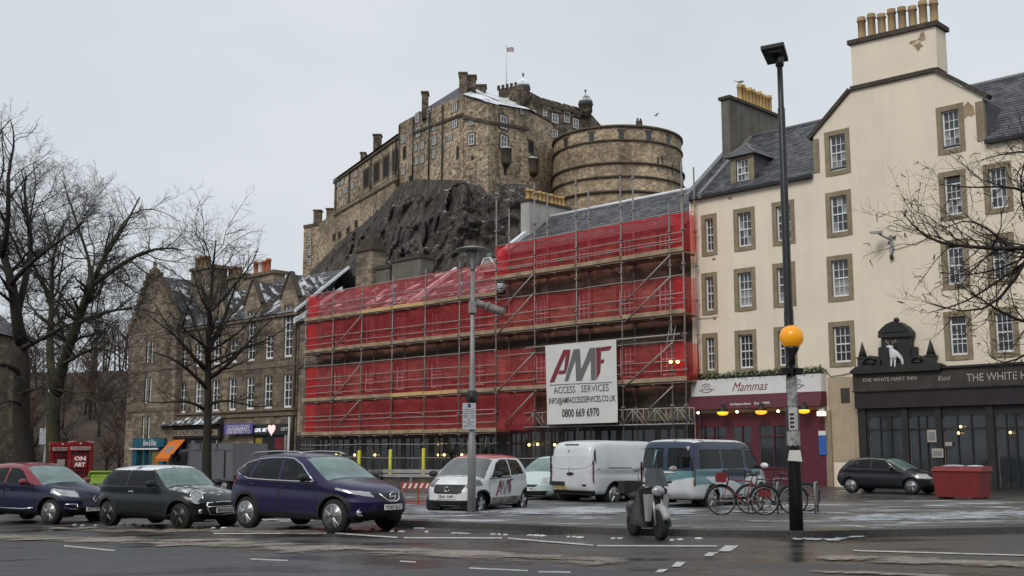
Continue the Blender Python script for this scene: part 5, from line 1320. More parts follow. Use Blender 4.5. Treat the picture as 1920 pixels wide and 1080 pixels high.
    m=MB(); m.box(UM,U1,-.06,0,8.45,8.65); m.box(U0,UM,-.56,-.5,9.1,9.35); m.box(U0,UM,-.56,-.5,5.4,5.7); m.build('string_course',M['tenement_trim'],t)
    for u,y,z in ((UM+.3,-.1,12.6),(U1-.25,-.1,12.5),(-46.6,-.45,4.4)):
        m=MB(); m.tube((u,y,-.6),(u,y,z),.09,6); m.build('downpipe',M['offwhite' if z<5 else 'dark_stone'],t)
    # aerials
    for px,pt,pb,lab in ((467,459,520,'tall'),(457,477,520,'short'),(480,471,500,'round-headed')):
        u,zt=onF(px,pt,4.8); zb=onF(px,pb,4.8)[1]
        m=MB(); m.tube((u,4.8,zb-1),(u,4.8,zt),.03,5); m.tube((u-.35,4.8,zt-.05),(u+.35,4.8,zt-.05),.022,4)
        for k in range(4): m.tube((u-.3+.2*k,4.6,zt-.05),(u-.3+.2*k,5.0,zt-.05),.015,4)
        m.build('aerial',M['lead'],t)
    return t
M['tenement_trim']=plain('tenement_trim_stone',(.17,.135,.098),.85,0,.25,2,.4,.2,.25)
tenement()

# ---- shops under the tenement
def shops():
    P=lambda zx,zy:(220+.2083*zx,740+.2083*zy)
    # blue corner shop
    a=onF(250,821,-.8); b=onF(308,821,-.8); u0,u1=a[0],b[0]
    s=thing('blue_shop','teal blue corner shopfront with a white lettered fascia at the left end','shopfront',(u0,-.8,0),'F')
    z=lambda py,px=275:onF(px,py,-.8)[1]
    m=MB(); m.box(u0,u1,-.85,-.52,z(838),z(822)); m.build('fascia_board',M['teal'],s)
    m=MB(); m.box(u0-.3,u1-.8,-1.0,-.86,z(843),z(840)); m.build('valance',M['letter_white'],s)
    text_mb('Bow & Bites',(u0+u1)/2+.4,z(830),-.87,w=(u1-u0)*.42,h=.55,shear=.2,bold=.01).build('lettering',M['letter_white'],s)
    for f0,f1 in ((0,.14),(.34,.40),(.55,.62),(.9,1)):
        m=MB(); m.box(u0+(u1-u0)*f0,u0+(u1-u0)*f1,-.82,-.52,-1,z(843)); m.build('pilaster',M['teal'],s)
    m=MB(); m.box(u0,u1,-.6,-.52,-1,z(843)); m.build('shop_window',M['pane_dark'],s)
    m=MB(); m.box(u0+(u1-u0)*.62,u0+(u1-u0)*.86,-.75,-.62,-1,z(846)); m.build('door',plain('ochre_door',(.22,.15,.05),.6,0,.2,2),s)
    # barrel-lettered bar fascia
    a=onF(315,808,-.35); b=onF(409,808,-.35); u0,u1=a[0],b[0]; z=lambda py,px=360:onF(px,py,-.35)[1]
    s=thing('bar_sign','long dark bar fascia with a cream lettered panel under a snowy cornice','sign',(u0,-.35,z(816)),'F')
    m=MB(); m.box(u0-.6,u1+.3,-.36,-.02,z(822),z(797)); m.build('fascia_board',M['black_wood'],s)
    m=MB(); m.box(u0,u1,-.42,-.365,z(817),z(806)); m.build('sign_panel',plain('cream_sign_panel',(.30,.25,.18),.6,0,.25,2),s)
    text_mb('THE LAST DROP BAR',(u0+u1)/2,z(811.5),-.43,w=(u1-u0)*.9,h=.36,bold=.02).build('lettering',M['ink_black'],s)
    m=MB(); m.hull8([(u0-1,-.9,z(797)),(u1+.3,-.9,z(797)),(u1+.3,-.02,z(797)),(u0-1,-.02,z(797))],[(u0-.6,-.7,z(795)),(u1+.3,-.7,z(795)),(u1+.3,-.02,z(780)),(u0-.6,-.02,z(780))]); m.build('canopy',M['slate_castle_snow'],s)
    # orange awning
    c=[onF(x,y,o) for x,y,o in ((290,860,-2.0),(316,860,-2.0),(347,824,-.4),(320,825,-.4))]
    s=thing('orange_awning','sloping orange shop awning with a dark round emblem, left of the grey box lorry','awning',(c[0][0],-.8,c[0][1]),'F')
    Pq=[(c[0][0],-2.0,c[0][1]),(c[1][0],-2.0,c[1][1]),(c[2][0],-.4,c[2][1]),(c[3][0],-.4,c[3][1])]
    m=MB(); m.add(Pq+[(p[0],p[1],p[2]-.06) for p in Pq],[(0,1,2,3),(7,6,5,4),(0,4,5,1),(1,5,6,2),(2,6,7,3),(3,7,4,0)]); m.build('canopy',M['orange'],s)
    A,B,Cc,D=map(Vector,Pq); n=(B-A).cross(D-A).normalized()
    cen=(A+B+Cc+D)/4+n*.02; ex=(B-A)*.22; ey=(D-A)*.2
    m=MB(); m.add([tuple(cen+ex*math.cos(i*.524)+ey*math.sin(i*.524)) for i in range(12)],[tuple(range(12))]); m.build('emblem',M['ink_grey'],s)
    m=MB(); m.quad(*[tuple(p) for p in (A,B,B-Vector((0,0,.22)),A-Vector((0,0,.22)))]); m.build('awning_valance',M['orange'],s)
    # shop behind the awning
    u0=onF(311,840,-.1)[0]; u1=onF(412,840,-.1)[0]
    s=thing('bar_shopfront','dark bar shopfront partly hidden by the orange awning and the grey box lorry','shopfront',(u0,-.1,0),'F')
    m=MB(); m.box(u0,u1,-.15,-.01,-1.2,onF(360,823,-.1)[1]); m.build('front_panel',M['black_wood'],s)
    for k in range(4):
        x=u0+(u1-u0)*(.12+.22*k); m=MB(); m.box(x,x+1.6,-.19,-.151,.2,2.7); w=m.build('shop_window',M['pane_dark'],s)
        m=MB(); m.box(x-.06,x,-.2,-.15,.2,2.7); m.box(x+1.6,x+1.66,-.2,-.15,.2,2.7); m.build('window_frame',M['offwhite'],w)
    # violet banner
    c=[onF(x,y,-.55) for x,y in ((420,815),(473,813),(474,793),(421,795))]
    s=thing('violet_banner','violet shop banner with white lettering above the grey box lorry','banner',(c[0][0],-.55,c[0][1]),'F')
    m=MB(); m.add([(x,-.55,zz) for x,zz in c]+[(x,-.50,zz) for x,zz in c],[(0,1,2,3),(7,6,5,4),(0,4,5,1),(1,5,6,2),(2,6,7,3),(3,7,4,0)]); m.build('banner_sheet',M['violet'],s)
    um=(c[0][0]+c[1][0])/2; zz=lambda f:c[0][1]+(c[3][1]-c[0][1])*f
    W_=c[1][0]-c[0][0]
    text_mb('GRASSMARKET',um,zz(.52),-.562,w=W_*.8,h=.24,bold=.01).build('lettering',M['letter_white'],s)
    text_mb('GRAND RE-OPENING',um,zz(.78),-.562,w=W_*.8,h=.14).build('lettering',M['letter_white'],s)
    text_mb('CINE BISTRO 7 12',um,zz(.22),-.562,w=W_*.84,h=.26,bold=.01).build('lettering',M['letter_white'],s)
    # dark shop with pink heart
    u0=onF(474,810,-.2)[0]; u1=onF(541,810,-.2)[0]; z=lambda py,px=510:onF(px,py,-.2)[1]
    s=thing('dark_shop','dark shopfront with white sign letters and a pink heart emblem beside the scaffold','shopfront',(u0,-.2,0),'F')
    m=MB(); m.box(u0,u1,-.36,-.02,z(815),z(795)); m.build('fascia_board',M['green_black'],s)
    text_mb('LOVE  ART',onF(489,806,-.37)[0],z(806),-.372,w=1.7,h=.3,bold=.02).build('lettering',M['letter_glow'],s)
    text_mb('GIFTS',onF(534,805,-.37)[0],z(805),-.372,w=1.1,h=.26).build('lettering',M['letter_white'],s)
    hu,hz=onF(509,805,-.38); pts=[]
    for i in range(24):
        a=i/24*6.283; pts.append((hu+.030*16*math.sin(a)**3*1.1,hz+.030*(13*math.cos(a)-5*math.cos(2*a)-2*math.cos(3*a)-math.cos(4*a))))
    m=MB(); m.prism(pts,-.40,-.362); m.build('heart_emblem',M['pink_glow'],s)
    m=MB(); m.box(u0,u1,-.12,-.01,-1.2,z(815)); m.build('front_panel',M['black_wood'],s)
    for f0,f1,mat in ((.08,.27,'yellow_poster'),(.62,.86,'red_poster')):
        m=MB(); m.box(u0+(u1-u0)*f0,u0+(u1-u0)*f1,-.17,-.121,z(842),z(821)); m.build('window_poster',M[mat],s)
    m=MB(); m.box(u0+(u1-u0)*.02,u0+(u1-u0)*.3,-.16,-.121,-.6,z(846)); m.build('door',M['burgundy'],s)
    m=MB(); m.box(u0+(u1-u0)*.33,u0+(u1-u0)*.95,-.14,-.125,.1,z(818)); m.build('shop_window',M['pane_dark'],s)
    for f in (.92,.99):
        m=MB(); m.box(u0+(u1-u0)*f,u0+(u1-u0)*f+.22,-.3,-.13,-1,z(812)); m.build('pilaster',M['offgrey'],s)
M['teal']=plain('teal_paint',(.012,.10,.155),.5,0,.2,2)
M['orange']=plain('orange_canvas',(.62,.15,.012),.7,0,.15,2)
M['violet']=plain('violet_vinyl',(.12,.09,.30),.5,0,.25,1.2)
M['green_black']=plain('dark_green_paint',(.018,.024,.022),.5,0,.2,2)
M['letter_glow']=emis('lit_letters',(.9,.95,1),.9)
M['pink_glow']=emis('pink_sign_glow',(1,.55,.55),.9)
M['yellow_poster']=plain('yellow_poster',(.28,.20,.015),.6,0,.4,2.5)
M['red_poster']=plain('red_poster',(.15,.012,.02),.6,0,.4,2.5)
M['offgrey']=plain('grey_stone_pilaster',(.24,.235,.22),.8,0,.2,2)
shops()
# far stone house glimpsed behind the big tree
def far_house():
    x0,y0=-44,94; t=thing('far_stone_house','tan stone house behind the big bare tree at the left edge','building',(x0,y0,0))
    m=MB(); m.box(-66,-45.2,y0,y0+9,-1.5,12); m.build('wall',M['tenement'],t)
    m=MB(); m.prism([(-66.4,12),(-44.8,12),(-50,16.5),(-60,16.5)],y0-.3,y0+9.3); m.build('roof',M['slate_castle'],t)
    for x in (-62,-58.5,-55,-51.5,-48):
        for z in (2.2,6,10):
            m=MB(); m.box(x-.55,x+.55,y0-.03,y0+.05,z,z+1.9); w=m.build('window',M['offwhite'],t)
            m=MB(); 
            for i in (-1,1):
                for j in (0,1): m.box(x+i*.25-.21,x+i*.25+.21,y0-.05,y0-.031,z+.1+j*.9,z+.1+j*.9+.8)
            m.build('pane',M['pane_dark'],w)
far_house()
# ---- unseen terrace added behind the viewpoint for the street's other side: it shades the road and stands in the window and car reflections
def unseen_terrace():
    t=thing('unseen_terrace','long unseen grey stone terrace added behind the viewpoint to darken the reflections','building',(0,-16,0)); r=random.Random(6)
    m=MB(); x=-75
    while x<70:
        w=r.uniform(9,15); h=r.uniform(12.5,16.5); m.box(x,x+w-.02,-26,-16,-1,h); m.prism([(x,h),(x+w-.02,h),(x+w-.02,h+.5),(x,h+.5)],-26.4,-15.6); m.box(x+.3,x+1.6,-22,-20,h+.5,h+4)
        x+=w
    m.build('wall',M['tenement'],t)
    p=MB()
    for i in range(46):
        for z in (4.6,7.8,10.8): p.box(-73+i*3.1-.5,-73+i*3.1+.5,-16+.0,-15.94,z,z+1.8)
    for i in range(20): p.box(-74+i*7.2,-74+i*7.2+5.6,-15.99,-15.93,.5,3.2,0)
    p.build('windows',M['pane_dark'],t,kind='stuff')
unseen_terrace()

# ================================================================ TREES
def tree(name,label,base,limbs,seed,mats,spread=1.0,levels=3,dens=1.0,twig_r=.012,droop=0.0,len0=.42,group=None,thin=.10,clump=None):
    """bare tree: given limbs (polylines with radii), then branches, branchlets and twigs grown along them"""
    rr=random.Random(seed); t=thing(name,label,'tree',tuple(base),group=group)
    tr=MB(); br=MB(); tw=MB(); cnt=[0]
    def wob(p,d,L,n,k,trop):
        pts=[p.copy()]; d=d.normalized()
        for i in range(n):
            d=(d+Vector((rr.gauss(0,k*1.35),rr.gauss(0,k*1.35),rr.gauss(0,k*1.35)+trop))).normalized(); pts.append(pts[-1]+d*(L/n))
        return pts
    def along(pts,s):
        x=s*(len(pts)-1); i=min(int(x),len(pts)-2); return pts[i].lerp(pts[i+1],x-i),(pts[i+1]-pts[i]).normalized()
    def sprout(pts,r0,r1,lv,start=.2):
        L=sum((b-a).length for a,b in zip(pts,pts[1:]))
        n=max(2,int(L*dens*(2.4,4.6,7.0,7.0)[min(lv,3)]))
        for q in range(n):
            s=start+(1-start)*((q+rr.random())/n); p,d=along(pts,s); rb=r0+(r1-r0)*s
            ax=Vector((rr.gauss(0,1),rr.gauss(0,1),rr.gauss(0,.7))); ax=(ax-d*ax.dot(d)).normalized()
            ang=R(rr.uniform(28,68)); dd=d*math.cos(ang)+ax*math.sin(ang)
            l=L*len0*(1.15-.7*s)*rr.uniform(.6,1.25)*(1 if lv else spread)
            if lv==0: l=max(l,.8)
            if l<.12: continue
            k=5 if lv==0 else 4 if lv==1 else 3
            q2=wob(p,dd,l,k,.17,.05-droop*(lv*.5))
            ra=min(rb*.62,max(twig_r,rb*.55*rr.uniform(.6,1))); re=max(twig_r*.55,ra*.3)
            rad=[ra+(re-ra)*i/k for i in range(k+1)]
            (br if ra>thin*.35 else tw).chain(q2,rad,5 if ra>thin*.35 else 3,cap=False); cnt[0]+=1
            if lv+1<levels: sprout(q2,ra,re,lv+1,.15)
            if clump and lv>=1 and rr.random()<clump:
                e=q2[-1]; m=tw
                for _ in range(2): m.chain([e,e+Vector((rr.gauss(0,.06),rr.gauss(0,.06),rr.gauss(-.04,.04)))],[.009,.006],3,cap=False)
    for pts,r0,r1,st in limbs:
        P=[Vector(p) for p in pts]; Q=[]
        for a,b in zip(P,P[1:]):
            n=max(2,int((b-a).length/.7))
            for i in range(n): Q.append(a.lerp(b,i/n)+Vector((rr.gauss(0,.03),rr.gauss(0,.03),rr.gauss(0,.02)))*(1+2*r0))
        Q.append(P[-1]); k=len(Q)
        # round the corners
        for _ in range(2): Q=[Q[0]]+[(Q[i-1]+Q[i]*2+Q[i+1])/4 for i in range(1,k-1)]+[Q[-1]]
        rad=[r0+(r1-r0)*(i/(k-1))**.8 for i in range(k)]
        tr.chain(Q,rad,9 if r0>.12 else 6)
        if st is not None: sprout(Q,r0,r1,0,st)
    tr.build('trunk',mats[0],t); br.build('branches',mats[0],t); tw.build('crown',mats[1],t,kind='stuff')
    return t
# big bare trees at the left: limbs laid out at the depth where the trees stand
def big_trees():
    Y=49; d=lambda x,y,dy=0: onY(x,y,Y+dy)
    g=lambda x,Yy: onY(x,900,Yy)
    b=d(100,925)
    tree('bare_tree','large bare tree with mossy trunk and wide spreading limbs behind the red phone boxes',(b[0],Y,gz(b[0])),[
        ([(b[0],Y,gz(b[0])-.2),d(100,800),d(102,735)],.33,.28,None),
        ([d(102,740),d(128,650,-1),d(152,580,-1.5),d(172,530,-2)],.27,.16,.35),
        ([d(172,530,-2),d(195,480,-2),d(232,430,-1.5),d(262,370,-1)],.13,.03,.1),
        ([d(172,535,-2),d(215,505,-3),d(265,470,-4),d(318,462,-4.5),d(345,470,-5)],.12,.025,.1),
        ([d(165,548,-2),d(172,490,0),d(150,440,1),d(132,385,1.5),d(118,340,2)],.11,.02,.1),
        ([d(140,610,-1),d(190,585,-3),d(250,575,-4),d(300,590,-5)],.11,.02,.1),
        ([d(120,680,-1),d(175,650,-3),d(215,655,-4),d(245,690,-5)],.09,.015,.1),
        ([d(104,730),d(150,735,-2),d(200,770,-3),d(230,775,-4)],.07,.012,.1),
        ([d(104,735),d(92,650,1),d(98,560,2),d(95,480,2.5),d(120,420,3)],.22,.04,.3),
        ([d(98,560,2),d(60,500,3),d(45,430,3.5),d(70,360,4),d(62,305,4)],.12,.02,.15),
        ([d(200,472,-2),d(240,400,0),d(285,385,1),d(330,410,1)],.07,.012,.1),
        ],21,(M['bark_green'],M['twig']),dens=1.15,levels=4,twig_r=.0078,len0=.48)
    Y2=41; e=lambda x,y,dy=0: onY(x,y,Y2+dy); b=e(45,935)
    tree('bare_tree','thick dark bare tree at the left edge, its crown running out of the picture',(b[0],Y2,gz(b[0])),[
        ([(b[0],Y2,gz(b[0])-.2),e(46,820),e(42,700),e(36,640)],.36,.28,None),
        ([e(38,650),e(22,540,-1),e(5,480,-1),e(-20,400,-1)],.26,.08,.3),
        ([e(30,590,-.5),e(55,500,0),e(62,440,1),e(40,380,1),e(48,330,1)],.15,.03,.2),
        ([e(5,480,-1),e(20,400,-2),e(8,330,-2),e(30,270,-2),e(20,225,-2)],.12,.015,.15),
        ([e(-10,430,-1),e(0,330,0),e(-15,260,0),e(22,222,0)],.10,.015,.2),
        ([e(20,530,-1),e(80,470,-2),e(130,440,-2),e(170,400,-2.5)],.11,.015,.15),
        ([e(38,655),e(75,640,-1.5),e(120,610,-2),e(160,600,-2)],.11,.02,.2),
        ([e(40,700),e(10,680,-1),e(-30,690,-2),e(-70,660,-2)],.12,.03,.2),
        ([e(42,740),e(80,720,-1.5),e(120,735,-2.5)],.07,.012,.2),
        ([e(44,760),e(15,745,-1.5),e(-20,770,-2)],.07,.012,.2),
        ],22,(M['bark'],M['twig']),dens=1.05,levels=4,twig_r=.0072,len0=.46)
    Y3=35; f=lambda x,y,dy=0: onY(x,y,Y3+dy); b=f(386,945)
    tree('bare_tree','small bare street tree with one straight trunk in front of the stone tenement',(b[0],Y3,gz(b[0])),[
        ([(b[0],Y3,gz(b[0])-.1),f(388,800),f(392,700),f(393,600),f(400,500,.4),f(405,450,.5)],.185,.02,.42),
        ([f(390,730),f(352,690,-.5),f(318,668,-1),f(272,655,-1)],.075,.012,.15),
        ([f(391,710),f(420,690,-.5),f(470,640,-1),f(520,590,-1)],.08,.012,.15),
        ([f(389,760),f(430,745,-.4),f(480,770,-1),f(520,758,-1)],.06,.01,.15),
        ([f(389,770),f(350,745,-.4),f(300,760,-.8),f(262,750,-1)],.06,.01,.15),
        ([f(392,680),f(372,620,.3),f(345,570,.6),f(330,530,.6)],.07,.01,.15),
        ([f(392,650),f(425,590,.3),f(438,540,.5),f(470,480,.5)],.07,.01,.15),
        ([f(393,610),f(380,560,-.3),f(372,500,-.4)],.045,.01,.15),
        ([f(392,660),f(455,625,-.6),f(500,560,-.8)],.055,.01,.15),
        ([f(391,700),f(330,640,-.6),f(290,570,-.8)],.06,.01,.15),
        ],23,(M['bark'],M['twig']),dens=1.3,levels=4,twig_r=.0056,len0=.44)
    Y4=19; h=lambda x,y,dy=0: onY(x,y,Y4+dy); b=h(2230,1000)
    tree('bare_tree','dark bare branches reaching in from the right in front of the cream tenement',(b[0],Y4,0),[
        ([(b[0],Y4,-.2),h(2225,800),h(2215,620),h(2200,480),h(2190,330),h(2180,200)],.20,.05,None),
        ([h(2215,560),h(2090,480,-.5),h(2000,468,-.7),h(1930,466,-.8),h(1860,470,-.8),h(1800,462,-.9),h(1735,450,-.9),h(1690,395,-.9)],.085,.008,.3),
        ([h(2215,600),h(2080,600,.3),h(1990,620,.5),h(1900,600,.6),h(1840,560,.6),h(1790,530,.6)],.06,.008,.25),
        ([h(2210,520),h(2080,420,.4),h(1980,380,.6),h(1900,345,.7),h(1830,355,.7),h(1760,345,.7)],.06,.008,.25),
        ([h(1960,467,-.7),h(1880,520,-.6),h(1810,570,-.5),h(1745,585,-.5)],.038,.006,.1),
        ([h(1930,468,-.7),h(1880,575,-.7),h(1800,590,-.7),h(1730,565,-.7)],.035,.006,.1),
        ([h(2205,480),h(2090,340,-.3),h(1990,290,-.3),h(1910,280,-.3),h(1840,300,-.3)],.05,.007,.3),
        ([h(2000,615,.4),h(1930,660,.2),h(1880,690,.1),h(1850,660,.1)],.03,.006,.1),
        ([h(1900,470,-.8),h(1850,420,-.8),h(1800,410,-.8),h(1770,430,-.8)],.025,.006,.1),
        ([h(2210,560),h(2050,560,-.6),h(1960,555,-.8),h(1900,650,-.8)],.05,.007,.3),
        ],24,(M['bark'],M['twig']),dens=2.6,levels=4,twig_r=.0033,len0=.32,thin=.06,clump=.12)
big_trees()

# ================================================================ VEHICLES
def pin(poly,x,z):
    """points inside a polygon (numpy)"""
    ins=np.zeros(x.shape,bool); n=len(poly)
    for i in range(n):
        x0,z0=poly[i]; x1,z1=poly[(i+1)%n]
        c=((z0>z)!=(z1>z)); 
        if z1==z0: continue
        ins^=c&(x<(x1-x0)*(z-z0)/(z1-z0)+x0)
    return ins
def edge_dist(poly,x,z):
    d=np.full(x.shape,9.0); n=len(poly)
    for i in range(n):
        x0,z0=poly[i]; x1,z1=poly[(i+1)%n]; vx,vz=x1-x0,z1-z0; L=vx*vx+vz*vz+1e-9
        t=np.clip(((x-x0)*vx+(z-z0)*vz)/L,0,1); d=np.minimum(d,np.hypot(x-x0-t*vx,z-z0-t*vz))
    return d
def np_mesh(name,P,Nm,F,mats,mi=None):
    used,inv=np.unique(F.ravel(),return_inverse=True); F2=inv.reshape(F.shape); P=P[used]; Nm=Nm[used]
    me=bpy.data.meshes.new(name); me.vertices.add(len(P)); me.vertices.foreach_set('co',P.astype(np.float32).ravel())
    nf=len(F2); me.loops.add(nf*4); me.loops.foreach_set('vertex_index',F2.astype(np.int32).ravel())
    me.polygons.add(nf); me.polygons.foreach_set('loop_start',np.arange(0,nf*4,4,dtype=np.int32)); me.polygons.foreach_set('loop_total',np.full(nf,4,dtype=np.int32))
    for m in mats: me.materials.append(m)
    if mi is not None: me.polygons.foreach_set('material_index',mi.astype(np.int32))
    me.polygons.foreach_set('use_smooth',np.ones(nf,bool)); me.update(calc_edges=True); me.validate()
    me.normals_split_custom_set_from_vertices(Nm.tolist()); return me
class Car:
    def __init__(s,name,label,px,py,heading,spec,group='parked vehicles',cat='car'):
        s.k=spec; k=spec; p=onG(px,py); s.t=thing(name,label,cat,p,'L',group,R(heading)); s.K=k
        s.hw=k['W']/2; s.build_body()
    def f(s,name,x): pl=s.K[name]; return np.interp(x,[q[0] for q in pl],[q[1] for q in pl])
    def fs(s,name,x,w=.10):
        """smoothed profile"""
        return sum(s.f(name,x+d)*g for d,g in ((-w,.2),(-w/2,.2),(0,.2),(w/2,.2),(w,.2)))
    def surf(s,a,b,c):
        k=s.K; pw=k.get('p',7)
        A,B,C=np.abs(a),np.abs(b),np.abs(c); mx=np.maximum(np.maximum(A,B),C); lp=(A**pw+B**pw+C**pw)**(1/pw); q=mx/np.maximum(lp,1e-9)
        a,b,c=a*q,b*q,c*q
        t=(a+1)/2; c1=(c+1)/2
        xr,xf=-k['L']/2,k['L']/2; xn=xr+(xf-xr)*t
        zt=s.fs('top',xn,k.get('sm',.10)); zb=s.f('bot',xn); z=zb+(zt-zb)*c1
        nf=np.interp(z,[q[0] for q in k['nose']],[q[1] for q in k['nose']]); nr=np.interp(z,[q[0] for q in k['tail']],[q[1] for q in k['tail']])
        x=xn-nf*t**k.get('nk',6)+nr*(1-t)**k.get('nk',6)
        x=x-k.get('kf',.35)*np.abs(b)**2.6*t**7+k.get('kr',.22)*np.abs(b)**2.6*(1-t)**7
        belt=s.f('belt',xn)
        g=1-k.get('tumble',.22)*np.clip((z-belt)/(k['H']-belt),0,1)**1.15-.05*np.clip((belt-z)/belt-.35,0,1)
        g=g-.018*np.exp(-((z-belt+.14)/.09)**2)
        w=s.hw*(1-.05*np.clip((np.abs(xn)/(k['L']/2)-.55)/.45,0,1)**2)
        return np.stack([x,b*w*g,z+k.get('crown',.025)*(1-b*b)*(c1**3)],-1)
    def build_body(s):
        k=s.K; q=k.get('q',1.0); Na,Nb,Nc=int(190*q),int(64*q),int(72*q); V_=[];N_=[];F_=[];G=[]; base=0
        def patch(fn,n,m,gid):
            nonlocal base
            u=np.linspace(-1,1,n); v=np.linspace(-1,1,m); U,Vv=np.meshgrid(u,v,indexing='ij'); e=1e-3
            P=s.surf(*fn(U,Vv)); du=s.surf(*fn(np.clip(U+e,-1,1),Vv))-s.surf(*fn(np.clip(U-e,-1,1),Vv)); dv=s.surf(*fn(U,np.clip(Vv+e,-1,1)))-s.surf(*fn(U,np.clip(Vv-e,-1,1)))
            nn=np.cross(du,dv); nn/=np.maximum(np.linalg.norm(nn,axis=-1,keepdims=True),1e-12)
            cen=np.array([0,0,k['H']*.5]); fl=np.sign((nn*(P-cen)).sum(-1).mean()); nn*=fl
            i,j=np.meshgrid(np.arange(n-1),np.arange(m-1),indexing='ij'); i=i.ravel();j=j.ravel()
            f=np.stack([i*m+j,(i+1)*m+j,(i+1)*m+j+1,i*m+j+1],-1)+base
            if fl<0: f=f[:,::-1]
            V_.append(P.reshape(-1,3));N_.append(nn.reshape(-1,3));F_.append(f);G.append(np.full(len(f),gid)); base+=n*m
        one=lambda U:np.ones_like(U)
        patch(lambda U,W:(U,-one(U),W),Na,Nc,0); patch(lambda U,W:(U,one(U),W),Na,Nc,1)
        patch(lambda U,W:(U,W,one(U)),Na,Nb,2); patch(lambda U,W:(U,W,-one(U)),Na,Nb,3)
        patch(lambda U,W:(one(U),U,W),Nb,Nc,4); patch(lambda U,W:(-one(U),U,W),Nb,Nc,5)
        P=np.concatenate(V_);Nn=np.concatenate(N_);F=np.concatenate(F_);G=np.concatenate(G)
        c=P[F].mean(1); x,y,z=c[:,0],c[:,1],c[:,2]; ay=np.abs(y); side=(G<=1); top=(G==2); front=(G==4); rear=(G==5)
        s.P,s.N,s.F,s.c,s.G=P,Nn,F,c,G
        cls=np.zeros(len(F),int); mi=np.zeros(len(F),int); mats=[M[k['paint']],M['plastic'],M['seam']]+[M[m] for m in k.get('extra',[])]
        # paint and trim
        trim=k.get('trim',.30); mi[(z<trim)&~top]=1
        if 'paintfn' in k: k['paintfn'](x,y,z,G,mi)
        # wheel arches
        rw=k['rw']; 
        for xw in k['axles']:
            d=np.hypot(x-xw,z-rw); ar=rw*k.get('arch',1.16)
            cls[(d<ar)&(side|(G==3))&(ay>s.hw*.45)]=-1
            mi[(d<ar+k.get('lip',.0))&(d>=ar)&side]=1
        cls[(G==3)&(np.zeros(len(F),bool))]=-1
        parts=[]
        def put(name,mask,mat,off=0.0,label=None):
            i=len(parts)+1; mask=mask&(cls==0); cls[mask]=i; parts.append((name,i,mat,off,label))
        for name,poly,mat in k.get('side_windows',[]):
            for sgn,gid in ((-1,0),(1,1)): put(name,(G==gid)&pin(poly,x,z),mat,-.006)
        ws=k['screen']; lim=k.get('screen_in',.86)
        def topmask(x0,x1): return top&(x>min(x0,x1))&(x<max(x0,x1))&(ay<lim*s.hw*(1-k.get('tumble',.22)*np.clip((z-s.f('belt',x))/(k['H']-s.f('belt',x)),0,1)))
        put('windscreen',topmask(*ws),k.get('screenmat','screen'),-.006)
        if 'back' in k: put('rear_window',topmask(*k['back']),'car_glass',-.006)
        for name,poly,mat in k.get('rear',[]): put(name,rear&pin(poly,y,z),mat,.004)
        for name,poly,mat in k.get('front',[]): put(name,front&pin(poly,y,z),mat,.003)
        for name,fn,mat in k.get('fn',[]): 
            m=fn(x,y,z,G); 
            for sg in (-1,1): put(name,m&(np.sign(y)==sg),mat,.006)
        for poly in k.get('doors',[]):
            e=edge_dist(poly,x,z); mi[side&(e<.013)&(cls==0)]=2
            for gid in (0,1): put('door',(G==gid)&pin(poly,x,z)&(e>=.013),None)
        if 'bonnet' in k:
            x0,x1,yy=k['bonnet']; put('bonnet',top&(x>x0)&(x<x1)&(ay<yy*s.hw),None)
            mi[top&(cls==0)&(x>x0-.02)&(x<x1+.02)&(ay<yy*s.hw+.015)]=2
        b=cls==0
        o=bpy.data.objects.new('body',np_mesh('body',P,Nn,F[b],mats,mi[b])); COL.objects.link(o); o.parent=s.t; s.body=o
        for name,i,mat,off,label in parts:
            mk=cls==i
            if not mk.any(): continue
            me=np_mesh(name,P+Nn*off,Nn,F[mk],mats if mat is None else [M[mat]],mi[mk] if mat is None else np.zeros(mk.sum(),int))
            q=bpy.data.objects.new(name,me); COL.objects.link(q); q.parent=s.t
        s.interior()
        # wheel wells and wheels
        for xw in k['axles']:
            for sg in (-1,1):
                m=MB(); ar=rw*k.get('arch',1.16)+.01; n=20; vs=[]; yo=min(abs(s.on_side(xw+q_*ar*.93,rw*.9,sg)[1]) for q_ in (-1,1))-.012
                for yy in (yo,yo-.40):
                    for i in range(n+1): a=R(-20+220*i/n); vs.append((xw+ar*math.cos(a),sg*yy,rw+ar*math.sin(a)))
                m.add(vs,[(i,i+1,n+2+i,n+1+i) for i in range(n)]+[tuple(range(n+1,2*n+2))]); m.build('wheel_arch',M['seam'],s.t)
                s.wheel(xw,sg)
        for a in k.get('trims',[]):
            name,pts,r,mat=a
            for sg in (-1,1):
                m=MB(); m.chain([s.on_side(px_,pz_,sg,.004) for px_,pz_ in pts],r,5); m.build(name,M[mat],s.t)
        for (bx,bz) in k.get('handles',[]):
            for sg in (-1,1):
                p=s.on_side(bx,bz,sg,.02); m=MB(); m.ball(p,(.10,.022,.018),8,6); m.build('door_handle',M[k.get('handlemat',k['paint'])],s.t)
        if 'mirror' in k:
            mx,mz,mm=k['mirror']
            for sg in (-1,1):
                p=s.on_side(mx,mz,sg,.0); m=MB(); m.ball((p[0]+.0,p[1]+sg*.17,p[2]+.06),(.085,.13,.085),12,8); m.tube((p[0]+.03,p[1]-sg*.02,p[2]),(p[0]+.02,p[1]+sg*.12,p[2]+.03),.03,6,1); m.build('wing_mirror',[M[mm],M['plastic']],s.t)
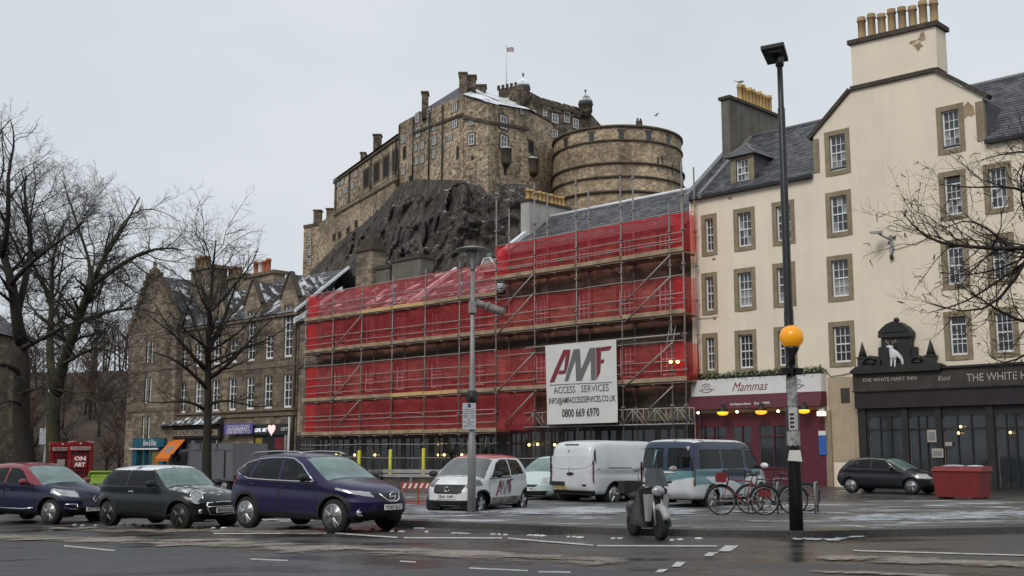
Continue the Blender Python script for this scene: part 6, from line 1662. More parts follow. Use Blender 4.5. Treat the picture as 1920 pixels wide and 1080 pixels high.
    def interior(s):
        k=s.K; b=float(s.f('belt',np.array([0.0]))[0]); w=s.hw-.16
        m=MB(); m.box(-k['L']/2+.45,k['L']/2-1.15,-w,w,.34,.56); m.box(k['screen'][1]-.12,k['screen'][1]+.0,-w,w,.5,b-.02); m.build('dashboard',M['seam'],s.t)
        rows=((.05,(-.37,.37)),(-.85,(-.42,0,.42))) if k['L']<4.6 else ((.75,(-.45,.45)),)
        for x,ys in rows:
            for y in ys:
                m=MB(); m.hull8([(x-.22,y-.22,.55),(x-.04,y-.22,.55),(x-.04,y+.22,.55),(x-.22,y+.22,.55)],[(x-.42,y-.19,b+.10),(x-.32,y-.19,b+.10),(x-.32,y+.19,b+.10),(x-.42,y+.19,b+.10)]); m.ball((x-.40,y,b+.21),(.05,.12,.09),8,6); m.build('seat',M['plastic'],s.t)
        x=k['screen'][1]-.42; m=MB(); m.chain([(x+.05*math.sin(a),.37+.17*math.cos(a),b-.02+.17*math.sin(a)) for a in np.linspace(0,6.28,14)],.016,5); m.build('steering_wheel',M['plastic'],s.t)
    def on_side(s,x,z,sg,off=0.0):
        k=s.K; sel=(s.G==(0 if sg<0 else 1)); d=np.hypot(s.c[sel,0]-x,s.c[sel,2]-z); i=np.argmin(d); f=s.F[sel][i]
        n=s.N[f].mean(0); p=s.c[sel][i]; return (x+n[0]*off,p[1]+n[1]*off,z+n[2]*off)
    def on_front(s,y,z,off=0.0,rear=False):
        sel=(s.G==(5 if rear else 4)); d=np.hypot(s.c[sel,1]-y,s.c[sel,2]-z); i=np.argmin(d); f=s.F[sel][i]; n=s.N[f].mean(0); p=s.c[sel][i]
        return (p[0]+n[0]*off,y,z)
    def wheel(s,xw,sg):
        k=s.K; r=k['rw']; w=.21; y0=sg*(min(s.hw*k.get('track',.955),abs(s.on_side(xw+.15*(1 if xw>0 else -1),r*1.2,sg)[1])-.012)-w/2); rm=MB()
        prof=[(r*.70,-w/2),(r*.94,-w/2*.98),(r,-w/2*.72),(r*1.0,w/2*.72),(r*.94,w/2*.98),(r*.70,w/2)]
        rm.lathe([(a,b*sg*-1) for a,b in prof],(xw,y0,r),28,0,True,'y')
        W_=rm.build('wheel',M['tyre'],s.t)
        m=MB(); yo=y0+sg*w*.5; R1=r*.72
        m.lathe([(R1,-.02),(R1,.03),(R1*.93,.03),(R1*.9,-.02)],(xw,yo,r),28,0,True,'y')
        n=k.get('spokes',5)
        for i in range(n):
            a=6.2832*i/n+.3; tw=k.get('spw',.05)
            for da in ((-.13,.13) if k.get('twin',True) else (0,)):
                c0=(xw+.05*math.cos(a+da),yo+sg*.012,r+.05*math.sin(a+da)); c1=(xw+R1*.93*math.cos(a+da*1.4),yo+sg*.004,r+R1*.93*math.sin(a+da*1.4))
                m.chain([c0,c1],[tw*.62,tw*.42],4,1,False)
        m.lathe([(.075,-.02),(.07,.03),(.02,.035)],(xw,yo+sg*.0,r),12,1,True,'y')
        m.build('rim',[M[k.get('rimring','alloy')],M[k.get('rimmat','alloy')]],W_)
        m=MB(); m.lathe([(R1*.9,-.05),(R1*.9,-.03)],(xw,yo-sg*.06,r),20,0,False,'y'); m.lathe([(R1*.55,0),(R1*.55,.015)],(xw,yo-sg*.045,r),20,1,False,'y'); m.build('brake_disc',[M['seam'],M['steel']],W_)
    def add(s,name,mb,mat,label=None):
        return mb.build(name,M[mat] if isinstance(mat,str) else mat,s.t,label)
    def plate(s,z,text,rear=False,y=0.0,w=.52):
        p=s.on_front(y,z,.02,rear); sg=-1 if rear else 1; m=MB(); m.box(p[0]-.008*1,p[0]+.008,y-w/2,y+w/2,z-.056,z+.056)
        o=m.build('number_plate',M['plate_yellow' if rear else 'letter_white'],s.t)
        tm=text_mb(text,0,0,0,w=w*.88,h=.075,bold=.02); m=MB(); m.add([(p[0]+sg*.011,y+sg*v[0],z+v[2]) for v in tm.v],tm.f); m.build('plate_letters',M['ink_black'],o)
def paint(name,c,metal=.0,rough=.28): 
    return plain(name,c,rough,metal,.06,6,0,.45,0,.3)
M['plate_yellow']=plain('yellow_plate',(.50,.36,.09),.5,0,.1,3)
M['navy']=paint('navy_paint',(.007,.010,.042),.2); M['violet_blue']=paint('violet_blue_paint',(.013,.009,.056),.25)
M['dark_red']=paint('dark_red_paint',(.21,.022,.035)); M['mini_green']=paint('dark_green_paint',(.007,.012,.013),.2)
M['frost_roof']=snowmix(paint('frosted_grey_roof',(.09,.09,.095)),.62,2.5,.5)
M['frost_bonnet']=snowmix(paint('frosted_green_paint',(.03,.045,.042),.2),.52,5,.7)
M['van_white']=plain('van_white_paint',(.62,.64,.66),.35,0,.07,2,0,.5,.12,.5); M['smart_white']=snowmix(plain('white_car_paint',(.68,.69,.70),.35,0,.06,2,0,.5,.1,.5),.5,2.2,.6)
M['pale_green']=paint('pale_mint_paint',(.50,.60,.58)); M['teal_wrap']=paint('teal_wrap',(.13,.25,.28)); M['slate_blue']=paint('slate_blue_wrap',(.022,.036,.07)); M['smart_red']=paint('red_roof_paint',(.42,.03,.045))
M['splash']=plain('splashed_grime',(.20,.17,.15),.8,0,.5,4)
M['dull_black']=paint('black_car_paint',(.012,.013,.016))
def qashqai():
    k=dict(L=4.38,W=1.84,H=1.60,rw=.345,axles=(-1.30,1.34),arch=1.15,lip=.07,trim=.36,p=7,kf=.42,kr=.25,tumble=.24,
     top=[(-2.19,.98),(-2.12,1.04),(-1.72,1.47),(-1.45,1.545),(-.6,1.60),(.1,1.575),(.42,1.50),(1.12,1.09),(1.25,1.055),(1.9,.95),(2.1,.88),(2.19,.80)],
     bot=[(-2.19,.42),(-1.9,.24),(1.8,.22),(2.19,.30)],belt=[(-2.2,1.08),(-1.2,1.04),(1.0,.97),(2.2,.85)],
     nose=[(.2,.16),(.45,.02),(.62,0),(.80,.06),(.95,.16),(1.2,.3)],tail=[(.3,.10),(.6,0),(.9,.03),(1.1,.14),(1.6,.5)],
     side_windows=[('side_window',[(-.20,1.055),(.70,1.045),(.30,1.36),(-.02,1.475),(-.24,1.49)],'car_glass'),('side_window',[(-1.12,1.08),(-.26,1.057),(-.31,1.492),(-.62,1.495),(-1.0,1.46)],'car_glass'),('side_window',[(-1.70,1.22),(-1.19,1.09),(-1.09,1.44),(-1.35,1.41)],'car_glass')],
     screen=(.33,1.10),back=(-2.05,-1.62),screen_in=.88,
     doors=[[(-.22,1.03),(.86,1.0),(.92,.42),(.80,.36),(-.26,.36)],[(-1.22,1.05),(-.25,1.03),(-.28,.36),(-.86,.36),(-1.0,.62),(-1.22,.8)]],
     bonnet=(1.16,2.02,.80),paint='violet_blue',
     fn=[('headlight',lambda x,y,z,G:(x>1.40)&(np.abs(y)>.46)&(z>.715+.16*np.clip((2.10-x)/.68,0,1))&(z<.805+.105*np.clip((2.10-x)/.68,0,1)),'lamp_glass'),('tail_light',lambda x,y,z,G:(x<-1.72)&(np.abs(y)>.50)&(z>.93)&(z<1.07),'red_lamp')],
     front=[('grille',[(-.42,.80),(.42,.80),(.30,.63),(-.30,.63)],'plastic'),('lower_grille',[(-.62,.46),(.62,.46),(.5,.30),(-.5,.30)],'plastic')],
     trims=[('window_trim',[(.80,1.03),(.60,1.17),(.32,1.37),(0,1.497),(-.3,1.516),(-.7,1.515),(-1.1,1.478),(-1.45,1.40),(-1.74,1.22),(-1.6,1.165),(-1.2,1.068),(-.6,1.048),(.2,1.03),(.80,1.03)],.015,'chrome')],
     handles=[(-.08,.92),(-1.02,.96)],handlemat='violet_blue',mirror=(.66,1.05,'plastic'),rimmat='alloy',rimring='alloy',spokes=5,extra=[])
    c=Car('parked_car','purple blue crossover car with silver roof rails, left of the white city car',594,991,-36,k)
    for sg in (-1,1):
        m=MB(); pts=[(-1.45,sg*.60,1.565),(-1.3,sg*.61,1.625),(-.6,sg*.625,1.655),(.0,sg*.62,1.635),(.2,sg*.61,1.585)]; m.chain(pts,.02,6); c.add('roof_rail',m,'alloy')
        p=[c.on_front(sg*yy,zz,.012) for yy,zz in ((.30,.80),(.20,.68),(.10,.635),(.0,.63))]; m=MB(); m.chain(p,.02,6); c.add('grille_trim',m,'chrome')
        q=c.on_front(sg*.66,.42,.0); m=MB(); m.chain([(q[0]-.02+.02*math.cos(a),q[1]+.085*math.cos(a),q[2]+.065*math.sin(a)) for a in np.linspace(.6,5.6,12)],.012,5); m.ball((q[0]-.05,q[1],q[2]),(.05,.055,.05),8,6); c.add('fog_light',m,'chrome')
    p=c.on_front(0,.715,.02); m=MB(); m.chain([(p[0],.085*math.cos(a),.735+.085*math.sin(a)) for a in np.linspace(0,6.2832,18)],.013,5); m.box(p[0]-.01,p[0]+.012,-.11,.11,.72,.75); c.add('badge',m,'chrome')
    c.plate(.52,'YO65 GLZ')
    for x,z in ((-1.06,.87),): pass
    return c
qashqai()
def mini():
    def pf(x,y,z,G,mi):
        mi[(z>1.325)]=3
        mi[(G==2)&(x>.9)]=4
    k=dict(L=3.84,W=1.73,H=1.42,rw=.305,axles=(-1.22,1.28),arch=1.17,lip=.065,trim=.27,p=6,kf=.30,kr=.2,tumble=.16,sm=.07,
     top=[(-1.92,.86),(-1.86,.95),(-1.62,1.30),(-1.45,1.37),(-.5,1.415),(.15,1.40),(.36,1.34),(.82,.98),(.95,.945),(1.6,.87),(1.82,.78),(1.92,.70)],
     bot=[(-1.92,.36),(-1.7,.2),(1.6,.19),(1.92,.26)],belt=[(-2,.94),(2,.92)],
     nose=[(.2,.12),(.4,0),(.6,.01),(.75,.07),(.9,.18)],tail=[(.3,.06),(.6,0),(.9,.05),(1.4,.3)],
     side_windows=[('side_window',[(-.42,.965),(.62,.96),(.30,1.30),(-.42,1.32)],'car_glass'),('side_window',[(-1.50,.98),(-.49,.966),(-.49,1.32),(-1.34,1.30)],'car_glass')],
     screen=(.30,.83),screen_in=.88,back=(-1.83,-1.55),doors=[[(-.50,.93),(.68,.92),(.78,.55),(.70,.27),(-.50,.27)]],bonnet=(.90,1.72,.82),paint='mini_green',extra=['frost_roof','frost_bonnet'],paintfn=pf,
     front=[('grille',[(-.47,.60),(.47,.60),(.36,.36),(-.36,.36)],'plastic')],
     fn=[('tail_light',lambda x,y,z,G:(x<-1.6)&(np.abs(y)>.5)&(z>.70)&(z<.9),'red_lamp')],handles=[(-.30,.84)],handlemat='chrome',mirror=(.56,.97,'plastic'),rimmat='alloy_dark',rimring='alloy_dark',spokes=6,twin=False,spw=.06)
    c=Car('parked_car','small dark green hatchback with round headlights, left of the purple blue crossover',314,987,-33,k)
    for sg in (-1,1):
        p=c.on_front(sg*.60,.70,.0); m=MB(); q=Vector(p)+Vector((-.05,0,.02))
        n=Vector((.82,sg*.30,.42)).normalized(); a=n.cross(Vector((0,0,1))).normalized(); b=a.cross(n)
        ring=[tuple(q+a*.145*math.cos(t)+b*.155*math.sin(t)+n*.03) for t in np.linspace(0,6.2832,20)]; m.chain(ring,.02,6); c.add('headlight_rim',m,'chrome')
        m=MB(); cp=tuple(q+n*.06); m.add([cp]+ring[:-1],[(0,i+1,(i+1)%19+1) for i in range(19)],0,True); m.add([tuple(Vector(r_)-n*.12) for r_ in ring[:-1]]+ring[:-1],[(i,(i+1)%19,19+(i+1)%19,19+i) for i in range(19)]); c.add('headlight',m,'lamp_glass')
        q2=c.on_front(sg*.58,.42,.0); m=MB(); m.lathe([(.01,.05),(.05,.045),(.06,.0)],(q2[0]-.01,q2[1],q2[2]),12,0,True,'x'); c.add('fog_light',m,'chrome')
    pts=[(yy,zz) for yy,zz in ((-.47,.60),(0,.625),(.47,.60),(.44,.46),(.36,.35),(0,.335),(-.36,.35),(-.44,.46),(-.47,.60))]
    m=MB(); m.chain([c.on_front(a,b,.012) for a,b in pts],.018,6); c.add('grille_trim',m,'chrome')
    m=MB(); m.chain([c.on_front(a,.52,.012) for a in (-.44,-.2,0,.2,.44)],.012,5); c.add('grille_bar',m,'chrome')
    p=c.on_front(0,.76,.03); m=MB(); m.ball((p[0]-.06,0,.765),(.03,.08,.03),8,6); c.add('badge',m,'chrome')
    c.plate(.44,'MW15 CLF')
mini()
def captur():
    def pf(x,y,z,G,mi):
        mi[(z>1.06-.05*np.clip(x,0,.9)) & (x<.98)]=3
    k=dict(L=4.12,W=1.78,H=1.56,rw=.33,axles=(-1.28,1.32),arch=1.16,lip=.05,trim=.30,p=6.5,kf=.42,kr=.22,tumble=.22,
     top=[(-2.06,.98),(-1.98,1.08),(-1.68,1.44),(-1.4,1.52),(-.6,1.56),(.0,1.54),(.30,1.47),(1.0,1.06),(1.15,1.03),(1.75,.94),(1.95,.86),(2.06,.76)],
     bot=[(-2.06,.4),(-1.85,.23),(1.75,.21),(2.06,.28)],belt=[(-2.1,1.05),(2.1,.94)],
     nose=[(.2,.13),(.45,0),(.62,.02),(.80,.09),(.95,.2)],tail=[(.3,.06),(.6,0),(.9,.04),(1.5,.3)],
     side_windows=[('side_window',[(-.28,1.055),(.62,1.03),(.22,1.35),(-.02,1.44),(-.28,1.45)],'car_glass'),('side_window',[(-1.12,1.08),(-.35,1.058),(-.35,1.452),(-.95,1.43)],'car_glass'),('side_window',[(-1.6,1.2),(-1.19,1.09),(-1.05,1.41),(-1.3,1.4)],'car_glass')],
     screen=(.22,1.02),screen_in=.88,back=(-1.95,-1.6),doors=[[(-.31,1.03),(.74,1.0),(.86,.55),(.74,.32),(-.31,.32)],[(-1.2,1.05),(-.335,1.03),(-.335,.32),(-.85,.32),(-1.0,.6),(-1.2,.75)]],bonnet=(1.05,1.86,.80),
     paint='navy',extra=['dark_red'],paintfn=pf,
     fn=[('headlight',lambda x,y,z,G:(x>1.35)&(np.abs(y)>.40)&(z>.70+.10*np.clip((1.9-x)/.5,0,1))&(z<.82+.10*np.clip((2.0-x)/.6,0,1)),'lamp_glass'),('tail_light',lambda x,y,z,G:(x<-1.75)&(np.abs(y)>.5)&(z>.86)&(z<1.03),'red_lamp')],
     front=[('grille',[(-.42,.70),(.42,.70),(.36,.60),(-.36,.60)],'plastic'),('lower_grille',[(-.55,.48),(.55,.48),(.45,.30),(-.45,.30)],'plastic')],
     handles=[(-.15,.9),(-1.05,.93)],handlemat='navy',mirror=(.56,1.03,'dark_red'),rimmat='alloy',rimring='alloy',spokes=5,trims=[('side_trim',[(-.9,.42),(.4,.40),(.8,.43)],.02,'chrome')])
    c=Car('parked_car','navy crossover car with dark red roof and mirrors, leftmost of the parked row',72,979,-27,k)
    for sg in (-1,1):
        pts=[c.on_front(sg*a,b,.012) for a,b in ((.48,.53),(.70,.53),(.72,.44),(.46,.40),(.48,.53))]; m=MB(); m.chain(pts,.016,5); c.add('fog_light_trim',m,'chrome')
    p=c.on_front(0,.65,.02); m=MB(); m.chain([(p[0],.06,.65),(p[0],0,.73),(p[0],-.06,.65),(p[0],0,.57),(p[0],.06,.65)],.014,5); c.add('badge',m,'chrome')
    c.plate(.40,'SN15 HKD',y=.0)
captur()
def smart():
    def pf(x,y,z,G,mi):
        mi[(z>1.46)&(G==2)&(x>-.95)&(x<.42)]=3
        mi[(G<=1)&(z<.47)&(z>.24)&(np.abs(x)<.82)]=4
    k=dict(L=3.50,W=1.67,H=1.55,rw=.30,axles=(-1.22,1.22),track=.86,arch=1.15,lip=.04,trim=.26,p=6,kf=.24,kr=.2,tumble=.17,sm=.09,
     top=[(-1.75,.95),(-1.66,1.10),(-1.48,1.42),(-1.2,1.52),(-.4,1.555),(.25,1.53),(.48,1.46),(1.10,1.03),(1.25,.985),(1.6,.88),(1.75,.74)],
     bot=[(-1.75,.36),(-1.5,.2),(1.5,.2),(1.75,.26)],belt=[(-1.8,1.03),(1.8,.95)],
     nose=[(.2,.10),(.4,0),(.6,.02),(.8,.07),(.95,.2)],tail=[(.3,.04),(.6,0),(.9,.04),(1.5,.22)],
     side_windows=[('side_window',[(-.22,1.02),(.80,1.0),(.42,1.34),(.1,1.44),(-.22,1.45)],'car_glass'),('side_window',[(-1.06,1.05),(-.28,1.023),(-.28,1.45),(-.86,1.42)],'car_glass')],
     screen=(.44,1.10),screenmat='screen_grey',screen_in=.87,back=(-1.62,-1.42),doors=[[(-.25,.98),(.90,.95),(.94,.55),(.86,.28),(-.25,.28)]],bonnet=(1.16,1.58,.80),
     paint='smart_white',extra=['smart_red','splash'],paintfn=pf,
     front=[('grille',[(-.46,.80),(.46,.80),(.40,.60),(.30,.57),(-.30,.57),(-.40,.60)],'plastic'),('lower_grille',[(-.62,.41),(.62,.41),(.54,.28),(-.54,.28)],'plastic')],
     fn=[('headlight',lambda x,y,z,G:(x>1.22)&(np.abs(y)>.48)&(z>.72+.06*np.clip((1.65-x)/.3,0,1))&(z<.90+.04*np.clip((1.65-x)/.3,0,1)),'lamp_dark'),('tail_light',lambda x,y,z,G:(x<-1.45)&(np.abs(y)>.5)&(z>.75)&(z<1.0),'red_lamp')],
     handles=[(-.08,.86)],handlemat='plastic',mirror=(.74,1.0,'plastic'),rimmat='alloy',rimring='tyre',spokes=5)
    c=Car('parked_car','white city car with red roof and slanted monogram on its door, beside the lamp post',898,963,-117,k)
    # monogram on the left-hand door (the side towards the right of the picture)
    T=lambda pts:[((x-132)/540.,(y-125)/310.) for x,y in pts]
    def dec(polys,mat,x0,x1,z0,z1,sg):
        m=MB()
        for poly in polys:
            q=[]
            for u,v in T(poly): q.append(c.on_side(x0+(x1-x0)*u,z1-(z1-z0)*v,sg,.012))
            m.add(q,[tuple(range(len(q)))])
        c.add('door_monogram',m,mat)
    for sg in (1,-1):
        a,b=(.62,-.38) if sg>0 else (-.38,.62)
        dec([[(132,435),(265,158),(325,155),(174,432)],[(284,206),(318,203),(300,305),(270,330)],[(540,140),(585,136),(572,345),(541,412)],[(585,136),(672,125),(650,160),(585,168)],[(582,238),(612,236),(598,272),(580,274)]],'ink_red',a,b,.50,.93,sg)
        dec([[(228,335),(284,332),(270,362),(212,365)],[(272,425),(352,155),(400,151),(302,420)],[(364,153),(404,150),(420,418),(374,421)],[(378,419),(420,417),(533,139),(488,143)],[(492,143),(535,138),(535,412),(498,415)]],'ink_grey',a,b,.50,.93,sg)
    p=c.on_front(0,.68,.015); m=MB(); m.chain([(p[0],.06*math.cos(a),.69+.06*math.sin(a)) for a in np.linspace(.9,6.0,14)],.014,5); c.add('badge',m,'chrome')
    c.plate(.51,'SB66 AMF')
M['screen_grey']=plain('grey_windscreen',(.13,.145,.145),.15,0,.25,2,0,.6); M['lamp_dark']=plain('smoked_headlamp',(.12,.12,.12),.12,.2,.7,14,0,.7)
smart()
def mint_hatch():
    k=dict(L=3.9,W=1.7,H=1.5,rw=.3,track=.92,axles=(-1.2,1.2),arch=1.15,trim=.24,p=6,q=.6,kf=.4,kr=.22,tumble=.2,
     top=[(-1.95,.95),(-1.8,1.2),(-1.5,1.44),(-.5,1.5),(.1,1.47),(.3,1.4),(1.05,1.0),(1.2,.96),(1.75,.82),(1.95,.68)],bot=[(-1.95,.36),(-1.7,.2),(1.7,.19),(1.95,.25)],belt=[(-2,.98),(2,.92)],
     nose=[(.2,.1),(.4,0),(.6,.02),(.9,.15)],tail=[(.3,.04),(.6,0),(1.5,.25)],
     side_windows=[('side_window',[(-.3,1.0),(.65,.98),(.2,1.36),(-.3,1.41)],'car_glass'),('side_window',[(-1.35,1.03),(-.37,1.0),(-.37,1.41),(-1.1,1.36)],'car_glass')],
     screen=(.25,1.06),screen_in=.88,back=(-1.85,-1.5),paint='pale_green',front=[('grille',[(-.35,.62),(.35,.62),(.22,.54),(-.22,.54)],'plastic'),('lower_grille',[(-.6,.42),(.6,.42),(.5,.27),(-.5,.27)],'plastic')],
     fn=[('headlight',lambda x,y,z,G:(x>1.3)&(np.abs(y)>.38)&(z>.66)&(z<.76+.1*np.clip((1.8-x)/.4,0,1)),'lamp_glass')],mirror=(.6,.98,'pale_green'),spokes=5,handles=[(-.1,.85)])
    c=Car('parked_car','pale mint hatchback facing out, squeezed between the white city car and the white van',1040,941,-118,k); c.plate(.48,'SK07 YBD')
mint_hatch()
def van_spec(**kw):
    k=dict(L=4.97,W=1.98,H=1.98,rw=.33,axles=(-1.45,1.5),arch=1.16,lip=.05,trim=.36,p=11,kf=.45,kr=.06,tumble=.11,nk=8,sm=.10,crown=.03,
     top=[(-2.48,1.90),(-2.42,1.955),(-1.5,1.98),(.5,1.97),(.95,1.90),(1.75,1.22),(1.9,1.17),(2.35,1.02),(2.48,.85)],bot=[(-2.48,.40),(-2.3,.3),(2.2,.24),(2.48,.3)],belt=[(-2.5,1.12),(2.5,1.05)],
     nose=[(.2,.1),(.5,0),(.8,.03),(1.1,.2),(1.3,.3)],tail=[(.3,.0),(1.0,0),(1.5,.03),(1.95,.13)],screen=(.98,1.76),screen_in=.9,spokes=5,rimmat='alloy',twin=False,spw=.07)
    k.update(kw); return k
def tails(c):
    for sg in (-1,1):
        a=Vector(c.on_side(-c.K['L']/2+.09,1.0,sg,.0)); b=Vector(c.on_front(sg*c.hw*.90,1.0,.0,True)); m=MB()
        P=[]
        for z in (.72,.95,1.2,1.36):
            a=Vector(c.on_side(-c.K['L']/2+.10,z,sg,.012)); b=Vector(c.on_front(sg*c.hw*.89,z,.012,True)); mid=Vector((b.x-.02,a.y+sg*.01,z)); mid=(mid+a+b)/3*1.0+ (mid-(a+b)/2)*.35; P.append((tuple(a),tuple(mid),tuple(b)))
        vs=[q for r_ in P for q in r_]; m.add(vs,[(i*3+j,i*3+j+1,i*3+j+4,i*3+j+3) for i in range(3) for j in range(2)],0,True); c.add('tail_light',m,'red_lamp2')
M['red_lamp2']=plain('red_tail_lens',(.16,.012,.018),.25,0,.5,9,0,.5,0,.5)
def white_van():
    k=van_spec(paint='van_white',screenmat='car_glass',
      side_windows=[('side_window',[(.62,1.14),(1.55,1.12),(1.0,1.66),(.62,1.70)],'car_glass')],
      doors=[[(.5,1.08),(.52,1.75),(.98,1.72),(1.62,1.1),(1.66,.45),(.5,.40)]],
      rear=[('tail_light',[(-.99,.72),(-.90,.72),(-.905,1.36),(-.99,1.36)],'red_lamp'),('tail_light',[(.99,.72),(.90,.72),(.905,1.36),(.99,1.36)],'red_lamp'),('bumper',[(-1,.30),(1,.30),(1,.47),(-1,.47)],'plastic')],
      fn=[('headlight',lambda x,y,z,G:(x>2.0)&(np.abs(y)>.6)&(z>.85)&(z<1.1),'lamp_glass'),('tail_light_side',lambda x,y,z,G:(x<-2.30)&(G<=1)&(z>.72)&(z<1.36),'red_lamp')],mirror=(1.45,1.2,'plastic'),handles=[(.7,1.0)],handlemat='plastic',
      trims=[('side_groove',[(-2.2,1.12),(-1.6,1.16),(.45,1.13)],.012,'seam'),('side_rail',[(-2.2,1.75),(.3,1.76)],.01,'seam')])
    c=Car('parked_van','plain white panel van seen from behind, left of the blue and white van',1166,944,44,k,cat='van')
    def rp(y,z,o=.01): return c.on_front(y,z,o,True)
    m=MB(); m.chain([rp(0,.5),rp(0,1.1),rp(0,1.88)],.01,4); c.add('door_seam',m,'seam')
    for sg in (-1,1):
        m=MB(); m.chain([rp(sg*.80,1.75),rp(sg*.84,1.55),rp(sg*.84,1.30),rp(sg*.70,1.18),rp(sg*.3,1.14),rp(sg*.08,1.14)],.014,5); c.add('panel_crease',m,'van_white')
    p=rp(0,1.87,.0); m=MB(); m.box(p[0]-.03,p[0]+.03,-.28,.28,1.855,1.885); c.add('high_brake_light',m,'plastic')
    p=rp(-.08,1.0,.0); m=MB(); m.ball((p[0],-.05,.98),(.05,.16,.05),10,6); c.add('door_handle',m,'plastic')
    p=rp(.5,.68,.0); m=MB(); m.box(p[0]-.04,p[0]+.02,.18,.80,.62,.74); c.add('plate_lamp_bar',m,'plastic')
    p=rp(-.55,.63,.0); m=MB(); m.ball((p[0],-.6,.64),(.03,.10,.03),8,6); c.add('lower_handle',m,'plastic')
    m=MB(); p=rp(.05,1.66,.0); m.ball((p[0],.05,1.66),(.03,.02,.04),8,6); c.add('lock',m,'plastic')
    tails(c)
    c.plate(.56,'SF15 XKL',True,.36,.50)
    for sg in (-1,1):
        m=MB(); p=rp(sg*.93,1.2,.02); m.box(p[0]-.03,p[0]+.01,sg*.93-.02,sg*.93+.02,1.35,1.7); c.add('hinge',m,'plastic')
white_van()
def crew_van():
    def pf(x,y,z,G,mi):
        sd=(G<=1); rr_=(G==5)
        blue=np.where(rr_,z>1.10,z>1.12); mi[(sd|rr_)&blue]=3
        mi[(G==2)&(x<1.0)]=5
        # teal chevrons
        tv=1.15-.42*np.abs((x+1.75)/1.6); mi[sd&(z<1.16)&(z>.74+.0*x)&((z<1.14-.5*np.clip(x+2.2,0,1.1))|(z>.95))]=4
        mi[sd&(x>-1.2)&(x<.4)&(z>.62+.35*np.clip(.4-x,0,1))&(z<1.13)]=4
        mi[sd&(x>-.9)&(x<.9)&(z>.75+.25*np.abs(x))&(z<1.15)]=3
        mi[rr_&(z<1.12)&(z>.80+.18*np.abs(y))]=4
        mi[sd&(x>1.45)&(z<1.12)&(z>.4)]=0
    k=van_spec(L=4.89,W=1.91,H=1.96,paint='van_white',extra=['slate_blue','teal_wrap','frost_roof'],paintfn=pf,screenmat='car_glass',trim=.34,
      side_windows=[('side_window',[(-2.10,1.17),(-.95,1.17),(-.95,1.72),(-2.02,1.70)],'car_glass'),('side_window',[(-.86,1.17),(.42,1.17),(.42,1.72),(-.86,1.72)],'car_glass'),('side_window',[(.55,1.16),(1.5,1.14),(1.0,1.68),(.55,1.71)],'car_glass')],
      doors=[[(.48,1.12),(.5,1.76),(.98,1.73),(1.6,1.1),(1.62,.42),(.48,.38)],[(-.9,1.12),(.44,1.12),(.44,.40),(-.9,.40)]],
      rear=[('rear_window',[(-.76,1.20),(-.06,1.20),(-.06,1.74),(-.72,1.74)],'car_glass'),('rear_window',[(.76,1.20),(.06,1.20),(.06,1.74),(.72,1.74)],'car_glass'),('tail_light',[(-.96,.70),(-.83,.70),(-.84,1.22),(-.96,1.22)],'red_lamp'),('tail_light',[(.96,.70),(.83,.70),(.84,1.22),(.96,1.22)],'red_lamp'),('bumper',[(-1,.30),(1,.30),(1,.46),(-1,.46)],'van_white')],
      fn=[('headlight',lambda x,y,z,G:(x>1.95)&(np.abs(y)>.5)&(z>.80)&(z<1.0),'lamp_glass')],mirror=(1.4,1.18,'sign_white'),handles=[(.62,1.0),(-.78,1.0)],handlemat='chrome')
    c=Car('parked_van','van with dark blue, teal and white wrap and dark windows, behind the motorcycle and bicycles',1330,953,51,k,cat='van')
    rp=lambda y,z,o=.012:c.on_front(y,z,o,True)
    m=MB(); m.chain([rp(.38,1.24),rp(.30,1.70)],.035,5); c.add('window_pillar',m,'teal_wrap')
    m=MB(); m.chain([rp(0,.48),rp(0,1.88)],.01,4); c.add('door_seam',m,'seam')
    m=MB(); p=rp(-.05,1.08,0); m.box(p[0]-.03,p[0]+.01,-.30,.05,1.06,1.10); c.add('door_handle',m,'letter_white')
    m=MB(); tm=text_mb('CITY TOURS',0,0,0,w=.6,h=.08); p=rp(-.4,.66,.014); m.add([(p[0],-.4-v[0],.66+v[2]) for v in tm.v],tm.f) if False else None
    tails(c)
    c.plate(.58,'YH14 DTX',True,.35,.52)
crew_van()
def dark_hatch():
    k=dict(L=4.2,W=1.78,H=1.45,rw=.31,axles=(-1.25,1.3),arch=1.15,trim=.24,p=6,q=.6,kf=.4,kr=.25,tumble=.2,
     top=[(-2.1,.95),(-1.95,1.1),(-1.55,1.36),(-.6,1.45),(.1,1.42),(.3,1.36),(1.05,.98),(1.2,.95),(1.85,.82),(2.1,.66)],bot=[(-2.1,.36),(-1.9,.2),(1.8,.19),(2.1,.25)],belt=[(-2.1,.97),(2.1,.9)],
     nose=[(.2,.1),(.4,0),(.6,.02),(.9,.15)],tail=[(.3,.04),(.6,0),(1.4,.3)],
     side_windows=[('side_window',[(-.3,.99),(.65,.97),(.2,1.31),(-.3,1.36)],'car_glass'),('side_window',[(-1.4,1.02),(-.37,.99),(-.37,1.36),(-1.1,1.31)],'car_glass')],
     screen=(.25,1.06),screen_in=.88,back=(-2.0,-1.5),paint='dull_black',fn=[('headlight',lambda x,y,z,G:(x>1.5)&(np.abs(y)>.4)&(z>.62)&(z<.8),'lamp_glass'),('tail_light',lambda x,y,z,G:(x<-1.75)&(np.abs(y)>.5)&(z>.75)&(z<.95),'red_lamp')],mirror=(.6,.96,'dull_black'),spokes=5,trims=[('window_trim',[(.7,.97),(.2,1.34),(-.4,1.385),(-1.1,1.34),(-1.45,1.02)],.012,'chrome')])
    c=Car('parked_car','black hatchback parked close to the black pub front',1668,925,-44,k)
    c.plate(.45,'SJ12 OPV')
dark_hatch()
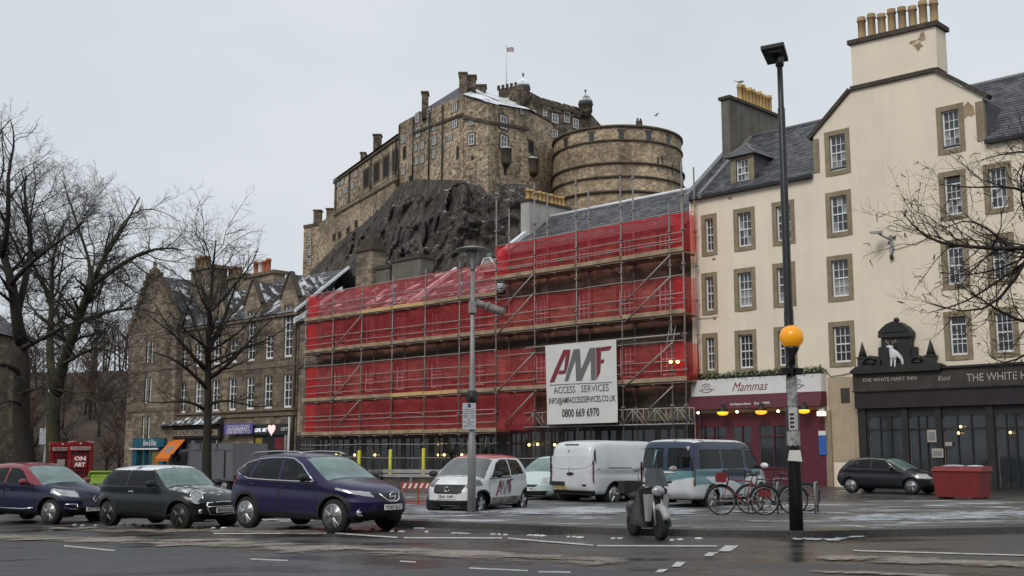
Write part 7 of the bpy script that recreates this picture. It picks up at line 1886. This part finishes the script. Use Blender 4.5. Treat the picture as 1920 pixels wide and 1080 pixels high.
def box_lorry():
    p=onG(420,926); t=thing('box_lorry','grey box lorry with dark cab behind the street tree, beside the violet banner','lorry',p,'L','parked vehicles',R(143))
    m=MB(); m.box(-1.75,1.45,-.95,.95,.62,2.28); m.build('box_body',M['lorry_grey'],t)
    m=MB()
    for s in (-.975,.955):
        m.box(-1.77,-1.70,s,s+.02,.62,2.28); m.box(1.38,1.47,s,s+.02,.62,2.28); m.box(-1.7,1.38,s,s+.02,1.98,2.03); m.box(-1.7,1.38,s,s+.02,.66,.72)
    m.build('box_frame',M['lead'],t)
    for s in (-.985,.965):
        m=MB(); m.box(-1.2,-1.14,s,s+.02,.75,1.95); m.build('panel_joint',M['seam'],t)
        for x in (-.6,0,.6):
            m=MB(); m.box(x-.012,x+.012,s,s+.02,2.04,2.26); m.build('hinge_strap',M['seam'],t)
    m=MB(); m.hull8([(1.5,-.9,.5),(2.9,-.88,.5),(2.9,.88,.5),(1.5,.9,.5)],[(1.5,-.9,1.25),(2.95,-.88,1.15),(2.95,.88,1.15),(1.5,.9,1.25)]); m.hull8([(1.5,-.9,1.25),(2.9,-.88,1.15),(2.9,.88,1.15),(1.5,.9,1.25)],[(1.55,-.8,2.05),(2.3,-.78,2.0),(2.3,.78,2.0),(1.55,.8,2.05)]); m.build('cab',M['dull_black'],t)
    m=MB(); m.hull8([(2.93,-.78,1.2),(2.97,-.78,1.2),(2.97,.78,1.2),(2.93,.78,1.2)],[(2.33,-.7,1.93),(2.37,-.7,1.93),(2.37,.7,1.93),(2.33,.7,1.93)]); m.build('windscreen',M['screen'],t)
    for s in (-1,1):
        m=MB(); m.prism([(1.65,1.28),(2.72,1.25),(2.28,1.9),(1.65,1.92)],s*.87-.025,s*.87+.025); m.build('side_window',M['car_glass'],t)
        m=MB(); m.tube((2.5,s*.95,1.35),(2.5,s*1.05,1.75),.02,5); m.box(2.44,2.56,s*1.05-.08,s*1.05+.08,1.45,1.8); m.build('wing_mirror',M['plastic'],t)
        m=MB(); m.box(1.4,1.5,s*.9-.04,s*.9+.04,1.2,2.1); m.build('cab_guard',M['sign_white'],t)
        for x in (-1.1,2.3):
            m=MB(); m.lathe([(.22,-.11),(.34,-.1),(.36,0),(.34,.1),(.22,.11)],(x,s*.8,.36),20,0,True,'y'); w=m.build('wheel',M['tyre'],t)
            m=MB(); m.lathe([(.22,-.02),(.2,.02),(.05,.05)],(x,s*.9,.36),16,0,True,'y'); m.build('rim',M['steel'],w)
    m=MB(); m.box(-1.8,2.9,-.4,.4,.42,.6); m.build('chassis',M['seam'],t)
    m=MB(); m.box(-1.79,-1.755,-.9,-.75,.66,.86); m.box(-1.79,-1.755,.75,.9,.66,.86); m.build('tail_light',M['red_lamp'],t)
M['lorry_grey']=plain('grey_lorry_panel',(.21,.21,.22),.55,0,.10,1.5,0,.5,.15)
box_lorry()

# ================================================================ STREET FURNITURE, CYCLES, BIRDS
M['post_grey']=plain('grey_lamp_post',(.25,.25,.245),.5,.3,.15,3)
M['globe']=plain('amber_globe',(.80,.33,.012),.25,0,.06,4,0,.5)
M['globe'].node_tree.nodes['Principled BSDF'].inputs['Emission Color'].default_value=(.9,.35,.01,1); M['globe'].node_tree.nodes['Principled BSDF'].inputs['Emission Strength'].default_value=.25  # globe is unlit plastic: a faint amber glow is put into its material
M['lantern_glass']=plain('lantern_glass',(.30,.30,.29),.1,0,.2,6,0,.6)
M['phone_red']=plain('phone_box_red',(.24,.008,.013),.4,0,.2,3,0,.5,.1,.4)
def street_lamp(px,py,ztop,label,flood,sc=1.0):
    b=onG(px,py); t=thing('street_lamp',label,'street lamp',b,'L','disc-topped street lamps'); g=-.05; H=ztop-b[2]
    m=MB(); m.lathe([(.105,g),(.105,1.9),(.085,1.95),(.08,H*.52),(.066,H*.53),(.05,H-.55)],(0,0,0),14); m.build('post',M['post_grey'],t)
    m=MB(); m.lathe([(.12,H*.42),(.12,H*.42+.3)],(0,0,0),12); m.box(-.16,.16,-.10,.04,H*.42+.05,H*.42+.25); m.build('collar',M['plastic'],t)
    m=MB(); m.lathe([(.06,H-.58),(.075,H-.5),(.15,H-.12),(.18,H-.06)],(0,0,0),14); m.build('lantern',M['lantern_glass'],t)
    for i in range(4):
        a=i*1.571+.6; m=MB(); m.tube((.08*math.cos(a),.08*math.sin(a),H-.52),(.19*math.cos(a),.19*math.sin(a),H-.06),.012,4); m.build('lantern_strut',M['post_grey'],t)
    m=MB(); m.lathe([(.16,H-.06),(.42,H-.05),(.44,H-.02),(.25,H+.04),(.06,H+.07)],(0,0,0),22); m.build('lamp_disc',M['post_grey'],t)
    if flood:
        z=H*.775; m=MB(); m.box(-.10,.10,-.10,.10,z-.14,z+.16); m.tube((.05,0,z+.02),(.24,-.05,z+.05),.04,6); m.build('floodlight_bracket',M['post_grey'],t)
        a=Vector((.12,-.10,z+.12)); d=Vector((.62,-.25,-.26)).normalized(); m=MB()
        m.chain([a,a+d*.30],.085,12); m.chain([a+d*.30,a+d*.38],.125,12); m.chain([a+d*.38,a+d*.78],[.10,.11],12); m.chain([a+d*.78,a+d*.80],[.11,.085],12); m.build('floodlight',M['flood_grey'],t)
    return t,b
M['flood_grey']=plain('grey_floodlight_casing',(.20,.185,.17),.6,.1,.2,3)
t,b=street_lamp(884,971,6.85,'grey disc-topped street lamp with a cylindrical floodlight, standing beside the white city car',True)
m=MB(); m.box(b[0]-.135-.10,b[0]+.195-.10,b[1]-.14,b[1]-.115,2.22,2.86); m.box(b[0]-.12,b[0]+.12,b[1]-.115,b[1]-.0,2.5,2.54)
def plate_sign(b,x0,x1,z0,z1,label,yoff=-.14,seed=1):
    t=thing('parking_sign',label,'sign',(b[0],b[1]+yoff,z0)); m=MB(); m.box(b[0]+x0,b[0]+x1,b[1]+yoff,b[1]+yoff+.02,z0,z1); m.box(b[0]-.03,b[0]+.03,b[1]+yoff+.02,b[1]-.05,(z0+z1)/2-.02,(z0+z1)/2+.02); m.build('sign_plate',M['sign_grey'],t)
    cx=b[0]+(x0+x1)/2; W_=x1-x0; H_=z1-z0
    m=MB(); m.box(cx-.035,cx+.04,b[1]+yoff-.004,b[1]+yoff-.001,z1-H_*.17,z1-H_*.03); m.build('parking_symbol',M['ink_blue'],t)
    lines=['Pay at','machine or phone','display ticket','Mon - Sat','8.30am - 6.30pm','P','No return','12','within 1 hour']
    for i,l in enumerate(lines):
        z=z1-H_*(.25+.078*i); text_mb(l,cx,z,b[1]+yoff-.004,w=min(W_*.86,.036*len(l)+.02),h=H_*.042,bold=.02,depth=0).build('lettering',M['ink_black'],t)
M['sign_grey']=plain('grey_white_sign_plate',(.46,.47,.50),.5,0,.06,3); M['ink_blue']=plain('blue_print',(.03,.04,.12),.5,0,.1,3)
plate_sign(b,-.235,.10,2.20,2.86,'pale parking sign plate with small print on the lamp post by the white city car')
t,b2=street_lamp(81,927,6.65,'grey disc-topped street lamp among the bare trees behind the red-roofed car',False)
plate_sign(b2,-.30,.06,2.05,2.85,'pale parking sign plate on the lamp post among the bare trees')
def lamp_column():
    b=onG(1494,1006); t=thing('lamp_column','tall black lamp column with flat lamp head and amber crossing globe before the cream tenement','lamp post',b,'L')
    m=MB(); m.lathe([(.135,0),(.13,2.45),(.10,2.5),(.095,4.4),(.085,4.5),(.074,8.6),(.058,8.65),(.058,9.63)],(0,0,0),16); m.build('post',M['black'],t)
    m=MB(); m.lathe([(.06,9.5),(.088,9.53),(.088,9.75),(.03,9.78)],(0,0,0),12); m.build('head_joint',M['black'],t)
    m=MB(); lo=[(-.45,-.28,9.77),(.03,-.28,9.87),(.22,.14,9.68),(-.21,.16,9.60)]; hi=[(x,y,z+.075) for x,y,z in lo]; m.hull8(lo,hi); m.build('lamp_head',M['black_grey'],t)
    m=MB(); lo=[(-.27,-.18,9.745),(.02,-.18,9.805),(.09,.02,9.71),(-.15,.03,9.655)]; m.hull8(lo,[(x,y,z+.03) for x,y,z in lo]); m.build('lamp_lens',M['pane_dark'],t)
    g=MB(); g.ball((-.02,-.24,3.87),.235,28,20); g.build('beacon_globe',M['globe'],t)
    m=MB(); m.lathe([(.05,3.32),(.06,3.50),(.13,3.62),(.15,3.68)],(-.02,-.24,0),16); m.box(-.08,.04,-.24,-.08,3.36,3.46); m.build('globe_holder',M['black'],t)
    m=MB(); m.box(-.22,-.02,-.22,.0,3.16,3.27); m.box(.06,.20,-.12,.05,3.14,3.27); m.build('clamp_box',M['black'],t)
    for z0,z1,a0,a1,mt in ((2.52,3.10,-2.7,-.3,'sticker_grey'),(2.05,2.5,-2.4,-1.0,'sticker'),(1.75,2.03,-2.9,-.4,'sticker_grey')):
        m=MB(); vs=[]; n=10; r=.137 if z0<2.45 else .106
        for i in range(n+1):
            a=a0+(a1-a0)*i/n; vs+= [(r*math.cos(a),r*math.sin(a),z0+.02*math.sin(i*2)),(r*math.cos(a),r*math.sin(a),z1+.02*math.cos(i*3))]
        m.add(vs,[(2*i,2*i+2,2*i+3,2*i+1) for i in range(n)],0,True); m.build('sticker',M[mt],t)
    m=MB(); m.hull8([(-.16,-.165,1.46),(.12,-.165,1.44),(.12,-.145,1.44),(-.16,-.145,1.46)],[(-.12,-.165,1.66),(.09,-.165,1.66),(.09,-.145,1.66),(-.12,-.145,1.66)]); m.build('paper_notice',M['sign_white'],t)
    for z in (2.36,2.28,2.2,2.12):
        m=MB(); m.box(-.09,.0,-.142,-.1415,z-.02,z+.02); m.build('sticker_print',M['ink_black'],t)
M['black_grey']=plain('dark_grey_lamp_head',(.03,.03,.032),.5,0,.2,3)
M['sticker']=plain('white_sticker',(.50,.50,.49),.7,0,.2,5); M['sticker_grey']=plain('torn_grey_stickers',(.30,.30,.29),.8,0,.6,9)
lamp_column()
# phone boxes
def phone_box(px,Y,rot,label,poster):
    x=onY(px,900,Y)[0]; b=(x,Y,gz(x)); t=thing('phone_box',label,'phone box',b,'L','red phone boxes under the bare trees',R(rot)); w=.46
    m=MB()
    for sx in (-1,1):
        for sy in (-1,1): m.box(sx*w-.06*(sx>0)*2+0 if sx>0 else -w,(w if sx>0 else -w+.12),(w-.12 if sy>0 else -w),(w if sy>0 else -w+.12),.12,2.02)
    m.box(-w-.02,w+.02,-w-.02,w+.02,-.1,.12); m.box(-w+.1,w-.1,-w+.02,w-.02,.12,.45); m.box(-w+.02,w-.02,-w+.1,w-.1,.121,.449); m.build('frame',M['phone_red'],t)
    m=MB(); m.box(-w-.02,w+.02,-w-.02,w+.02,2.02,2.24); m.build('fascia',M['phone_red'],t)
    m=MB(); n=12; 
    for a,ax in ((0,'y'),(1,'x')):
        poly=[(-w-.03,2.24)]+[((w+.03)*-math.cos(math.pi*i/n),2.24+.17*math.sin(math.pi*i/n)) for i in range(1,n)]+[(w+.03,2.24)]
        if a==0: m.prism(poly,-w-.03,w+.03)
        else:
            q=MB(); q.prism(poly,-w-.031,w+.031); m.add([(y,-x_,z) for x_,y,z in q.v],q.f)
    m.build('domed_roof',M['phone_red'],t)
    for k in range(4):
        m=MB(); m.box(-w+.12,w-.12,-w+.03,-w+.05,.45,2.02); pane=m
        m2=MB()
        for i in range(1,8): z=.45+1.57*i/8; m2.box(-w+.12,w-.12,-w+.0,-w+.03,z-.014,z+.014)
        for xx in (-.19,.19): m2.box(xx-.014,xx+.014,-w+.0,-w+.03,.45,2.02)
        a=k*math.pi/2; ro=lambda v:(v[0]*math.cos(a)-v[1]*math.sin(a),v[0]*math.sin(a)+v[1]*math.cos(a),v[2])
        pane.v=[ro(v) for v in pane.v]; m2.v=[ro(v) for v in m2.v]
        g=pane.build('glazing',M['phone_glass'],t); m2.build('glazing_bars',M['phone_red'],g)
        m3=MB(); m3.box(-w+.08,w-.08,-w-.028,-w-.02,2.06,2.19); tm=text_mb('TELEPHONE',0,2.125,-w-.032,w=.66,h=.075,bold=.02)
        m3.v=[ro(v) for v in m3.v]; tm.v=[ro(v) for v in tm.v]; s=m3.build('sign_panel',M['letter_cream'],t); tm.build('lettering',M['ink_black'],s)
        c=MB(); c.ball((0,-w-.035,2.31),(.05,.02,.05),8,6); c.v=[ro(v) for v in c.v]; c.build('crown_emblem',M['letter_cream'],t)
    if poster:
        m=MB(); m.box(-.27,.27,-w-.012,-w-.004,1.35,1.85); p=m.build('poster',M['phone_red'],t)
        tm=text_mb('ON',0,1.72,-w-.016,w=.44,h=.17,bold=.05); tm.build('lettering',M['letter_white'],p); tm=text_mb('ART',0,1.48,-w-.016,w=.42,h=.17,bold=.05); tm.build('lettering',M['letter_white'],p)
    else:
        m=MB(); m.box(-.18,.12,-w-.012,-w-.004,1.45,1.7); m.build('notice',M['letter_cream'],t)
M['phone_glass']=plain('phone_box_glass',(.06,.02,.02),.1,0,.3,3,0,.6)
phone_box(149,45.8,18,'red phone box with a white lettered poster, nearer and right of the pair',True)
phone_box(113,46.8,24,'red phone box without a poster, farther and left of the pair',False)
# grit bin, stall table, barriers
def grit_bin():
    a=onG(1806,936); t=thing('litter_container','red street container with snow on its lid in front of the pub','container',a,'L',None,ROT)
    m=MB(); m.hull8([(-.78,-.45,.08),(.78,-.45,.08),(.78,.45,.08),(-.78,.45,.08)],[(-.85,-.52,.98),(.85,-.52,.98),(.85,.52,.98),(-.85,.52,.98)]); m.build('bin_body',plain('faded_red_plastic',(.19,.022,.02),.6,0,.2,3),t)
    m=MB(); m.hull8([(-.9,-.56,.98),(.9,-.56,.98),(.9,.56,.98),(-.9,.56,.98)],[(-.85,-.3,1.14),(.85,-.3,1.14),(.85,.52,1.16),(-.85,.52,1.16)]); m.build('lid',plain('dark_red_lid',(.18,.02,.02),.6,0,.2,3),t)
    m=MB(); m.ball((-.3,.05,1.15),(.42,.35,.05),10,6); m.ball((.45,.1,1.15),(.3,.3,.04),10,6); m.build('snow',M['snow'],t,kind='stuff')
    for x in (-.6,.6):
        m=MB(); m.box(x-.1,x+.1,-.4,.4,0,.09); m.build('skid',M['plastic'],t)
grit_bin()
def stall():
    a=onY(200,897,40); x=a[0]; b=(x,40,gz(x)); t=thing('covered_stall','lime green covered stall table with white legs between the red-roofed car and the green hatchback','stall',b,'L',None,R(10))
    m=MB(); m.box(-.55,.50,-.4,.4,.98,1.05); m.chain([(-.55,-.42,1.0),(-.5,-.40,1.22),(.3,-.40,1.22),(.5,-.42,1.0)],.04,5); m.hull8([(-.58,-.44,.82),(.52,-.44,.82),(.52,.44,.82),(-.58,.44,.82)],[(-.48,-.36,1.2),(.4,-.36,1.2),(.4,.36,1.2),(-.48,.36,1.2)]); m.build('cover',plain('lime_cover',(.20,.34,.02),.6,0,.15,4),t)
    for xx in (-.45,.42):
        for yy in (-.35,.35): m=MB(); m.box(xx-.05,xx+.05,yy-.04,yy+.04,0,.82); m.build('leg',M['sign_white'],t)
    m=MB(); m.box(-.5,.47,-.38,.38,.3,.36); m.build('shelf',M['plastic'],t)
stall()
def barriers():
    Y=56; A=Vector(onY(716,880,Y)); B=Vector(onY(940,880,Y-2)); C_=Vector(onY(692,892,Y-1.5))
    t=thing('timber_barrier','long low double-rail barrier in front of the shopfronts, behind the white city car','barrier',(A.x,A.y,gz(A.x)))
    for a,b,z0 in ((A,B,0),(C_,A,0)):
        d=(b-a).normalized(); n=Vector((d.y,-d.x,0))*.04
        for zt,h in ((.82,.17),(.60,.15)):
            za=zt; m=MB(); lo=[tuple(Vector((q.x,q.y,za-h))+o) for q,o in ((a,n),(b,n),(b,-n),(a,-n))]; hi=[(x,y,z+h) for x,y,z in lo]; m.hull8(lo,hi); m.build('rail',M['barrier_grey'],t)
        k=4 if a is A else 1
        for i in range(k+1):
            q=a.lerp(b,i/k if k else 0); m=MB(); m.box(q.x-.05,q.x+.05,q.y-.02,q.y+.07,gz(q.x)-.02,.84); m.build('post',M['post_grey'],t)
    Y=33; a=onY(752,925,Y); t=thing('pedestrian_barrier','red and white striped plastic barrier between the purple blue crossover and the white city car','barrier',(a[0],Y,0),'L',None,R(-4))
    m=MB(); m.box(0,1.5,-.03,.03,.58,.76); m.build('board',M['barrier_red'],t)
    for i in range(9):
        x=.04+i*.165; m=MB(); m.hull8([(x,-.036,.60),(x+.07,-.036,.60),(x+.07,-.03,.60),(x,-.03,.60)],[(x+.06,-.036,.74),(x+.13,-.036,.74),(x+.13,-.03,.74),(x+.06,-.03,.74)]); m.build('white_stripe',M['sign_white'],t)
    for x in (.05,.5,1.0,1.42): m=MB(); m.box(x-.025,x+.025,-.025,.025,.05,.58); m.build('upright',M['barrier_red'],t)
    m=MB(); m.box(0,1.5,-.02,.02,.2,.25); m.build('lower_rail',M['barrier_red'],t)
    for x in (.1,1.35): m=MB(); m.box(x-.06,x+.06,-.3,.3,0,.06); m.build('foot',M['plastic'],t)
M['barrier_grey']=plain('weathered_grey_rail',(.34,.33,.31),.7,0,.2,2); M['barrier_red']=plain('red_barrier_plastic',(.34,.05,.035),.6,0,.15,3)
barriers()
# spiky cordylines in pots
def cordyline(px,label,seed):
    u,_=onF(px,860,-1.9); g=gz(*fw(u,-1.9,0)[:2]); w=fw(u,-1.9,g); t=thing('spiky_plant',label,'plant',w,'L','spiky plants before the shopfronts'); rr=random.Random(seed)
    m=MB(); m.lathe([(.28,0),(.36,.5),(.38,.55)],(0,0,0),14); m.build('pot',M['plastic'],t)
    m=MB(); m.chain([(0,0,.5),(.03,0,1.0),(0,.02,1.45)],[.09,.07,.06],7); m.build('stem',M['bark'],t)
    for i in range(46):
        a=rr.uniform(0,6.28); e=rr.uniform(-.25,1.4); L=rr.uniform(1.0,1.6); m=MB(); pts=[]
        for k in range(6):
            s=k/5; r=L*s*math.cos(e); z=1.45+L*s*math.sin(e)-.35*s*s*math.cos(e); pts.append(Vector((r*math.cos(a),r*math.sin(a),z)))
        sd=Vector((-math.sin(a),math.cos(a),0)); vs=[]
        for k,p in enumerate(pts): wd=.045*(1-(k/5)**2)+.004; vs+=[tuple(p-sd*wd),tuple(p+sd*wd)]
        m.add(vs,[(2*k,2*k+1,2*k+3,2*k+2) for k in range(5)],0,True); m.build('leaf',M['cordy'],t)
M['cordy']=plain('dark_spiky_leaf',(.035,.052,.028),.5,0,.3,3)
cordyline(846,'dark spiky potted plant, left of the lamp post with floodlight',4); cordyline(908,'dark spiky potted plant, right of the lamp post with floodlight',5)
# bicycles
def bicycle(px,py,rot,label,mat,seed):
    b=onG(px,py,.005); b=(b[0],b[1],.125) ; t=thing('bicycle',label,'bicycle',b,'L','bicycles at the stands',R(rot)); r=.34
    for x in (-.52,.52):
        m=MB(); m.chain([(x+r*math.cos(a),0,r+r*math.sin(a)) for a in np.linspace(0,6.2832,29)],.020,6,cap=False); w=m.build('wheel',M['tyre'],t)
        m=MB(); m.chain([(x+(r-.03)*math.cos(a),0,r+(r-.03)*math.sin(a)) for a in np.linspace(0,6.2832,25)],.009,4,cap=False); m.build('rim',M['alloy'],w)
        m=MB()
        for i in range(14): a=i*.449; m.tube((x,(-1)**i*.02,r),(x+(r-.03)*math.cos(a),0,r+(r-.03)*math.sin(a)),.0025,3)
        m.build('spokes',M['alloy'],w,kind='stuff'); m=MB(); m.lathe([(.025,-.05),(.025,.05)],(x,0,r),8,0,True,'y'); m.build('hub',M['alloy'],w)
        m=MB(); m.chain([(x+(r+.035)*math.cos(a),0,r+(r+.035)*math.sin(a)) for a in np.linspace(.2,2.9,14)],.02,4); m.build('mudguard',M['plastic'],t)
    BB=(-.06,0,.28); ST=(-.22,0,.80); HT=(.34,0,.84); HB=(.38,0,.66); RH=(-.52,0,r)
    m=MB()
    for a,c,rr_ in ((BB,ST,.017),(ST,HT,.016),(BB,HB,.02),(HT,HB,.02),(BB,RH,.011),(ST,RH,.010)): m.tube(a,c,rr_,7)
    m.build('frame',M[mat],t)
    m=MB(); m.chain([HB,(.44,0,.5),(.52,0,r)],.014,6); m.build('fork',M[mat],t)
    m=MB(); m.tube(ST,(-.25,0,.94),.013,6); m.ball((-.27,0,.96),(.13,.07,.035),10,6); m.build('saddle',M['plastic'],t)
    m=MB(); m.tube(HT,(.33,0,.98),.014,6); m.chain([(.28,-.28,1.0),(.36,-.15,1.01),(.36,.15,1.01),(.28,.28,1.0)],.013,6); m.build('handlebar',M['plastic'],t)
    m=MB(); m.lathe([(.09,-.005),(.09,.005)],(BB[0],-.05,BB[2]),16,0,True,'y'); m.tube((BB[0],-.07,BB[2]),(BB[0]+.12,-.07,BB[2]-.10),.01,5); m.tube((BB[0],.07,BB[2]),(BB[0]-.12,.07,BB[2]+.10),.01,5); m.box(BB[0]+.07,BB[0]+.17,-.15,-.08,BB[2]-.12,BB[2]-.10); m.box(BB[0]-.17,BB[0]-.07,.08,.15,BB[2]+.10,BB[2]+.12); m.build('crank',M['steel'],t)
    if mat=='bike_red':
        m=MB(); m.box(.40,.64,-.17,.17,.78,.82); m.box(.40,.42,-.17,.17,.82,1.0); m.box(.62,.64,-.17,.17,.82,1.0); m.box(.42,.62,-.17,-.15,.82,1.0); m.box(.42,.62,.15,.17,.82,1.0); m.build('basket',M['bike_red'],t)
        m=MB(); m.box(-.68,-.38,-.14,-.04,.42,.72); m.build('pannier',M['bike_red'],t)
M['bike_red']=plain('red_bike_paint',(.19,.02,.025),.4,0,.1,4); M['bike_black']=plain('black_bike_paint',(.02,.02,.022),.4,0,.2,4); M['bike_grey']=plain('grey_bike_paint',(.20,.21,.22),.4,.2,.2,4)
bicycle(1394,975,176,'red bicycle with a basket parked at the stands beside the blue and white van','bike_red',1)
bicycle(1448,973,168,'black bicycle in the middle of the stands, between the red one and the lamp column','bike_black',2)
bicycle(1478,968,188,'grey bicycle at the stands, right behind the black lamp column','bike_grey',3)
for i,(px,l) in enumerate(((1408,'steel hoop bicycle stand beside the red bicycle'),(1462,'steel hoop bicycle stand beside the black lamp column'),(1532,'empty steel hoop bicycle stand right of the black lamp column'))):
    b=onG(px,971); b=(b[0],b[1],.115); m=MB(); m.chain([(-.35,0,0),(-.35,0,.65),(-.28,0,.76),(.28,0,.76),(.35,0,.65),(.35,0,0)],.025,8); m.solo('bicycle_stand',M['post_grey'],l,'bicycle stand',b,'L','bicycle stands',rot=R(70))
def motorcycle():
    b=onG(1217,1011); t=thing('motorcycle','dark motor scooter with white leg fairing and mirrors, parked at the kerb facing the road','motorcycle',(b[0],b[1]+.35,0),'L',None,R(-74)); r=.27
    for x in (-.62,.66):
        m=MB(); m.lathe([(r*.62,-.06),(r*.92,-.065),(r,-.03),(r,.03),(r*.92,.065),(r*.62,.06)],(x,0,r),22,0,True,'y'); w=m.build('wheel',M['tyre'],t)
        m=MB(); m.lathe([(r*.62,-.03),(r*.62,.03),(.05,.035)],(x,0,r),18,0,True,'y'); m.build('rim',M['alloy_dark'],w)
    m=MB(); m.chain([(.66+.33*math.cos(a),0,r+.33*math.sin(a)) for a in np.linspace(.35,2.6,10)],.075,8); m.build('mudguard',M['scooter_white'],t)
    for s in (-1,1): m=MB(); m.tube((.66,s*.09,r),(.50,s*.08,.86),.028,7); m.build('fork',M['steel'],t)
    m=MB(); m.hull8([(.30,-.20,.30),(.46,-.14,.28),(.46,.14,.28),(.30,.20,.30)],[(.34,-.30,.92),(.56,-.12,.98),(.56,.12,.98),(.34,.30,.92)]); m.build('leg_shield',M['plastic'],t)
    for s in (-1,1):
        m=MB(); m.hull8([(.44,s*.16-.05,.34),(.50,s*.16-.04,.34),(.50,s*.16+.04,.34),(.44,s*.16+.05,.34)],[(.50,s*.20-.07,.84),(.60,s*.15-.05,.84),(.60,s*.15+.05,.84),(.50,s*.20+.07,.84)]); m.build('fairing',M['scooter_white'],t)
    m=MB(); m.ball((.58,0,.90),(.09,.13,.10),12,8); m.build('headlight',M['lamp_glass'],t)
    m=MB(); m.ball((-.30,0,.52),(.52,.23,.24),16,10); m.box(-.2,.36,-.17,.17,.24,.32); m.build('body',M['dull_black'],t)
    m=MB(); m.ball((-.32,0,.78),(.46,.18,.09),14,8); m.build('seat',M['plastic'],t)
    m=MB(); m.box(-.98,-.66,-.19,.19,.82,1.06); m.box(-.9,-.6,-.12,.12,.78,.82); m.build('top_box',M['plastic'],t)
    m=MB(); m.chain([(.38,-.36,1.06),(.46,-.16,1.04),(.46,.16,1.04),(.38,.36,1.06)],.022,7); m.tube((.5,0,.85),(.46,0,1.05),.05,8); m.build('handlebar',M['plastic'],t)
    for s in (-1,1):
        m=MB(); m.tube((.40,s*.30,1.06),(.44,s*.36,1.27),.010,5); m.ball((.44,s*.38,1.31),(.03,.085,.055),10,6); m.build('mirror',M['scooter_white'],t)
    m=MB(); n=8; vs=[]
    for i in range(n+1):
        a=-1+2*i/n
        for j in range(5): q=j/4; vs.append((.58-.05*a*a-.14*q,a*.24*(1-.25*q),.98+.34*q))
    m.add(vs,[(i*5+j,(i+1)*5+j,(i+1)*5+j+1,i*5+j+1) for i in range(n) for j in range(4)],0,True); m.build('windshield',M['smoke_screen'],t)
    # weather apron hanging over the legs of the rider's place
    m=MB(); n=36; vs=[]; prof=[(.24,.92),(.34,.90),(.50,.82),(.68,.70),(.86,.56),(.95,.38)]
    for z,sc in prof:
        for i in range(n):
            a=6.2832*i/n; f=1+.07*math.sin(a*9+z*3)*(1.1-z)+.05*math.sin(a*5+1)
            vs.append((.10+.27*sc*f*math.cos(a)+.05*(z<.5),.44*sc*f*math.sin(a),z+.03*math.sin(a*4)))
    m.add(vs,[(r_*n+i,r_*n+(i+1)%n,(r_+1)*n+(i+1)%n,(r_+1)*n+i) for r_ in range(len(prof)-1) for i in range(n)]+[tuple((len(prof)-1)*n+i for i in range(n))],0,True); m.build('apron',M['plastic'],t)
M['scooter_white']=plain('white_scooter_panel',(.34,.34,.34),.4,0,.1,4); M['smoke_screen']=glass('smoked_windshield',(.05,.055,.06))
motorcycle()
# birds
def gull(name,loc,rot,label,fly=False):
    t=thing(name,label,'bird',loc,'L',None,R(rot)); 
    v=[(-.22,0,.12),(-.08,0,.15),(.08,0,.18),(.17,0,.25),(.25,0,.27),(.31,0,.255)]; e=[(0,1),(1,2),(2,3),(3,4),(4,5)]; rad=[.03,.075,.075,.045,.042,.012]
    me=skin_mesh(v,e,rad); me.materials.clear(); me.materials.append(M['bird_white']); me.name='bird_body'; o=bpy.data.objects.new('bird_body',me); COL.objects.link(o); o.parent=t
    for s in (-1,1):
        m=MB()
        if fly: m.add([(.1,s*.05,.2),(-.1,s*.05,.19),(-.18,s*.35,.36),(-.3,s*.72,.28),(-.12,s*.68,.32),(.06,s*.34,.38)],[(0,1,2,5),(5,2,3,4)],0,True)
        else: m.ball((-.09,s*.065,.165),(.2,.022,.055),10,6)
        m.build('wing',M['bird_grey'],t)
        if not fly: m=MB(); m.tube((.0,s*.03,.0),(.0,s*.03,.1),.008,4); m.build('leg',M['orange'],t)
    m=MB(); m.lathe([(.014,.3),(.003,.36)],(0,0,.255),6,0,True,'x'); m.build('beak',M['orange'],t)
M['bird_white']=plain('white_plumage',(.60,.60,.60),.8,0,.1,6); M['bird_grey']=plain('grey_plumage',(.30,.31,.33),.8,0,.1,6)
gull('gull',fw(-8.06,4.35,22.07+1.1),150,'small grey and white gull perched on the leftmost chimney pot of the grey stack')
p=onY(1230,219,95); gull('gull',p,200,'pale gull flying in the sky right of the round castle battery',True); bpy.data.objects['gull.001'].scale=(.65,.65,.65)
